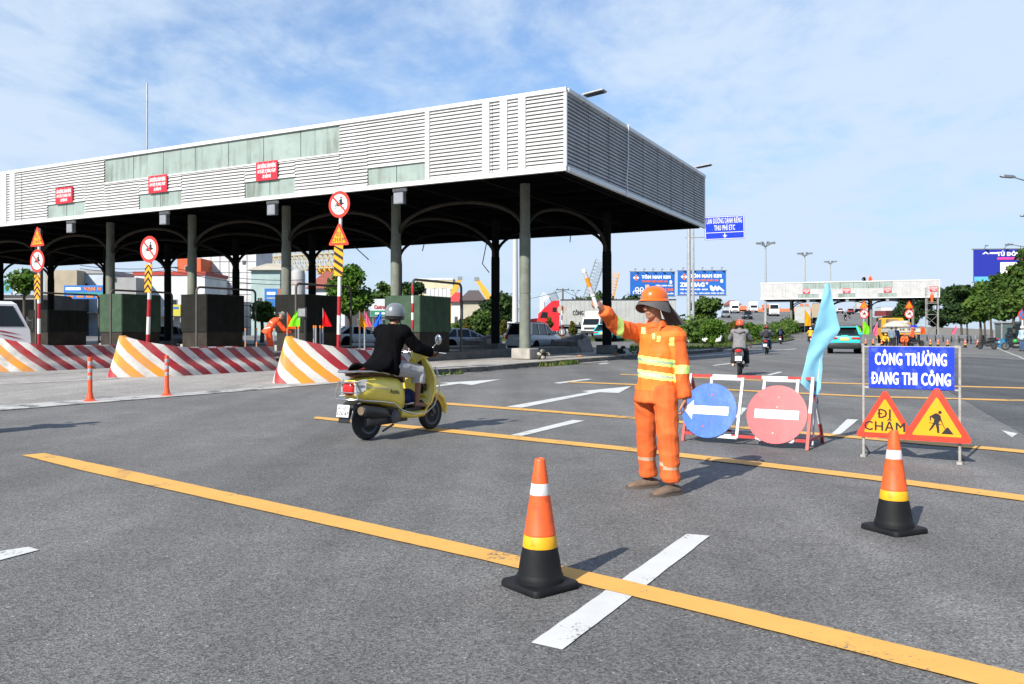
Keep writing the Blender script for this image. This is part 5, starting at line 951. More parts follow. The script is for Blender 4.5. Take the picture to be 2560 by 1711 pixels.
q = Vector((-7.35, 10.3, 0)); copy_tree(bk1, q, R(-30), 'white and black motorbike just beyond the left edge, its shadow reaching into view'); copy_tree(rd1, q, R(-30), 'grey hooded rider just beyond the left edge, shadow reaching into view')
# ---------------------------------------------------------------- vehicles (local +y is forward)
GLS = M('dark_window_glass', (.012, .014, .016), .08, var=.1, spec=.6); TURQ = M('turquoise_car_paint', (.035, .52, .54), .25, coat=.6, var=.03); SILC = M('silver_car_paint', (.50, .53, .57), .3, metal=.05, coat=.5, var=.03); WHC = M('white_car_paint', (.84, .84, .84), .3, coat=.4, var=.04); BLKP = M('black_car_paint', (.02, .022, .026), .25, coat=.6); REDC = M('red_car_paint', (.35, .012, .02), .25, coat=.5); GREYC = M('grey_car_paint', (.15, .16, .17), .3, coat=.5); CLAD = M('black_cladding', (.022, .023, .024), .6); PLY = M('number_plate_yellow', (.85, .62, .20), .5)
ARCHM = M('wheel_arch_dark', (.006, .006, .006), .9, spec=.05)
def make_car(label, loc, rz, paint, L_=4.25, W_=1.80, H_=1.6, belt=.98, rs=.45, fs=1.0, hood=1.25, plate=None, clad=True, group='cars on the roads', simple=False, lights='wide', spare=False, gc=.27):
    t = thing('car', label, 'car', loc, rz, group); h = W_ / 2; a = -L_ / 2; b = L_ / 2
    mb = MB(); mb.loft([sect(a, h * .80, .46, belt - .10, 20, 6), sect(a + .05, h * .93, gc + .10, belt - .02, 20, 6), sect(a + .35, h, gc, belt + .03, 20, 6), sect(0, h, gc - .03, belt, 20, 6), sect(b - hood, h, gc - .03, belt - .01, 20, 6), sect(b - .45, h * .97, gc, belt - .10, 20, 5), sect(b - .10, h * .88, gc + .04, belt - .22, 20, 5), sect(b, h * .70, .36, belt - .32, 20, 5)], paint); mb.build('body', t, 40)
    def ring(z, x, y0, y1, c=.10): return [(-x + c, y0, z), (x - c, y0, z), (x, y0 + c, z), (x, y1 - c, z), (x - c, y1, z), (-x + c, y1, z), (-x, y1 - c, z), (-x, y0 + c, z)]
    q0, q1 = a + .10, b - hood + .15; r0 = ring(belt - .02, h * .93, q0, q1); r1 = ring(H_ - .06, h * .74, q0 + rs, q1 - fs)
    mb = MB(); mb.loft([r0, r1], GLS); mb.build('window_glass', t, 30)
    mb = MB(); mb.loft([r1, ring(H_ - .05, h * .77, q0 + rs - .12, q1 - fs + .04), ring(H_ - .02, h * .75, q0 + rs - .10, q1 - fs), ring(H_, h * .62, q0 + rs + .1, q1 - fs - .15)], paint)
    for i0, w in ((7, .13), (0, .0), (3, .07), (2, .0)):
        pass
    for sx in (-1, 1):
        mb.bar((sx * h * .925, q0 + .08, belt - .03), (sx * h * .745, q0 + rs + .07, H_ - .05), .09, .20, paint, up=(0, 1, 0)); mb.bar((sx * h * .925, q1 - .06, belt - .03), (sx * h * .745, q1 - fs - .05, H_ - .05), .05, .08, paint, up=(0, 1, 0)); mb.bar((sx * h * .935, .05, belt - .03), (sx * h * .755, .0, H_ - .05), .04, .07, paint, up=(0, 1, 0)); mb.bar((sx * h * .935, a + L_ * .28, belt - .03), (sx * h * .755, a + L_ * .28 + .05, H_ - .05), .04, .10, paint, up=(0, 1, 0))
    mb.build('roof', t, 40)
    mb = MB(); mb.loft([sect(a - .04, h * .80, gc + .12, .60, 16, 6), sect(a + .01, h * .965, gc + .05, .66, 16, 6), sect(a + .30, h * 1.01, gc + .03, .62, 16, 6)], CLAD if clad else paint); mb.build('rear_bumper', t, 40)
    for sx in (-1, 1):
        mb = MB()
        if lights == 'wide': mb.box((sx * h * .66, a + .0, belt - .19), (.46, .10, .12), TAILR, bev=.03); mb.bar((sx * h * .2, a - .005, belt - .04), (sx * h * .90, a + .02, belt - .02), .02, .025, CLAD)
        else: mb.box((sx * h * .82, a + .06, belt - .16), (.26, .16, .30), TAILR, bev=.04)
        mb.build('tail_lamp', t, 40)
        mb = MB(); mb.box((sx * h * .55, b - .10, belt - .30), (.40, .16, .13), M('head_lamp', (.6, .6, .62), .1, coat=.8), bev=.03); mb.build('head_lamp', t, 40); mb = MB(); mb.box((sx * (h + .09), q1 - fs * .55, belt + .06), (.20, .09, .14), paint, bev=.03); mb.build('wing_mirror', t, 40)
        for y in (a + .80, b - .85):
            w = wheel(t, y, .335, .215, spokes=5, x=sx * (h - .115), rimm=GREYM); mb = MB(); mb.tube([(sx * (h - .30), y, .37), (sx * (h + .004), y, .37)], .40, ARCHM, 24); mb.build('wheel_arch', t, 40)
    if plate: mb = MB(); mb.box((0, a - .035, belt - .24), (.48, .02, .16), plate); mb.build('number_plate', t, 0)
    if rs > .3: mb = MB(); mb.box((0, q0 + rs - .20, H_ - .045), (h * 1.42, .28, .04), paint, bev=.015); mb.build('spoiler', t, 40)
    return t
p = G(2112, 885); car1 = make_car('turquoise taxi hatchback with yellow plate driving away, right of the light blue flag', (p.x + .72, p.y + 1.97, 0), R(-20.5), TURQ, 4.2, 1.82, 1.60, 1.10, .62, 1.1, plate=PLY)
mb = MB(); mb.tube([(-.12, -2.10, 1.0), (0, -2.115, .92), (.12, -2.10, 1.0)], .018, SILVER, 6); mb.build('badge', car1)
mk_h = lambda v: v
x, y = 1530, 76.0; p = P(x, 852, y); make_car('turquoise taxi hatchback with yellow plate, between the baton and the far right column', (p.x, p.y, hgt(p.x, p.y)), R(-33), TURQ, 4.2, 1.82, 1.60, 1.02, .55, 1.1, plate=PLY)
p = P(1338, 872, 53.5); suv = make_car('silver sport utility car behind the nearest column, seen from behind', (p.x, p.y, 0), R(-30), SILC, 4.7, 1.86, 1.85, 1.12, .32, 1.0, hood=1.35, plate=PLATE, lights='tall', clad=False, gc=.36)
mb = MB()
for sx in (-1, 1): mb.tube([(sx * .62, -1.5, 1.88), (sx * .62, .5, 1.88)], .02, BLK, 6)
mb.build('roof_rail', suv)
p = P(1163, 872, 58.8); make_car('silver white saloon half hidden by the green booth, facing right', (p.x, p.y, .0), R(-62), SILC, 4.5, 1.80, 1.5, .95, .75, 1.2, clad=False)
p = P(909, 866, 62); make_car('white car seen between the yellow flag post and the scooter rider', (p.x, p.y, .2), R(-70), WHC, 4.3, 1.75, 1.5, .95, .75, 1.2, clad=False)
p = P(432, 866, 60); make_car('grey white car glimpsed between booths left of the dark booth', (p.x, p.y, .2), R(-40), GREYC, 4.3, 1.75, 1.5, .95, .5, 1.2, clad=False)
def make_truck(label, loc, rz, cabm, boxm, W_=1.95, cab=(1.7, 2.25), box=(3.6, 2.3), zb=.95, group='trucks', open_=False, swoosh=False, conv=0.):
    """cab length and top height, box length and height; local +y forward, front of the cab at y = 0"""
    t = thing('truck', label, 'truck', loc, rz, group); cl, ch = cab; bl, bh = box; h = W_ / 2
    mb = MB(); R_ = lambda z, y0, y1, x: [(-x, y0, z), (x, y0, z), (x, y1, z), (-x, y1, z)]
    mb.loft([R_(.45, -cl, -.02, h), R_(.55, -cl, .0, h), R_(ch * .56, -cl, -.05, h), R_(ch - .10, -cl, -.48, h * .94), R_(ch, -cl + .05, -.62, h * .86)], cabm); mb.build('cab', t, 20)
    mb = MB(); z0, z1 = ch * .615, ch - .17; f0, f1 = -.035, -.435; mb.add([(-h * .88, f0, z0), (h * .88, f0, z0), (h * .84, f1 + .02, z1), (-h * .84, f1 + .02, z1)], [(0, 1, 2, 3)], GLS)
    for s in (-1, 1):
        q = [(s * (h + .004), -.22, z0), (s * (h + .004), -cl + .35, z0), (s * (h * .955 + .004), -cl + .35, z1), (s * (h * .955 + .004), -.60, z1)]; mb.add(q, [(0, 1, 2, 3) if s < 0 else (3, 2, 1, 0)], GLS)
    mb.build('window_glass', t, 0)
    mb = MB(); mb.box((0, .03, .50), (W_ + .02, .10, .26), CLAD if not swoosh else cabm); mb.box((0, .01, .88), (W_ * .72, .04, .22), CLAD); mb.build('bumper', t, 0)
    for s in (-1, 1):
        mb = MB(); mb.box((s * h * .74, .02, .70), (.30, .06, .17), M('head_lamp'), bev=.02); mb.build('head_lamp', t, 0); mb = MB(); mb.box((s * (h - .02), -.05, .62), (.09, .16, .10), PORG); mb.build('turn_signal', t, 0)
        mb = MB(); mb.tube([(s * h, -.12, ch * .72), (s * (h + .18), -.02, ch * .70)], .012, BLK, 6); mb.box((s * (h + .2), -.02, ch * .66), (.14, .06, .34), BLK, bev=.02); mb.build('wing_mirror', t, 0)
        for y in [-.85] + ([-cl - bl * .68] if bl < 5 else [-cl - .9, -cl - bl * .72, -cl - bl * .85]): 
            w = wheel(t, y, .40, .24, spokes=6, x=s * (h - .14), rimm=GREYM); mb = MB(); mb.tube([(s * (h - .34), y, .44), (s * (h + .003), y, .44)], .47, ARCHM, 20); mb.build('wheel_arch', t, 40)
    if swoosh:
        mb = MB()
        for z, a, b_ in ((1.28, -1.45, -.35), (1.10, -1.1, -.25)): X = XY((h + .006, 0, z), (0, 1, 0), (0, 0, 1)); mb.prism([(a, .14), ((a + b_) / 2, .05), (b_, -.08), ((a + b_) / 2 + .1, -.02), (a + .2, .07)], 0, .003, RW_R, X)
        mb.build('stripe_decal', t, 0); mb = MB(); mb.box((h + .004, -cl + .30, ch * .5), (.01, .02, .9), GREYM); mb.box((h + .01, -cl + .42, ch * .50), (.03, .16, .05), BLK); mb.build('door_handle', t, 0)
    mb = MB(); mb.box((0, -cl - bl / 2, .72), (W_ * .55, bl + .3, .24), CLAD); mb.build('chassis', t, 0)
    if bh > 0:
        mb = MB(); mb.box((0, -cl - .10 - bl / 2, zb + bh / 2), (W_ + .12, bl, bh), boxm); n = int(bl / .6)
        for s in (-1, 1):
            for i in range(n + 1): mb.box((s * (h + .065), -cl - .10 - bl * i / n, zb + bh / 2), (.03, .05, bh - .02), boxm)
        for z in (zb + .03, zb + bh - .03): mb.box((0, -cl - .10 - bl / 2, z), (W_ + .17, bl + .05, .09), GREYM)
        mb.build('cargo_box', t, 0)
    return t
WBOX = M('white_cargo_box', (.62, .62, .60), .5, var=.08, scale=2, dirt=.3, dirtc=(.4, .36, .3)); GBOX = M('grey_trailer_side', (.40, .41, .40), .5, var=.12, scale=1.2, dirt=.4, dirtc=(.34, .33, .24)); TRED = M('red_truck_paint', (.62, .02, .03), .3, coat=.4); BLBOX = M('blue_container', (.015, .07, .24), .5, var=.1); TANB = M('tan_cargo_cover', (.40, .32, .22), .7, var=.15); DKBOX = M('dark_truck_body', (.03, .035, .04), .6)
make_truck('white truck cab with dark red swoosh at the left edge, beyond the dusty barrier', T(19.2, -7.55), TA - R(15), WHC, WBOX, 2.0, (2.0, 2.42), (4.2, 1.7), swoosh=True)
# the long red lorry with its trailer
p = P(1308, 842, 92); zg = hgt(p.x, p.y); t = thing('semi_truck', 'red bonneted lorry pulling a long grey trailer, behind the silver car', 'lorry', (p.x, p.y, zg), R(86), 'trucks')
mb = MB(); mb.loft([[(x, y, z) for x, z in ((-1.1, .6), (1.1, .6), (1.1, zt), (-1.1, zt))] for y, zt in ((0, 1.35), (-.9, 1.9), (-1.7, 2.0))], TRED); mb.loft([[(x, y, z) for x, z in ((-1.2, .6), (1.2, .6), (1.2, zt), (-1.2, zt))] for y, zt in ((-1.7, 2.4), (-2.2, 2.95), (-3.2, 3.85), (-4.0, 3.95))], TRED); mb.build('cab', t, 0)
mb = MB()
for s in (-1, 1): mb.add([(s * 1.21, -1.9, 2.0), (s * 1.21, -2.75, 2.0), (s * 1.21, -2.75, 2.65), (s * 1.21, -2.15, 2.65)], [(0, 1, 2, 3) if s < 0 else (3, 2, 1, 0)], GLS); mb.box((s * 1.21, -3.5, 2.9), (.02, .45, .5), GLS)
mb.add([(-1.1, -1.72, 2.0), (1.1, -1.72, 2.0), (1.1, -2.1, 2.8), (-1.1, -2.1, 2.8)], [(0, 1, 2, 3)], GLS); mb.build('window_glass', t, 0)
mb = MB(); mb.box((0, -10.4, 2.60), (2.5, 12.4, 2.75), GBOX)
for i in range(26):
    for s in (-1, 1): mb.box((s * 1.262, -4.3 - i * .49, 2.60), (.03, .035, 2.7), GBOX)
for z in (1.22, 3.98): mb.box((0, -10.4, z), (2.58, 12.5, .12), CLAD)
X = XY((1.285, -6.7, 2.55), (0, 1, 0), (0, 0, 1)); mb.text('CÔNG TY TÁ', .70, BLK, X, bold=.02, depth=.004, width=2.4); X = XY((-1.285, -6.7, 2.55), (0, -1, 0), (0, 0, 1)); mb.text('CÔNG TY TÁ', .70, BLK, X, bold=.02, depth=.004, width=2.4); mb.build('trailer', t, 0)
mb = MB(); mb.box((0, -8.5, .95), (1.1, 15.5, .3), CLAD); mb.build('chassis', t, 0)
for y in (-1.1, -4.3, -5.5, -13.2, -14.4):
    for s in (-1, 1): wheel(t, y, .5, .28, spokes=6, x=s * 1.02, rimm=GREYM)
p = P(1476, 838, 86); make_truck('white box truck coming towards the camera, between the two clipped cone bushes', (p.x, p.y, hgt(p.x, p.y)), R(158), WHC, WBOX, 1.95, (1.6, 2.05), (3.6, 2.0), .85)
p = P(1694, 800, 128); make_truck('dark lorry loaded with blue containers, right of the flagman\'s hat', (p.x, p.y, hgt(p.x, p.y)), R(-75), DKBOX, BLBOX, 2.4, (2.0, 2.7), (9.0, 2.6), 1.1)
# traffic on the ramp beyond the second plaza
def onramp(u, y): x = (u - 1280) / FPX * y; return (x, y, hgt(x, y))
make_car('silver pickup coming down the far ramp, leftmost of the distant oncoming cars', onramp(1814, 205), R(170), GREYC, 4.9, 1.85, 1.8, 1.1, .35, 1.0, clad=False, group='distant traffic on the ramp')
make_car('black people carrier coming down the far ramp', onramp(1868, 195), R(172), BLKP, 4.9, 1.9, 1.95, 1.1, .2, .8, clad=False, group='distant traffic on the ramp')
make_car('red car driving up the far ramp beyond the second canopy', onramp(2126, 240), R(-18), REDC, 4.2, 1.75, 1.5, .95, .5, 1.1, group='distant traffic on the ramp')
make_car('white car driving up the far ramp, left of the red one', onramp(2100, 250), R(-18), WHC, 4.2, 1.75, 1.5, .95, .5, 1.1, group='distant traffic on the ramp')
make_car('dark grey car low behind the hedge, left of the silver pickup', onramp(1780, 150), R(170), GREYC, 4.4, 1.8, 1.55, .98, .5, 1.1, group='distant traffic on the ramp')
make_car('white car between the two round bushes on the median', (G(1818, 868).x, 74, hgt(20, 74)), R(165), WHC, 4.3, 1.75, 1.5, .95, .5, 1.1, group='cars on the roads')
make_truck('white tractor lorry facing us at the top of the hedge', onramp(1936, 215), R(168), WHC, DKBOX, 2.4, (2.0, 3.2), (9, .9), 1.0, 'distant traffic on the ramp'); make_truck('white box truck on the far ramp, behind the silver pickup', onramp(1838, 250), R(168), WHC, WBOX, 2.3, (1.9, 2.5), (6, 2.8), 1.0, 'distant traffic on the ramp'); make_truck('white box truck on the far ramp, behind the black people carrier', onramp(1885, 262), R(168), WHC, WBOX, 2.3, (1.9, 2.5), (6, 2.8), 1.0, 'distant traffic on the ramp')
make_truck('grey covered lorry seen from behind, high on the far ramp', onramp(2146, 262), R(-18), WHC, GBOX, 2.4, (2, 2.6), (7, 2.9), 1.0, 'distant traffic on the ramp'); make_truck('white bus like truck on the far ramp, right of the double columns', onramp(2199, 215), R(-14), WHC, WBOX, 2.4, (2, 2.6), (7, 2.6), .9, 'distant traffic on the ramp')
make_truck('tan covered lorry passing under the second canopy, near its left columns', onramp(2045, 175), R(-18), WHC, TANB, 2.4, (2, 2.6), (7, 2.9), 1.0, 'distant traffic on the ramp'); make_truck('dark red dump truck beyond the yellow works truck', onramp(2228, 185), R(-50), TRED, M('dark_red_dump_body', (.16, .02, .02), .6), 2.4, (1.8, 2.5), (3.2, 1.2), 1.2, 'distant traffic on the ramp')
make_truck('grey curtain lorry standing under the left end of the second canopy', onramp(2008, 150), R(-20), WHC, GBOX, 2.4, (2, 2.7), (7, 2.9), 1.1, 'distant traffic on the ramp')
def far_bike(u, v, lab, rl, top, hel):
    p = G(u, v); x, y = p.x, p.y; 
    return p
for u, y, bl, rl in ((2113, 185, 'white motorbike far off on the ramp below the yellow sign', 'far rider in dark clothes and white helmet on the ramp'), (2124, 200, 'dark motorbike far off on the ramp, right of the white one', 'far rider in dark clothes on the dark motorbike on the ramp')):
    q = onramp(u, y); copy_tree(bk3, q, R(-18), bl); r_ = copy_tree(rd3, q, R(-18), rl)
# ---------------------------------------------------------------- trees and bushes
BARK = M('tree_bark', (.075, .06, .045), .9, var=.35, scale=6, bump=.6, bscale=20)
def leafm(name, c): 
    m = M(name, c, .65, var=.3, scale=.9, spec=.25); nt = m.node_tree; b = nt.nodes['Principled BSDF']; out = nt.nodes['Material Output']; td = nt.nodes.new('ShaderNodeBsdfTranslucent'); mx = nt.nodes.new('ShaderNodeMixShader'); mx.inputs[0].default_value = .3
    nt.links.new(b.inputs['Base Color'].links[0].from_socket, td.inputs[0]); nt.links.new(b.outputs[0], mx.inputs[1]); nt.links.new(td.outputs[0], mx.inputs[2]); nt.links.new(mx.outputs[0], out.inputs[0]); return m
LF = [leafm('leaf_dark', (.044, .088, .018)), leafm('leaf_mid', (.075, .14, .025)), leafm('leaf_light', (.11, .18, .03))]; LB = [leafm('leaf_bright_dark', (.05, .12, .012)), leafm('leaf_bright_mid', (.09, .19, .018)), leafm('leaf_bright_light', (.15, .26, .03))]; LY = [leafm('leaf_olive_dark', (.06, .075, .012)), leafm('leaf_olive', (.11, .115, .018)), leafm('leaf_golden', (.20, .15, .02))]; LD = [leafm('leaf_deep', (.018, .044, .013)), leafm('leaf_deep_mid', (.032, .07, .018)), leafm('leaf_deep_light', (.06, .105, .024))]
def leaves(blobs, n, size, mats, rd, shell=.55, flat=.5):
    mb = MB(); ks = [mb.k(m) for m in mats]; tot = sum(r[0] * r[1] + r[1] * r[2] + r[0] * r[2] for _, r in blobs)
    for c, r in blobs:
        k = int(n * (r[0] * r[1] + r[1] * r[2] + r[0] * r[2]) / tot); tone = rd.random()
        for _ in range(k):
            d = Vector((rd.gauss(0, 1), rd.gauss(0, 1), rd.gauss(0, 1))).normalized(); q = rd.uniform(shell, 1.06) if rd.random() < .8 else rd.uniform(.15, shell)
            p = Vector((c[0] + d.x * r[0] * q, c[1] + d.y * r[1] * q, c[2] + d.z * r[2] * q)); nn = (d * .6 + Vector((rd.gauss(0, flat), rd.gauss(0, flat), rd.gauss(.35, flat)))).normalized(); t = nn.orthogonal().normalized(); t = Matrix.Rotation(rd.uniform(0, 6.28), 3, nn) @ t; b = nn.cross(t); s = size * rd.uniform(.6, 1.35); L_ = s * rd.uniform(1.0, 1.7)
            o = len(mb.v); mb.v += [tuple(p - t * L_ * .5), tuple(p + b * s * .42 - nn * s * .1), tuple(p + t * L_ * .5 - nn * s * .15), tuple(p - b * s * .42 - nn * s * .1)]; mb.f.append((o, o + 1, o + 2, o + 3))
            mb.mi.append(ks[min(2, max(0, int(rd.random() * 1.6 + tone * 1.5)))])
    return mb
def tree(label, loc, top, bot, rad, mats=LF, n=3200, leaf=.30, seed=0, nb=13, group='trees', trunk=.16, name='tree', flatc=1., cone=0.):
    n = int(n * 1.5); leaf *= 1.12; nb = int(nb * 1.5); rd = random.Random(seed); t = thing(name, label, 'tree', loc, 0, group); blobs = []; hh = top - bot; cz = (top + bot) / 2
    for i in range(nb):
        a = rd.uniform(0, 6.28); z = rd.uniform(-1, 1); w = math.sqrt(max(.12, 1 - z * z)) * (1 - cone * (z + 1) / 2); q = rd.uniform(.15, .72) * rad * w; s = rd.uniform(.36, .56) * rad * (.6 + .4 * w); blobs.append(((q * math.cos(a), q * math.sin(a), cz + z * hh * .40), (s, s, min(s * rd.uniform(.65, .9) * flatc, hh * .3))))
    tb = MB(); tb.tube([(0, 0, -.1), (.03, .02, bot * .5), (-.02, .05, bot), (.0, 0, cz), (.05, 0, top - hh * .2)], [trunk * 1.35, trunk, trunk * .85, trunk * .55, trunk * .2], BARK, 8)
    for c, r in blobs[:7]: tb.tube([(0, 0, bot * .9 + rd.uniform(0, hh * .25)), ((c[0]) * .5, c[1] * .5, (c[2] + bot) / 2 + .2), (c[0] * .95, c[1] * .95, c[2])], [trunk * .5, trunk * .33, trunk * .12], BARK, 6)
    tb.build('trunk', t, 60); leaves(blobs, n, leaf, mats, rd).build('crown', t, 0); return t
def zat(v, y): return CAMH - (v - V0) * y / FPX
def ptree(label, u, vt, vb, y, hw, mats=LF, z0=0., **k):
    p = P(u, V0, y); r = hw * y / FPX; return tree(label, (p.x, y, z0), zat(vt, y) - z0, zat(vb, y) - z0, r, mats, **k)
RW = 'row of roadside trees on the right'
ptree('big dark green roadside tree at the right edge, nearest of the row', 2606, 598, 800, 57, 84, LF, seed=1, group=RW, n=5200, leaf=.26, nb=20, trunk=.14); ptree('roadside tree left of the nearest one, over the bus shelter', 2512, 682, 800, 70, 58, LF, seed=2, group=RW, n=4200, leaf=.28, nb=17, trunk=.13)
ptree('light green roadside tree, third from the right edge', 2452, 706, 806, 84, 48, [LF[1], LF[2], LB[0]], seed=3, group=RW, n=3800, leaf=.30, nb=15, trunk=.13); ptree('dark spreading tree right of the scaffold tower', 2404, 706, 815, 112, 50, LD, seed=4, group=RW, n=3600, leaf=.36, nb=15, flatc=.7)
ptree('dark tree directly behind the scaffold tower', 2342, 716, 818, 158, 56, LD, seed=5, group=RW, n=3200, leaf=.4, nb=13, flatc=.7); ptree('dark tree seen under the right end of the second canopy', 2268, 752, 822, 170, 44, LD, seed=6, group=RW, n=2600, leaf=.45); ptree('feathery dark tree with an open top, behind the dark spreading one', 2418, 712, 812, 150, 56, LD, seed=7, group=RW, n=3000, leaf=.42, flatc=.5); ptree('roadside tree cut off by the right edge of the view', 2670, 560, 800, 48, 110, LF, seed=8, group=RW, n=3600, leaf=.26, nb=18, trunk=.14)
for i, (u, y) in enumerate(((2462, 92), (2478, 80), (2535, 64))): ptree(('slim trunked roadside tree, leftmost of the three slim ones', 'slim trunked roadside tree, middle of the three slim ones', 'slim trunked roadside tree, rightmost of the three slim ones')[i], u, 708 - i * 12, 800, y, 32, LF, seed=20 + i, group=RW, n=1700, leaf=.28, nb=9, trunk=.11)
BG = 'trees behind the plaza'
ptree('bright round leafy tree behind the diagonal striped board', 872, 664, 790, 74, 60, [LB[0], LB[1], LF[2]], seed=11, group=BG, n=4600, leaf=.26, nb=20, z0=.4); ptree('round tree left of the second front column', 963, 705, 790, 120, 42, LF, seed=12, group=BG, n=2400, leaf=.4, z0=.5); ptree('dark tree just right of the second front column', 1030, 698, 790, 130, 40, LD, seed=13, group=BG, n=2200, leaf=.42, z0=.5); ptree('low tree behind the red gabled house', 1180, 742, 800, 150, 40, LF, seed=14, group=BG, n=2000, leaf=.42, z0=.5)
ptree('large dark tree between the middle and nearest columns', 1248, 735, 830, 110, 62, LD, seed=15, group=BG, n=3600, leaf=.36, nb=16, flatc=.8, z0=.5); ptree('leafy tree right of the beige house', 1196, 778, 842, 92, 42, LF, seed=16, group=BG, n=2600, leaf=.3, z0=.4); ptree('dark tree behind the far right column', 1490, 738, 820, 140, 75, LD, seed=17, group=BG, n=3600, leaf=.42, nb=16, flatc=.8, z0=.6); ptree('dark tree below the left billboard', 1570, 738, 812, 138, 70, LD, seed=18, group=BG, n=3400, leaf=.42, nb=16, flatc=.8, z0=.6); ptree('tree below the right billboard', 1765, 745, 812, 145, 46, LF, seed=19, group=BG, n=2600, leaf=.45, z0=.3)
ptree('small tree at the left edge above the truck cab', 60, 672, 735, 85, 45, [LF[2], LB[0], LB[1]], seed=30, group=BG, n=700, leaf=.30, z0=.6); ptree('tree in shade left of the striped signs, behind the bending worker', 655, 758, 800, 72, 40, LF, seed=31, group=BG, n=2200, leaf=.26, z0=.4); ptree('green tree right behind the green booth', 1148, 800, 850, 85, 30, LF, seed=32, group=BG, n=1600, leaf=.28, z0=.4)
TOP = 'clipped cone bushes on the median'
for i, (u, vt, vb, hw, y) in enumerate(((1168, 792, 838, 16, 78), (1258, 794, 842, 14, 78), (1374, 792, 842, 17, 80), (1347, 802, 842, 13, 80), (1432, 798, 838, 16, 84))):
    ptree(('clipped cone bush right of the green booth', 'clipped cone bush right of the middle inner column', 'clipped cone bush left of the white box truck', 'clipped cone bush just behind the silver car', 'clipped cone bush in front of the white box truck')[i], u, vt, vb, y, hw, LY, seed=40 + i, group=TOP, n=1500, leaf=.12, nb=14, trunk=.05, name='cone_bush', z0=hgt(0, y) + .1, cone=.75)
MED = 'round bushes on the grass median'
for i, (u, vt, vb, hw, y) in enumerate(((1781, 800, 846, 34, 60), (1841, 803, 850, 22, 66), (1876, 806, 852, 22, 62))): ptree(('bright green round bush beside the big sign post', 'olive bush behind the orange helmeted rider', 'bright green bush right of the orange helmeted rider')[i], u, vt, vb, y, hw, (LB, LY, LB)[i], seed=50 + i, group=MED, n=2600, leaf=.12, nb=16, trunk=.06, name='round_bush', z0=.15)
ptree('small low bush under the round bush beside the big sign post', 1781, 843, 862, 59.4, 17, LB, seed=55, group=MED, n=900, leaf=.10, nb=8, trunk=.03, name='round_bush', z0=.15)
rd = random.Random(5); blobs = []
for i in range(60):
    f = i / 59; y = 72 + 98 * f; u = 1712 + 290 * (1 - (1 - f) ** 1.7); x = (u - 1280) / FPX * y; zz = hgt(x, y); 
    for k in range(2): blobs.append(((x + rd.uniform(-1.2, 1.2), y + rd.uniform(-1, 1), zz + 1.0 + rd.uniform(-.1, .2)), (1.6, 1.6, 1.1 + rd.uniform(0, .3))))
hg = leaves(blobs, 15000, .30, [LF[1], LF[2], LB[0]], rd).build('hedge', None, 0); tag(hg, 'long clipped green hedge running along the median to the second canopy', 'hedge')
GRS = [leafm('grass_dark', (.05, .10, .015)), leafm('grass_mid', (.085, .155, .022)), leafm('grass_dry', (.16, .16, .05))]; GBASE = M('grass_soil', (.055, .085, .025), .95, var=.4, scale=2)
def patch(name, pts, z0, z1, n, size, kerb=None):
    mb = MB(); mb.prism([(p.x, p.y) for p in pts], z0 - .2, z1, GBASE); struct(mb, name, smooth=0)
    rd = random.Random(len(pts) + n); mb = MB(); xs = [p.x for p in pts]; ys = [p.y for p in pts]; k = 0; ks = [mb.k(m) for m in GRS]
    while k < n:
        x, y = rd.uniform(min(xs), max(xs)), rd.uniform(min(ys), max(ys)); ins = False
        for i in range(len(pts)):
            a, b = pts[i], pts[i - 1]
            if (a.y > y) != (b.y > y) and x < (b.x - a.x) * (y - a.y) / (b.y - a.y) + a.x: ins = not ins
        if not ins: continue
        k += 1; a = rd.uniform(0, 6.28); h = size * rd.uniform(.5, 1.3); w = size * .35; o = len(mb.v); dx, dy = math.cos(a) * w, math.sin(a) * w; lx, ly = rd.gauss(0, size * .35), rd.gauss(0, size * .35)
        mb.v += [(x - dx, y - dy, z1 - .01), (x + dx, y + dy, z1 - .01), (x + lx, y + ly, z1 + h)]; mb.f.append((o, o + 1, o + 2)); mb.mi.append(rd.choice(ks))
    return tag(mb.build('grass', None, 0), kind='stuff')
med = [G(1575, 894), G(1716, 884.5), G(1828, 872), G(1900, 863), G(1962, 855), G(1985, 850), G(1900, 850), G(1780, 850.5), G(1700, 853), G(1575, 866)]
patch('grass_median', med, 0, .15, 9000, .16)
mb = MB()
for a, b in zip(med[:5], med[1:6]):
    n_ = max(1, int((b - a).length / 1.2))
    for i in range(n_): e0 = a.lerp(b, i / n_); e1 = a.lerp(b, (i + .985) / n_); mb.bar((e0.x, e0.y, .06), (e1.x, e1.y, .06), .22, .22, KERB)
struct(mb, 'kerb', smooth=0)
strip_ = [P(u, 0, y) for u, y in ((1050, 76), (1700, 76), (1720, 82), (1050, 81))]
for p in strip_: p.z = 0
patch('grass_median', strip_, .33, .58, 5200, .2)
bank = [G(2486, 866), G(2560, 871), G(2760, 880), G(2900, 850), G(2500, 848)]
patch('grass_bank', bank, 0, .10, 6000, .2)
tuft = [T(1.50, 3.6), T(1.25, 4.6), T(1.30, 2.0), T(1.5, .6)]
patch('weed_strip', [T(1.62, 4.4), T(1.18, 4.0), T(1.30, 1.2), T(1.62, .4)], -.18, .012, 260, .16)
patch('weed_strip', [T(1.62, -4.4), T(1.30, -4.6), T(1.30, -7.0), T(1.72, -7.6)], -.18, .012, 120, .10)
LEAFB = M('fallen_leaf_brown', (.40, .20, .08), .8)
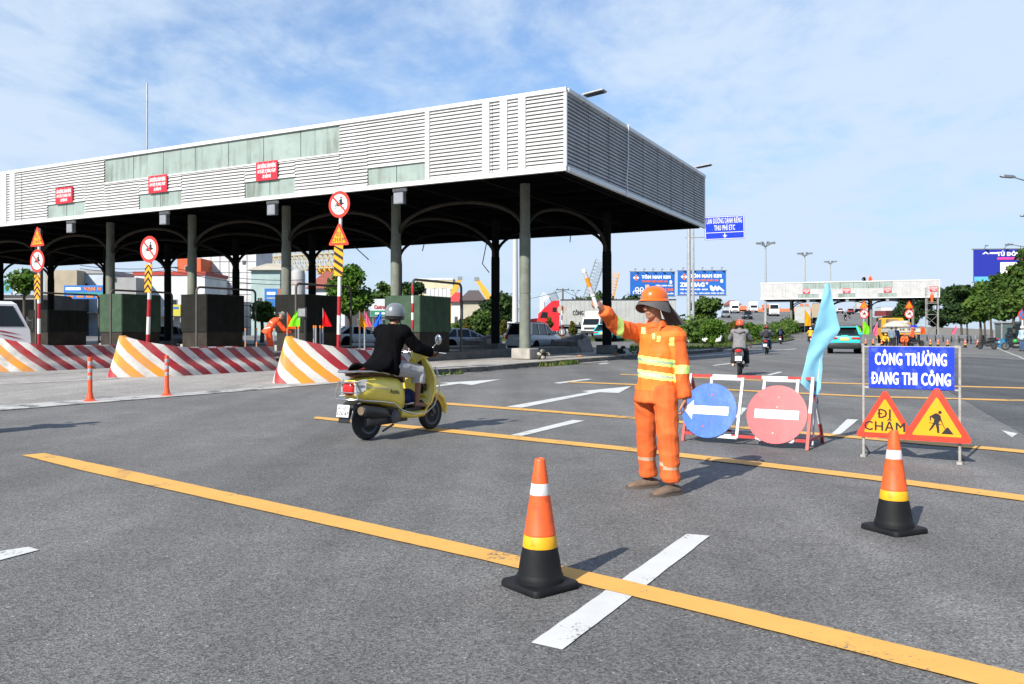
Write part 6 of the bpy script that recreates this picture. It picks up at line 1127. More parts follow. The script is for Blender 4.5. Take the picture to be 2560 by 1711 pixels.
for i, (u, v, z) in enumerate(((1383, 911, .0), (1449, 893, .17), (1540, 888, .17), (1466, 906, 0))):
    q = G(u, v, z); t = MB(); t.ell((0, 0, .04), (.15, .10, .05), LEAFB, 8, 5); o = t.build('dead_leaf', None, 0, loc=q); tag(o, ('brown dead leaf in the gutter below the weeds', 'brown leaf on the pavement between the columns', 'brown leaf at the foot of the far right column', 'brown leaf against the kerb right of the weeds')[i], 'leaf', 'dead leaves along the kerb')
# ---------------------------------------------------------------- the second plaza
C2 = Vector((70.2, 136, 0)); A2 = math.atan2(-10, 26.2)
u2 = lambda u: (lambda k: (70.2 - 136 * k) / (.934 + .357 * k))((u - 1280) / FPX)
canopy('smaller far toll plaza canopy spanning the road on the right, workers on its roof', C2, A2, 28.2, 14.5, [3.7, 10.2, 16.7, 23.2], [2.6, 9.0], 6.85, 2.95, None, [(u2(2232), u2(2007), 1.15)], [(u2(2046), u2(1995), .75), (u2(2138), u2(2095), .75), (u2(2241), u2(2195), .75)],
    [(u2(2025), u2(2007), .95, 1.75), (u2(2126), u2(2107), .95, 1.75), (u2(2229), u2(2209), .95, 1.75), (u2(2345), u2(2324), 1.0, 1.8)], [], [u2(2118), u2(2219), u2(2020)], 0, lambda ca: .5, ['LÀN ĐƯỜNG DÀNH RIÊNG', '-XE VÉ LƯỢT, VÉ THÁNG, VÉ QUÝ', '-XE MIỄN PHÍ'], M('pale_louvre_gap_shade', (.20, .20, .20), .8))  # slat gaps here get a paler painted shade
M2 = Matrix.Translation(C2) @ Matrix.Rotation(A2, 4, 'Z')
def T2(a, b, z=0.): return M2 @ Vector((-a, b, z))
for a in (22.2, 15.7, 9.2): 
    mb = MB(); q = [T2(a, -6), T2(a, 18), T2(a + 2.2, 18), T2(a + 2.2, -6)]; mb.prism([(p.x, p.y) for p in q], -.02, .30, ISLC); struct(mb, 'traffic_island', smooth=0)
t = thing('toll_booth', 'tan and grey toll booth at the left columns of the second canopy', 'booth', T2(22.4, 2.0, .3), A2, 'boarded toll booths'); mb = MB(); mb.box((-.9, 1.3, .6), (1.8, 3.0, 1.2), ISLC); mb.build('base_wall', t, 0); mb = MB(); mb.box((-.9, 1.3, 2.0), (1.7, 2.9, 1.6), TANB); mb.build('corrugated_wall', t, 0); mb = MB(); mb.box((-.9, 1.3, 2.85), (1.9, 3.1, .1), GREYM); mb.build('roof', t, 0)
# scaffold tower in front of it
p = G(2330, 848); p = Vector((1050 / FPX * 132, 132, 0)); SCAF = M('scaffold_tube', (.34, .34, .31), .5, var=.2); t = thing('scaffold_tower', 'tall scaffold tower before the right end of the second canopy', 'scaffold', p, A2); w, d, hh = 1.75, 1.2, 8.3
mb = MB()
for x in (-w / 2, w / 2):
    for y in (-d / 2, d / 2): mb.tube([(x, y, 0), (x, y, hh)], .045, SCAF, 6)
    for k in range(16): z = .4 + k * .52; mb.tube([(x, -d / 2, z), (x, d / 2, z)], .03, SCAF, 5); mb.tube([(x * .78, -d / 2, z), (x * .78, -d / 2, z + .52)], .022, SCAF, 5); mb.tube([(x, -d / 2, z), (x * .78, -d / 2, z)], .022, SCAF, 5)
mb.build('ladder_frame', t, 0); mb = MB()
for k in range(4):
    z0 = k * 2.0; mb.tube([(-w / 2, d / 2, z0 + .1), (w / 2, d / 2, z0 + 1.9)], .022, SCAF, 5); mb.tube([(-w / 2, -d / 2, z0 + 1.95), (w / 2, -d / 2, z0 + 1.95)], .03, SCAF, 5); mb.tube([(w / 2, d / 2, z0 + .1), (-w / 2, d / 2, z0 + 1.9)], .022, SCAF, 5)
mb.build('brace', t, 0); mb = MB(); mb.box((0, 0, 5.75), (w, d, .06), SCAF); mb.build('work_deck', t, 0)
for i, (u, b) in enumerate(((2162, .4), (2175, .4))): pass
JT = dict(pelvis=(0, 0, .88), chest=(0, -.01, 1.17), neck=(0, 0, 1.40), head=(0, .02, 1.55), f=(0, 1, 0), hup=(0, 0, 1), ls=(-.175, 0, 1.31), rs=(.175, 0, 1.31), le=(-.24, 0, 1.07), re=(.24, 0, 1.07), lw=(-.23, .10, .83), rw=(.23, .10, .83), lhip=(-.09, 0, .87), rhip=(.09, 0, .87), lk=(-.10, .02, .47), rk=(.10, .02, .47), la=(-.11, 0, .08), ra=(.11, 0, .08), lf=(-.2, 1, 0), rf=(.2, 1, 0))
JT['lhand'] = ((0, .2, -1), (1, 0, 0), (0, 1, 0), .4, 1, 0, .2); JT['rhand'] = ((0, .2, -1), (-1, 0, 0), (0, 1, 0), .4, 1, 0, .2)
JQ = dict(JT); JQ.update(pelvis=(0, -.1, .38), chest=(0, .1, .66), neck=(0, .22, .86), head=(0, .28, 1.0), ls=(-.18, .18, .80), rs=(.18, .18, .80), le=(-.26, .34, .56), re=(.26, .34, .56), lw=(-.16, .5, .40), rw=(.16, .5, .40), lhip=(-.09, -.1, .36), rhip=(.09, -.1, .36), lk=(-.16, .28, .44), rk=(.16, .28, .44), la=(-.13, .05, .08), ra=(.13, .05, .08)); JQ.pop('lhand'); JQ.pop('rhand')
def worker(label, J, loc, rz, top, pant, hel, group='people at the far roadworks', vx=.022, s=1.):
    o, X = person(label, J, loc, rz, top, pant, BLK, SKIN, group, vx, loose=.035, wr=.006, flare=.015, lo=.06, hands='lhand' in J); half_helmet(o, X, hel, trim=False); return o
VESTO = M('bright_vest_orange', (.95, .12, .02), .7); BLUV = M('blue_vest', (.03, .10, .40), .75); GRYS = M('grey_blue_shirt', (.17, .21, .26), .8); PINKS = M('pink_shirt', (.65, .25, .30), .8); LBLU = M('light_blue_shirt', (.40, .52, .62), .8)
worker('crouching worker with yellow helmet on the second canopy roof', JQ, T2(u2(2162), .5, 9.55), A2 + 2.6, BLKC, DNM, YELH); worker('crouching worker in red orange on the second canopy roof', JQ, T2(u2(2175), .5, 9.55), A2 + 3.4, VESTO, ORT, REDH); worker('worker in red orange standing on the scaffold tower', JT, p + Vector((0, 0, 5.78)), A2, VESTO, ORT, REDH)
# works truck with the umbrella behind it
YTR = M('works_truck_yellow', (.75, .36, .02), .4); UMB = M('umbrella_cloth', (.50, .47, .40), .8, var=.15)
tp = P(2218, 838, 92); tr = make_truck('flatbed works truck with yellow cab, rear towards us, before the double columns', (tp.x, tp.y, 0), R(-6), YTR, M('pale_truck_bed', (.55, .52, .45), .6, dirt=.3), 2.35, (1.8, 2.75), (4.2, .55), 1.15)
mb = MB(); mb.box((0, -6.25, 1.05), (2.4, .06, .14), YTR); mb.text('61C', .26, BLK, FACE((-.55, -6.18, 1.5)), bold=.012, depth=.004); mb.text('19', .26, BLK, FACE((.1, -6.18, 1.5)), bold=.012, depth=.004); mb.text('38', .26, BLK, FACE((.62, -6.18, 1.5)), bold=.012, depth=.004); mb.build('tail_board', tr, 0)
for k, (x, y, w, hgt_, m_) in enumerate(((-.5, -3.0, 1.0, .9, M('wooden_crate', (.30, .20, .11), .8)), (.45, -3.4, .8, .7, WBOX), (.1, -4.6, .9, .5, M('wooden_crate')))): t = thing('crate', ('tall brown crate on the works truck', 'white crate on the works truck', 'low brown crate on the works truck')[k], 'crate', (tp.x, tp.y, 0), R(-6), 'crates on the works truck'); b = MB(); b.box((x, y, 1.72 + hgt_ / 2), (w, .9, hgt_), m_, bev=.02); [b.box((x, y, 1.72 + hgt_ * f), (w + .03, .93, .06), m_) for f in (.25, .75)]; b.build('crate_body', t, 0)
up = P(2241, 820, 72); t = thing('umbrella', 'big off-white umbrella over the far roadworks crew', 'umbrella', (up.x, up.y, 0)); mb = MB(); rings = []
for r, z in ((1.14, 1.72), (1.12, 1.76), (.9, 1.95), (.55, 2.12), (.2, 2.21), (.02, 2.23)): rings.append([(r * (1 + .03 * math.cos(8 * a)) * math.cos(a), r * (1 + .03 * math.cos(8 * a)) * math.sin(a), z) for a in [2 * math.pi * i / 32 for i in range(32)]])
mb.loft(rings, UMB, caps=False); mb.build('canopy_cloth', t, 80); mb = MB(); mb.tube([(0, 0, 0), (0, 0, 2.2)], .02, GREYM, 8); mb.build('pole', t)
g = lambda u, v: (lambda q: (q.x, q.y, 0))(G(u, v))
worker('standing man in grey blue shirt beside the umbrella', JT, g(2229, 868.5), R(-40), GRYS, DNM, BLKH); worker('person in blue vest right of the man in grey blue', JT, g(2240, 866), R(-10), BLUV, DNM, WHTH, s=.9); worker('orange helmeted worker in the middle below the umbrella', JQ, P(2262, 0, 70).xy.to_3d(), R(150), VESTO, ORT, REDH); worker('worker in orange vest at the right side of the umbrella', JT, P(2281, 0, 74).xy.to_3d(), R(40), VESTO, DNM, REDH); worker('worker with yellow helmet sitting before the works truck', JQ, P(2211, 0, 73).xy.to_3d(), R(180), YTOP, DNM, YELH); worker('orange helmet worker behind the turquoise taxi', JT, P(2131, 0, 82).xy.to_3d(), R(170), VESTO, ORT, REDH)
FC = 'traffic cones'
for i, (u, v, lab) in enumerate(((2326, 867.5, 'small far cone, leftmost of the row of five'), (2345, 867.5, 'small far cone, second from the left in the row of five'), (2369, 868, 'small far cone in the middle of the row of five'), (2413, 869.5, 'small far cone, fourth of the row, right of the pink flag'), (2444, 869.5, 'small far cone, rightmost of the row of five'), (2204, 866, 'small far cone between the far roadworks notice and the far barrier'), (2164, 864.5, 'small far cone before the left triangle of the far roadworks notice'), (2183, 864.5, 'small far cone before the right triangle of the far roadworks notice'))): copy_tree(CONE, g(u, v), R(20 + i * 17), lab, FC)
copy_tree(ROADW, g(2122, 861), R(-4), 'small far roadworks notice over two triangles, right of the turquoise taxi'); copy_tree(BARR, g(2229, 865.5), R(-4), 'small far barrier stand with blue and red discs, under the umbrella')
copy_tree(bk3, P(2286, 0, 70).xy.to_3d(), R(-84), 'dark motorbike parked sideways right of the far barrier stand', 'parked motorbikes'); copy_tree(bk3, P(2468, 0, 60).xy.to_3d(), R(16), 'dark motorbike parked at the end of the cone row', 'parked motorbikes'); copy_tree(bk2, P(2540, 0, 57).xy.to_3d(), R(60), 'dark motorbike at the right edge beside the man in light blue', 'parked motorbikes')
mb = MB(); mb.ell((0, 0, 0), (.13, .14, .13), M('green_helmet_shell', (.03, .45, .06), .3, coat=.4), 14, 8); q = P(2538, 853, 56.2); tag(mb.build('helmet', loc=q), 'green helmet hung on the motorbike at the right edge', 'helmet')
worker('man in light blue with white cap at the right edge', JT, P(2556, 0, 54).xy.to_3d(), R(100), LBLU, JEAN, WHTH)
def fflag(label, u, vt, vb, y, cname, w, sw, seed):
    p = P(u, 0, y); zt, zb_ = zat(vt, y), zat(vb, y); rows = [(zt + (zb_ - zt) * j / 10, -.02 if sw > 0 else -w * min(1, j / 6), w * min(1, j / 5 + .1) if sw > 0 else .02) for j in range(11)]
    cloth('flag_post', MATS[cname], rows, label, 'flag', (p.x, p.y, 0), lambda pb: (pb.tube([(0, .03, 0), (0, .03, zt + .03)], .02, POLES, 6), pb.box((0, .03, .09), (.4, .3, .18), CONC)), 'flags at the far roadworks', 8, .06, seed, 1.3)
fflag('pale lime flag beside the left sign pole of the second plaza', 2158, 802, 836, 76, 'lime_cloth', .55, 1, 1); fflag('small lime flag just right of the turquoise taxi', 2142, 815, 830, 78, 'lime_cloth', .4, 1, 2); fflag('pink flag left of the yellow works truck', 2194, 806, 840, 76, 'pink_cloth', .4, -1, 3); fflag('orange flag left of the scaffold tower', 2302, 815, 836, 74, 'orange_cloth', .42, 1, 4); fflag('pink flag on a block in the middle of the cone row', 2391, 814, 836, 66, 'pink_cloth', .35, -1, 5); fflag('yellow flag hanging at the left booth of the second plaza', 2012, 775, 815, 128, 'yellow_cloth', .9, 1, 6)
for lab, u, k in (('far sign pole with triangle over a pale no-motorcycles disc, left of the double columns', 2160, 0), ('far sign pole with triangle over a no-motorcycles disc, at the right column', 2273, 1)):
    q = P(u, 0, 118); t = sign_pole(lab, (q.x, q.y, 0), [('tri', 4.55, 1.35), ('nobike', 3.75, 1.35), ('chev', 1.7, .5)], 5.5); t.rotation_euler = (0, 0, 0)
q = P(2279, 0, 116); t = thing('info_sign', 'small blue board at the right column of the second plaza', 'road sign', (q.x, q.y, 0)); mb = MB(); mb.box((0, 0, 1.6), (1.5, .06, 1.1), SBLUE); mb.build('sign_panel', t, 0); mb = MB(); mb.box((0, .08, 1.1), (.1, .08, 2.2), GREYM); mb.build('post', t, 0)
# guard rail to the right of the plaza
t = thing('guard_rail', 'grey steel guard rail curving away below the dark trees', 'guard rail', (0, 0, 0)); pts = [P(u, 0, y).xy.to_3d() for u, y in ((2300, 118), (2340, 104), (2380, 95), (2420, 88), (2438, 84))]; mb = MB()
for z in (.62, .78): mb.tube([p + Vector((0, 0, z)) for p in pts], [(.03, .11)] * len(pts), GALV, 6, side=(0, 1, 0))
mb.build('rail', t); 
for p0, p1 in zip(pts[:-1], pts[1:]):
    for k in range(2): e = p0.lerp(p1, k / 2); mb = MB(); mb.box((e.x, e.y + .1, .40), (.12, .1, .8), CLAD); mb.build('post', t, 0)
# shelter and no parking sign at the right edge
q = P(2528, 0, 68); t = thing('bus_shelter', 'small glass and blue shelter between the tree trunks on the right', 'shelter', (q.x, q.y, 0)); mb = MB(); mb.box((0, .5, .35), (1.6, 1.0, .7), M('shelter_blue', (.04, .22, .38), .5)); mb.build('lower_panel', t, 0); mb = MB(); mb.box((0, .5, 1.35), (1.55, .95, 1.25), M('shelter_glass', (.10, .14, .14), .15)); mb.build('glass_panel', t, 0); mb = MB(); mb.box((0, .5, 2.05), (1.8, 1.2, .12), GALV); [mb.box((x, y, 1.35), (.08, .08, 1.3), GALV) for x in (-.78, .78) for y in (-.0, .98)]; mb.build('roof_frame', t, 0)
q = P(2556, 0, 58); t = thing('no_parking_sign', 'round blue and red no-stopping sign at the right edge', 'road sign', (q.x, q.y, 0)); mb = MB(); X = FACE((0, -.06, zat(787, 58))); disc(mb, X, .35, NOSGN, 0, .01); disc(mb, X, .27, M('sign_face_blue', (.03, .22, .60), .4), .01, .014); [mb.prism([(c * a - s * b, s * a + c * b) for a, b in ((-.27, -.03), (.27, -.03), (.27, .03), (-.27, .03))], .014, .018 + k * .002, NOSGN, X) for k, (c, s) in enumerate(((.707, .707), (.707, -.707)))]; mb.build('sign_face', t, 0); mb = MB(); mb.tube([(0, 0, 0), (0, 0, zat(770, 58))], .045, WPAINT, 10); mb.build('post', t)
# ---------------------------------------------------------------- masts, lamps and the gantry sign
for i, (u, vt, y) in enumerate(((1914, 612, 170), (2012, 637, 215), (2076, 657, 260))):
    q = P(u, 0, y); top = zat(vt, y); t = thing('high_mast_lamp', ('tall floodlight mast, leftmost and tallest of the three', 'tall floodlight mast, middle of the three', 'tall floodlight mast, rightmost of the three')[i], 'lamp mast', (q.x, q.y, 0), 0, 'floodlight masts along the road'); mb = MB(); mb.tube([(0, 0, 0), (0, 0, top * .5), (0, 0, top)], [.32, .24, .14], GALV, 10); mb.build('mast', t)
    for k in range(8): a = k * math.pi / 4; mb = MB(); mb.bar((0, 0, top - .5), (1.3 * math.cos(a), 1.3 * math.sin(a), top + .2), .10, .10, GREYM); mb.box((1.6 * math.cos(a), 1.6 * math.sin(a), top + .3), (.7, .5, .28), GREYM, rz=a); mb.build('lamp_head', t, 0)
q = Vector((442 / FPX * 78, 78, 0)); t = thing('gantry_sign', 'blue overhead lane sign on a thick grey post, right of the big canopy', 'road sign', q, 0); yy = 78; top = zat(560, yy)
mb = MB(); mb.lathe([(.33, 0), (.33, .5), (.22, .9)], GALV, 16); mb.tube([(0, 0, .4), (0, 0, zat(720, yy)), (0, 0, top + .4)], [.20, .19, .165], GALV, 14); mb.build('post', t)
x0, x1 = (1760 - 1722) * yy / FPX, (1857 - 1722) * yy / FPX; zc0, zc1 = zat(600, yy), zat(542, yy); mb = MB(); 
for z in (zat(560, yy), zat(592, yy)): mb.tube([(-.35, 0, z - .1), (x1, -.25, z)], .05, GALV, 8)
mb.build('arm', t); mb = MB(); cx = (x0 + x1) / 2; w = x1 - x0; hh = zc1 - zc0; X = FACE((cx, -.42, (zc0 + zc1) / 2)) @ Matrix.Rotation(R(-6), 4, 'Y') @ Matrix.Rotation(R(2), 4, 'Z'); mb.box((0, 0, -.05), (w, hh, .08), SBLUE, X)
for a in ((0, hh / 2 - .06, w - .06, .05), (0, -hh / 2 + .06, w - .06, .05), (-w / 2 + .06, 0, .05, hh - .1), (w / 2 - .06, 0, .05, hh - .1), (0, -hh * .20, w - .1, .05)): mb.box((a[0], a[1], -.004), (a[2], a[3], .012), WTXT, X)
mb.text('LÀN ĐƯỜNG DÀNH RIÊNG', .72, WTXT, X @ Matrix.Translation((0, hh * .30, 0)), bold=.005, depth=.006, width=w * .88); mb.text('THU PHÍ ETC', .70, WTXT, X @ Matrix.Translation((0, -.0, 0)), bold=.008, depth=.006, width=w * .52); mb.prism([(-.05, .22), (.05, .22), (.05, 0), (.22, .08), (0, -.18), (-.22, .08), (-.05, 0)], 0, .012, WTXT, X @ Matrix.Translation((0, -hh * .35, 0))); mb.build('sign_panel', t, 0)
q = Vector((453 / FPX * 92, 92, 0)); t = thing('lamp_post', 'thin pale post just right of the thick sign post', 'post', q); mb = MB(); mb.tube([(0, 0, 0), (0, 0, zat(560, 92))], [.17, .11], GALV, 10); mb.build('post', t)
q = Vector(((1288 - 1280) / FPX * 88, 88, hgt(0, 88))); t = thing('lamp_post', 'tall pale post left of the nearest column', 'post', q); mb = MB(); mb.tube([(0, 0, 0), (0, 0, 14)], [.34, .22], M('pale_post_paint', (.55, .55, .52), .5), 12); mb.build('post', t)
SL = 'street lamps reaching in from the right edge'
for i, (u, v, y) in enumerate(((2500, 441, 41), (2550, 540, 55), (2513, 611, 74))):
    p = P(u, v, y); x1 = (2610 - 1280) / FPX * y + .6; t = thing('street_lamp', ('street lamp head high at the right edge, topmost of the three', 'street lamp tip at the right edge, middle one', 'street lamp above the right billboard')[i], 'street lamp', (x1, y, 0), 0, SL); dx = p.x - x1; mb = MB(); mb.tube([(0, 0, 0), (0, 0, p.z - .9), (dx * .15, 0, p.z - .55), (dx + .7, 0, p.z - .06)], [.09, .07, .05, .03], GREYM, 8); mb.build('post', t); mb = MB(); mb.loft([[(dx + xx, -w, p.z + z0), (dx + xx, w, p.z + z0), (dx + xx, w, p.z + z1), (dx + xx, -w, p.z + z1)] for xx, w, z0, z1 in ((0, .06, 0, .03), (.12, .13, -.05, .06), (.6, .12, -.09, .03), (.75, .05, -.09, -.02))], GREYM); mb.build('lamp_head', t, 30)
a_ = (lambda k, b: (1.88 + .466 * b - k * (29.2 + .885 * b)) / (.884 + .468 * k))((367 - 1280) / FPX, 9.0); q = T(a_, 9, 9.5); t = thing('antenna_mast', 'thin antenna mast with guy wires on the big canopy roof', 'antenna', q, TA); top = CAMH + (V0 - 208) * q.y / FPX - 9.5; mb = MB(); mb.tube([(0, 0, 0), (0, 0, top * .45)], .07, GREYM, 8); mb.tube([(0, 0, top * .42), (0, 0, top)], .05, GALV, 8); mb.box((0, 0, top * .42), (.2, .2, .25), GREYM); mb.build('mast', t)
for dx, dy in ((1.1, 0), (-1.1, 0), (0, 1.2)): mb = MB(); mb.tube([(dx, dy, 0), (0, 0, top * .42)], .012, GREYM, 5); mb.build('guy_wire', t)
# ---------------------------------------------------------------- billboards
BBL = M('billboard_blue', (.02, .13, .48), .4, var=.08, scale=.5); BORG = M('billboard_orange', (.80, .16, .03), .5)
def billboard(label, u0, u1, v0, v1, y, face, rz=0., zbase=0.):
    c = P((u0 + u1) / 2, (v0 + v1) / 2, y); w = (u1 - u0) * y / FPX / max(.4, math.cos(rz)); h = (v1 - v0) * y / FPX; t = thing('billboard', label, 'billboard', (c.x, c.y, zbase), rz, 'billboards'); zc = c.z - zbase; mb = MB(); mb.box((0, 0, zc), (w, .25, h), face[0]); X = FACE((0, -.126, zc)); face[1](mb, X, w, h); mb.build('poster_panel', t, 0)
    mb = MB(); 
    for z in (zc - h / 2 - .1, zc + h / 2 + .1): mb.box((0, .1, z), (w + .3, .5, .14), GREYM)
    for x in (-w * .48, w * .48): mb.box((x, .35, zc), (.14, .14, h), GREYM)
    mb.build('frame', t, 0); mb = MB(); mb.tube([(0, .5, 0), (0, .5, zc)], .42, GREYM, 12); mb.build('post', t)
    for k in range(5): x = w * (-.4 + .2 * k); mb = MB(); mb.bar((x, -.1, zc + h / 2 + .15), (x, -.9, zc + h / 2 + .55), .06, .06, GREYM); mb.box((x, -.95, zc + h / 2 + .55), (.4, .25, .16), GREYM); mb.build('lamp', t, 0)
def diamond(mb, X, x, y, s):
    for dx, dy, m_ in ((0, 1, BORG), (0, -1, BORG), (-1, 0, WTXT), (1, 0, WTXT)): mb.prism([(x + dx * s + s * .85 * a, y + dy * s + s * .85 * b) for a, b in ((0, 1), (1, 0), (0, -1), (-1, 0))], 0, .03, m_, X)
def nk(kind):
    def f(mb, X, w, h):
        diamond(mb, X, -w * .37, h * .26, w * .038); mb.text('TÔN NAM KIM', h * .19, WTXT, X @ Matrix.Translation((w * .08, h * .29, 0)), bold=h * .014, depth=.03, width=w * .64)
        mb.text('THƯƠNG HIỆU QUỐC GIA', h * .1, BORG, X @ Matrix.Translation((w * .05, h * .11, 0)), bold=h * .007, depth=.03, width=w * .58)
        for r_, c in ((.1, 0), (.12, -.06)): mb.prism([(w * .41 + h * .06 * math.cos(a), h * .11 + h * .045 * math.sin(a) + c * h) for a in [i * .52 for i in range(12)]], 0, .03, WTXT, X)
        if kind == 1:
            mb.box((-w * .12, -h * .12, .02), (w * .09, h * .17, .03), M('billboard_pale_orange', (.85, .45, .32), .5), X); mb.text('TÔN LẠNH MÀU', h * .09, WTXT, X @ Matrix.Translation((w * .26, -h * .07, 0)), bold=h * .006, depth=.03, width=w * .38); mb.text('AZ150', h * .17, BORG, X @ Matrix.Translation((w * .28, -h * .24, 0)), bold=h * .012, depth=.03, width=w * .36)
            for i in range(5):
                for (r0, m_) in ((.085, WTXT), (.05, BBL)): mb.prism([(-w * .40 + w * .052 * i + h * r0 * math.cos(a), -h * .36 + (h * .14 if i % 2 else 0) + h * r0 * math.sin(a)) for a in [k * .45 for k in range(14)]], 0, .03 + (.01 if m_ == BBL else 0) + i * .002, m_, X)
            mb.text('BẢO HÀNH TRÊN 20 NĂM', h * .08, WTXT, X @ Matrix.Translation((w * .24, -h * .41, 0)), bold=h * .005, depth=.03, width=w * .46)
        else:
            mb.text('ZINMAG', h * .24, WTXT, X @ Matrix.Translation((-w * .20, -h * .07, 0)), bold=h * .016, depth=.03, width=w * .50); mb.text('®', h * .12, WTXT, X @ Matrix.Translation((w * .105, -h * .02, 0)), bold=h * .006, depth=.03); mb.text('THÉP MẠ HỢP KIM KẼM - MAGIE', h * .08, WTXT, X @ Matrix.Translation((-w * .17, -h * .27, 0)), bold=h * .005, depth=.03, width=w * .58)
            mb.prism([(w * .16, -h * .12), (w * .2, -h * .10), (w * .24, -h * .2), (w * .28, -h * .10), (w * .32, -h * .2), (w * .34, -h * .11), (w * .47, -h * .33), (w * .44, -h * .36), (w * .36, -h * .26), (w * .32, -h * .34), (w * .28, -h * .26), (w * .24, -h * .35), (w * .18, -h * .30)], 0, .03, WTXT, X); mb.text('TỒN TẠI BỀN LÂU - BẢO HÀNH TRÊN 30 NĂM', h * .07, WTXT, X @ Matrix.Translation((0, -h * .43, 0)), bold=h * .005, depth=.03, width=w * .92)
    return f
billboard('blue billboard reading TÔN NAM KIM with AZ150, left one of the pair', 1575, 1687, 681, 740, 165, (BBL, nk(1)), R(3)); billboard('blue billboard reading TÔN NAM KIM and ZINMAG, right one of the pair', 1695, 1814, 678, 738, 160, (BBL, nk(2)), R(-3))
def fz(mb, X, w, h):
    mb.text('TỦ ĐÔNG HÒA', h * .17, WTXT, X @ Matrix.Translation((-w * .06, h * .36, 0)), bold=h * .010, depth=.03, width=w * .42); mb.box((-w * .06, h * .22, .015), (w * .42, h * .07, .03), M('billboard_pink', (.75, .06, .30), .5), X); mb.prism([(-w * .42, h * .36), (-w * .385, h * .44), (-w * .35, h * .36), (-w * .37, h * .36), (-w * .385, h * .40), (-w * .40, h * .36)], 0, .03, WTXT, X); mb.box((-w * .30, h * .39, .015), (w * .09, h * .05, .03), WTXT, X)
    mb.box((0, -h * .42, .01), (w * .995, h * .15, .02), M('billboard_sky', (.12, .45, .80), .5), X); mb.box((-w * .12, -h * .16, .02), (w * .24, h * .52, .04), WTXT, X); mb.box((-w * .12, -h * .05, .045), (w * .18, h * .02, .02), GREYM, X); mb.box((-w * .08, -h * .15, .045), (w * .12, h * .12, .02), BORG, X)
billboard('deep blue freezer billboard above the trees on the right', 2441, 2680, 624, 704, 125, (M('billboard_deep_blue', (.02, .03, .33), .4), fz), R(-6))
# ---------------------------------------------------------------- buildings, cranes and wires behind the plaza
WIN = M('building_window_dark', (.03, .035, .04), .2); PLAS = {k: M('plaster_' + k, c, .85, var=.15, scale=.6, dirt=.3, dirtc=(.2, .18, .15), dscale=.5) for k, c in dict(white=(.62, .63, .65), tan=(.40, .34, .25), grey=(.33, .33, .33), pale=(.50, .56, .62), cream=(.62, .55, .38), beige=(.48, .43, .34), orange=(.55, .12, .045), teal=(.34, .45, .44), dark=(.05, .05, .05)).items()}; TILE = M('red_roof_tile', (.30, .085, .06), .8, var=.25, scale=2); TILED = M('dark_roof_tile', (.10, .075, .07), .8)
def building(label, u0, u1, v0, v1, y, mat, dep=8., wins=(), roof=None, parapet=None, rz=0., rows=None, name='building', cat='building', awn=None):
    z0, z1 = zat(v1, y), zat(v0, y); w = (u1 - u0) * y / FPX; p = P((u0 + u1) / 2, 0, y); t = thing(name, label, cat, (p.x, p.y, min(z0, .3)), rz, 'buildings behind the plaza'); b0 = min(z0, .3); h = z1 - b0
    mb = MB(); mb.box((0, dep / 2, h / 2), (w, dep, h), mat); mb.build('wall', t, 0)
    for (a, b, c, d) in wins:       # fractions across and up
        mb = MB(); cx, cz = w * (a - .5), h * c; ww, wh = w * b, h * d; mb.box((cx, -.02, cz), (ww, .10, wh), GREYM); f = mb.build('window', t, 0); mb = MB(); mb.box((cx, -.05, cz), (ww * .86, .08, wh * .86), WIN); mb.box((cx, -.095, cz), (.06, .02, wh * .86), GREYM); mb.build('pane', f, 0)
    if parapet: mb = MB(); mb.box((0, dep / 2, h + .2), (w + .3, dep + .3, .45), parapet); mb.build('parapet', t, 0)
    if roof:
        mb = MB(); rh, rm = roof; e = .6; mb.add([(-w / 2 - e, -e, h), (w / 2 + e, -e, h), (w / 2 + e, dep + e, h), (-w / 2 - e, dep + e, h), (-w / 2 + w * .22, dep / 2, h + rh), (w / 2 - w * .22, dep / 2, h + rh)], [(0, 1, 5, 4), (1, 2, 5), (2, 3, 4, 5), (3, 0, 4), (3, 2, 1, 0)], rm); mb.build('roof', t, 0)
    if awn: mb = MB(); mb.box((0, -1.0, h * awn[0]), (w, 2.2, .12), awn[1]); mb.build('awning', t, 0)
    if rows:
        mb = MB(); nx, nz = rows
        for i in range(1, nx): mb.box((w * (i / nx - .5), -.01, h / 2), (.06, .04, h), CLAD)
        for i in range(1, nz): mb.box((0, -.012, h * i / nz), (w, .04, .06), CLAD)
        mb.build('cladding_joint', t, 0)
    return t
building('tan blank walled building left of the shop with the blue sign', 112, 192, 676, 790, 98, PLAS['tan'], awn=(.35, PLAS['grey'])); building('grey white shophouse with a small dark window above the blue shop sign', 190, 262, 684, 800, 100, PLAS['pale'], wins=((.3, .28, .80, .10),), parapet=PLAS['grey'], awn=(.40, PLAS['grey'])); building('low pale shop between the shophouse and the white terrace', 262, 340, 694, 800, 101, PLAS['grey'], wins=((.3, .4, .62, .2),), awn=(.5, PLAS['grey']))
building('white terrace with red parapet and roof plants', 336, 512, 688, 810, 104, PLAS['white'], wins=((.2, .12, .55, .14), (.55, .12, .55, .14), (.82, .1, .55, .14)), parapet=M('red_parapet', (.40, .05, .035), .8), awn=(.35, PLAS['dark'])); building('orange framed block beside the tall white building', 443, 502, 646, 800, 112, PLAS['orange'], wins=((.55, .45, .84, .14),))
building('tall white tiled building in the middle behind the canopy', 505, 640, 600, 810, 116, PLAS['white'], rows=(6, 9), wins=((.78, .06, .77, .04), (.3, .1, .3, .05))); building('pale block with teal panels right of the tall tiled building', 628, 700, 676, 810, 108, PLAS['teal'], wins=((.3, .15, .55, .1),), roof=(1.2, PLAS['beige'])); building('white house with red tiled hip roof', 776, 862, 722, 815, 112, PLAS['white'], wins=((.7, .2, .55, .25), (.35, .12, .5, .2)), roof=(2.6, TILE))
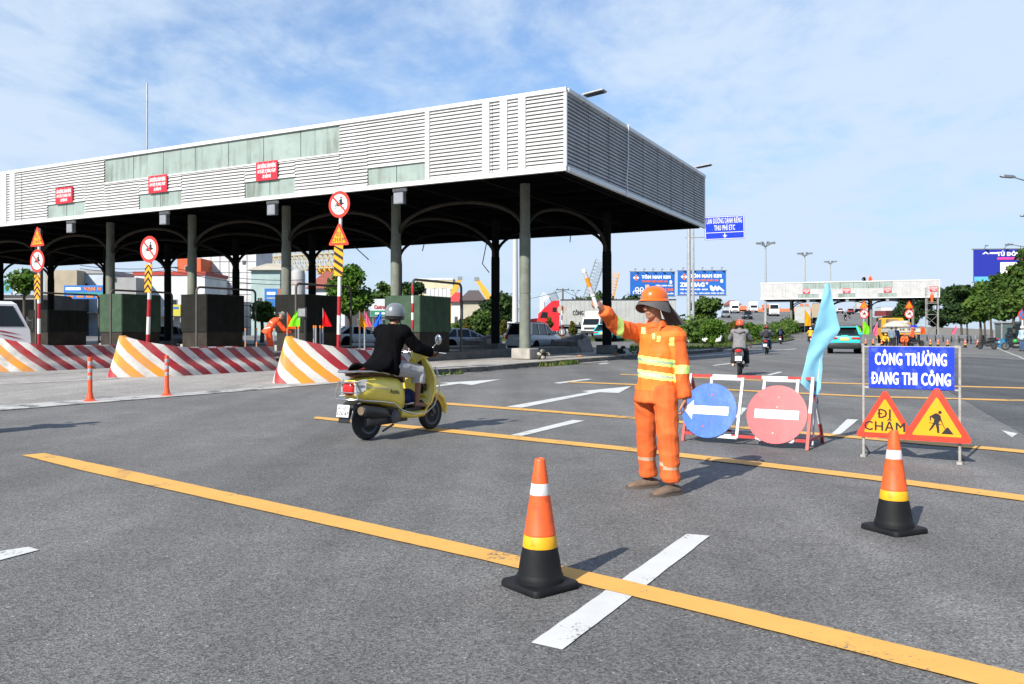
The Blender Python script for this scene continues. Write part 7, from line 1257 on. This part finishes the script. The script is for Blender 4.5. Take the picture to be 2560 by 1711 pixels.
building('low dark shop row under the round leafy tree', 880, 1000, 775, 830, 96, PLAS['dark'], wins=((.2, .15, .5, .4), (.7, .15, .5, .4))); building('low grey shop row behind the booths on the far left', -40, 130, 738, 810, 92, PLAS['dark'], awn=(.9, PLAS['grey'])); building('cream stepped office building far behind the green booth', 1040, 1132, 700, 800, 210, PLAS['cream'], wins=((.25, .12, .8, .1), (.5, .12, .8, .1), (.75, .12, .8, .1), (.4, .5, .55, .12)), parapet=PLAS['white']); building('white low hall in front of the cream office building', 1066, 1126, 722, 800, 190, PLAS['white'], rows=(6, 2))
building('small white shrine house with bright red gabled roof', 1128, 1152, 755, 815, 115, PLAS['white'], roof=(1.5, M('bright_red_roof', (.55, .05, .05), .7)), wins=((.5, .3, .5, .2),)); building('beige house with dark pitched roof piece, right of the red gabled house', 1158, 1204, 752, 838, 112, PLAS['beige'], wins=((.85, .18, .6, .35), (.2, .15, .3, .2)), roof=(1.6, TILED)); building('low pale kiosk right of the middle inner column', 1268, 1330, 805, 845, 100, PLAS['grey'], wins=((.5, .7, .45, .5),), awn=(.95, PLAS['white']))
building('far pale warehouse left of the ramp', 1820, 1990, 790, 826, 330, PLAS['pale']); building('far white house right of the blue containers', 1826, 1850, 762, 815, 260, PLAS['white'], roof=(1.5, TILE))
def shop_sign(label, u0, u1, v0, v1, y, mat, draw):
    p = P((u0 + u1) / 2, (v0 + v1) / 2, y); w, h = (u1 - u0) * y / FPX, (v1 - v0) * y / FPX; t = thing('shop_sign', label, 'shop sign', p, 0, 'shop signs behind the plaza'); mb = MB(); mb.box((0, 0, 0), (w, .2, h), mat); draw(mb, FACE((0, -.101, 0)), w, h); mb.build('sign_panel', t, 0); mb = MB()
    for x in (-w * .4, w * .4): mb.bar((x, .15, -p.z), (x, .15, h * .4), .1, .1, GREYM)
    mb.build('post', t, 0)
SB2 = M('shop_sign_blue', (.02, .16, .50), .5, var=.1)
def d1(mb, X, w, h): mb.text('VẠN H', h * .34, PORG, X @ Matrix.Translation((w * .18, h * .24, 0)), bold=h * .02, depth=.02, width=w * .40); mb.box((-w * .28, h * .25, .01), (w * .36, h * .2, .02), WTXT, X); [mb.box((w * (-.35 + .23 * i), -h * .33, .01), (w * .16, h * .12, .02), PORG, X) for i in range(4)]; mb.box((0, -h * .1, .01), (w * .9, h * .14, .02), M('shop_sign_green', (.05, .30, .25), .5), X)
shop_sign('long blue shop sign with orange lettering, second bay from the left', 161, 266, 714, 748, 96, SB2, d1)
def d2(mb, X, w, h): mb.text('CHI NHÁ', h * .36, RW_R, X @ Matrix.Translation((w * .02, -h * .08, 0)), bold=h * .02, depth=.02, width=w * .72); mb.box((0, h * .28, .01), (w * .55, h * .12, .02), GREYM, X)
shop_sign('white shop board with red lettering at the far left', 33, 76, 707, 734, 94, M('shop_sign_white', (.60, .62, .64), .5), d2); shop_sign('sky blue and green advert board at the far left edge', -10, 32, 704, 732, 94, M('shop_sign_sky', (.10, .38, .55), .5), lambda mb, X, w, h: (mb.ell((w * .2, -h * .1, 0), (w * .12, h * .3, .02), LB[1], 12, 6, X), mb.box((-w * .2, h * .25, .01), (w * .3, h * .2, .02), BORG, X)))
shop_sign('blue and brown advert board behind the bending worker', 662, 722, 722, 772, 82, SB2, lambda mb, X, w, h: (mb.box((w * .27, 0, .01), (w * .44, h, .02), M('shop_sign_brown', (.30, .14, .10), .6), X), mb.box((-w * .22, h * .26, .02), (w * .36, h * .14, .02), WTXT, X), mb.box((-w * .22, h * .02, .02), (w * .36, h * .07, .02), GALV, X), mb.box((w * .27, h * .0, .03), (w * .3, h * .18, .02), SB2, X)))
def d3(mb, X, w, h): mb.text('Castrol', h * .30, RW_R, X @ Matrix.Translation((-w * .1, h * .05, 0)), bold=h * .015, depth=.02, width=w * .45); mb.prism([(w * .1, h * .42), (w * .42, h * .42), (w * .26, h * .18)], 0, .02, M('sign_green', (.02, .22, .12), .5), X); mb.box((0, -h * .32, .01), (w * .98, h * .32, .02), M('sign_green'), X); mb.box((0, -h * .32, .02), (w * .6, h * .1, .02), WTXT, X)
shop_sign('white and green workshop sign behind the rider\'s helmet', 926, 986, 748, 792, 90, M('shop_sign_pale', (.55, .58, .60), .5), d3)
shop_sign('small yellow notice left of the dark booth', 430, 452, 762, 790, 80, M('shop_sign_yellow', (.55, .50, .06), .6), lambda mb, X, w, h: mb.box((0, h * .2, .01), (w * .6, h * .2, .02), SB2, X))
q = P(745, 0, 104); t = thing('silo', 'grey rust streaked cylindrical tank behind the third front column', 'tank', (q.x, q.y, .4)); mb = MB(); mb.lathe([(.9, 0), (.9, zat(672, 104) - 1.2), (.8, zat(672, 104) - .7), (.3, zat(672, 104) - .4)], M('rusty_tank_metal', (.40, .40, .39), .6, var=.2, scale=.6, dirt=.7, dirtc=(.25, .09, .05), dscale=.5), 20); mb.build('tank_shell', t)
def lattice(mb, p, q, w, m_, n, up=(0, 0, 1), r=.09):
    p, q = Vector(p), Vector(q); t = (q - p).normalized(); a = t.cross(Vector(up)).normalized(); b = a.cross(t); cs = [(a * sx + b * sy) * w / 2 for sx, sy in ((-1, -1), (1, -1), (1, 1), (-1, 1))]
    for c in cs: mb.bar(p + c, q + c, r, r, m_)
    for i in range(n):
        e0, e1 = p.lerp(q, i / n), p.lerp(q, (i + 1) / n)
        for k in range(4): mb.bar(e0 + cs[k], e1 + cs[(k + 1) % 4], r * .6, r * .6, m_); mb.bar(e0 + cs[k], e0 + cs[(k + 1) % 4], r * .6, r * .6, m_)
CRG = M('crane_pale_yellow', (.52, .45, .30), .6); CRY = M('crane_yellow', (.78, .38, .04), .5); CRS = M('crane_grey_steel', (.22, .25, .26), .5)
t = thing('tower_crane', 'pale lattice gantry crane beam under the canopy edge, left of the diagonal board', 'crane', (0, 0, 0)); mb = MB(); lattice(mb, P(640, 664, 150), P(842, 652, 150), 2.6, CRG, 16, r=.18); lattice(mb, P(652, 640, 152), P(842, 634, 152), 1.6, CRG, 16, r=.14); mb.build('beam', t, 0); mb = MB(); q = P(660, 668, 151); lattice(mb, (q.x, q.y, 0), q, 2.2, CRG, 12, r=.16); mb.build('tower', t, 0); mb = MB(); c = P(822, 676, 150); mb.box(c, (4.0, .4, 1.5), CRY); mb.bar(c + Vector((0, 0, .7)), c + Vector((0, 0, 2.4)), .15, .15, CRG); mb.build('sign_plate', t, 0)
def boom(label, pts, w, m_, y, lat=True, n=14): 
    t = thing('mobile_crane', label, 'crane', (0, 0, 0), 0, 'crane booms beyond the road'); mb = MB(); a, b = P(*pts[0], y), P(*pts[1], y)
    if lat: lattice(mb, a, b, w, m_, n, up=(0, 1, 0), r=.1)
    else: mb.bar(a, a.lerp(b, .55), w, w, m_); mb.bar(a.lerp(b, .5), b, w * .7, w * .7, m_); mb.box(b, (w * .8, w * .8, w * .6), CRS)
    mb.build('boom', t, 0); mb = MB(); mb.box((a.x, y + 1, 2.0), (3.2, 7, 2.6), m_, bev=.3); mb.tube([(a.x, y, 1), (a.x, y, a.z)], .5, m_, 8); mb.build('crane_body', t, 0)
boom('orange telescopic crane boom leaning left, left of the middle inner column', ((1224, 748), (1192, 698)), 1.3, CRY, 180, False); boom('orange telescopic crane boom leaning right over the green booth', ((1132, 736), (1150, 696)), 1.2, CRY, 185, False); boom('tall grey lattice crane boom behind the baton', ((1462, 770), (1501, 652)), 1.9, CRS, 170); boom('yellow lattice crane boom right of the far right column', ((1524, 745), (1538, 680)), 1.9, CRY, 190, True, 9); boom('short white lattice boom above the red lorry', ((1356, 752), (1366, 736)), 1.4, WHC, 170, True, 4); boom('short dark lattice boom right of the white one, above the trailer', ((1388, 752), (1379, 731)), 1.6, CRS, 172, True, 6)
t = thing('utility_pole', 'wooden power pole with crossarm above the long trailer', 'utility pole', (P(1407, 0, 135).x, 135, .5)); zt = zat(722, 135) - .5; mb = MB(); mb.tube([(0, 0, 0), (0, 0, zt)], [.2, .14], M('pole_wood', (.14, .12, .10), .8), 8); mb.build('post', t); mb = MB(); mb.box((0, 0, zt - .2), (2.2, .14, .14), CLAD); [mb.box((x, 0, zt - .02), (.08, .08, .25), CLAD) for x in (-.9, 0, .9)]; mb.build('crossarm', t, 0)
t = thing('utility_pole', 'concrete power pole left of the orange block', 'utility pole', (P(425, 0, 88).x, 88, .4)); zt = zat(662, 88) - .4; mb = MB(); mb.tube([(0, 0, 0), (0, 0, zt)], [.2, .12], CONC, 8); mb.build('post', t); mb = MB(); mb.box((0, 0, zt - .3), (1.8, .12, .12), CLAD); mb.build('crossarm', t, 0)
for i, (pa, pb_, sag) in enumerate((((1060, 762, 136), (1407, 728, 135), 1.0), ((1407, 726, 135), (1640, 752, 136), 1.6), ((425, 668, 88), (760, 700, 90), .5), ((425, 676, 88), (760, 712, 90), .5), ((200, 664, 88), (425, 668, 88), .3), ((200, 672, 88), (425, 676, 88), .3))):
    a, b = P(*pa), P(*pb_); mb = MB(); mb.tube([a.lerp(b, f) - Vector((0, 0, sag * 4 * f * (1 - f))) for f in [k / 12 for k in range(13)]], .035, BLK, 5); tag(mb.build('power_line'), ('power line from the trailer pole to the left', 'power line from the trailer pole to the right', 'upper power line in front of the tall tiled building', 'lower power line in front of the tall tiled building', 'upper power line left of the concrete pole', 'lower power line left of the concrete pole')[i], 'power line', 'power lines')
q = P(1405, 0, 77); zz = hgt(q.x, 77) + .2; t = thing('round_sign_post', 'round sign seen from behind on a red and white striped post', 'road sign', (q.x, q.y, zz)); zt = zat(765, 77) - zz; mb = MB(); n_ = 7
for k in range(n_): mb.tube([(0, 0, zt * k / n_), (0, 0, zt * (k + 1) / n_)], .055, (RW_R, RW_W)[k % 2], 8)
mb.build('post', t); mb = MB(); disc(mb, FACE((0, .1, zt - .35)), .42, M('sign_back_beige', (.42, .38, .30), .6), -.02, .0); mb.build('sign_face', t, 0)
t = thing('twin_street_lamp', 'double armed street lamp above the trailer', 'street lamp', (P(1439, 0, 130).x, 130, .5)); zt = zat(736, 130) - .5; mb = MB(); mb.tube([(0, 0, 0), (0, 0, zt)], .07, GREYM, 6); mb.build('post', t)
for s in (-1, 1): mb = MB(); mb.tube([(0, 0, zt), (s * .35, 0, zt + .5)], .04, GREYM, 6); mb.box((s * .5, 0, zt + .6), (.5, .2, .1), CLAD, Matrix.Translation((0, 0, 0))); mb.build('lamp_head', t, 0)
# port cranes far beyond the ramp
POR = M('port_crane_orange', (.72, .20, .08), .6)
for i, (u, v, y) in enumerate(((1875, 775, 620), (1935, 772, 640), (2030, 770, 650))):
    q = P(u, 0, y); t = thing('gantry_crane', ('orange port crane far off, leftmost of three', 'orange port crane far off, middle of three', 'orange port crane far off, rightmost of three, beside the second canopy')[i], 'crane', (q.x, q.y, 0), 0, 'orange port cranes on the horizon'); z = zat(v, y); mb = MB(); mb.box((0, 0, z - 1.5), (34, 3, 3), POR); mb.box((-6, 0, z + 1), (6, 3, 4), POR); mb.build('beam', t, 0)
    for x in (-14, 12): mb = MB(); mb.box((x, 0, (z - 3) / 2), (2, 2, z - 3), POR); mb.build('leg', t, 0)

# loose cables hanging from the roof edge
for i, (pts, lab) in enumerate(((((884, 615), (922, 650)), 'stiff loose cable end below the roof edge, right of the diagonal board'), (((1218, 600), (1206, 660), (1223, 682)), 'bent loose cable hanging by the middle inner column'), (((1060, 612), (1056, 628)), 'short loose cable below the roof edge over the green booth'), (((1426, 590), (1425, 606)), 'short loose cable below the roof edge near the baton'))):
    mb = MB(); mb.tube([P(u, v, 44) for u, v in pts], .025, BLK, 6); tag(mb.build('hanging_cable'), lab, 'cable', 'loose cables under the roof')
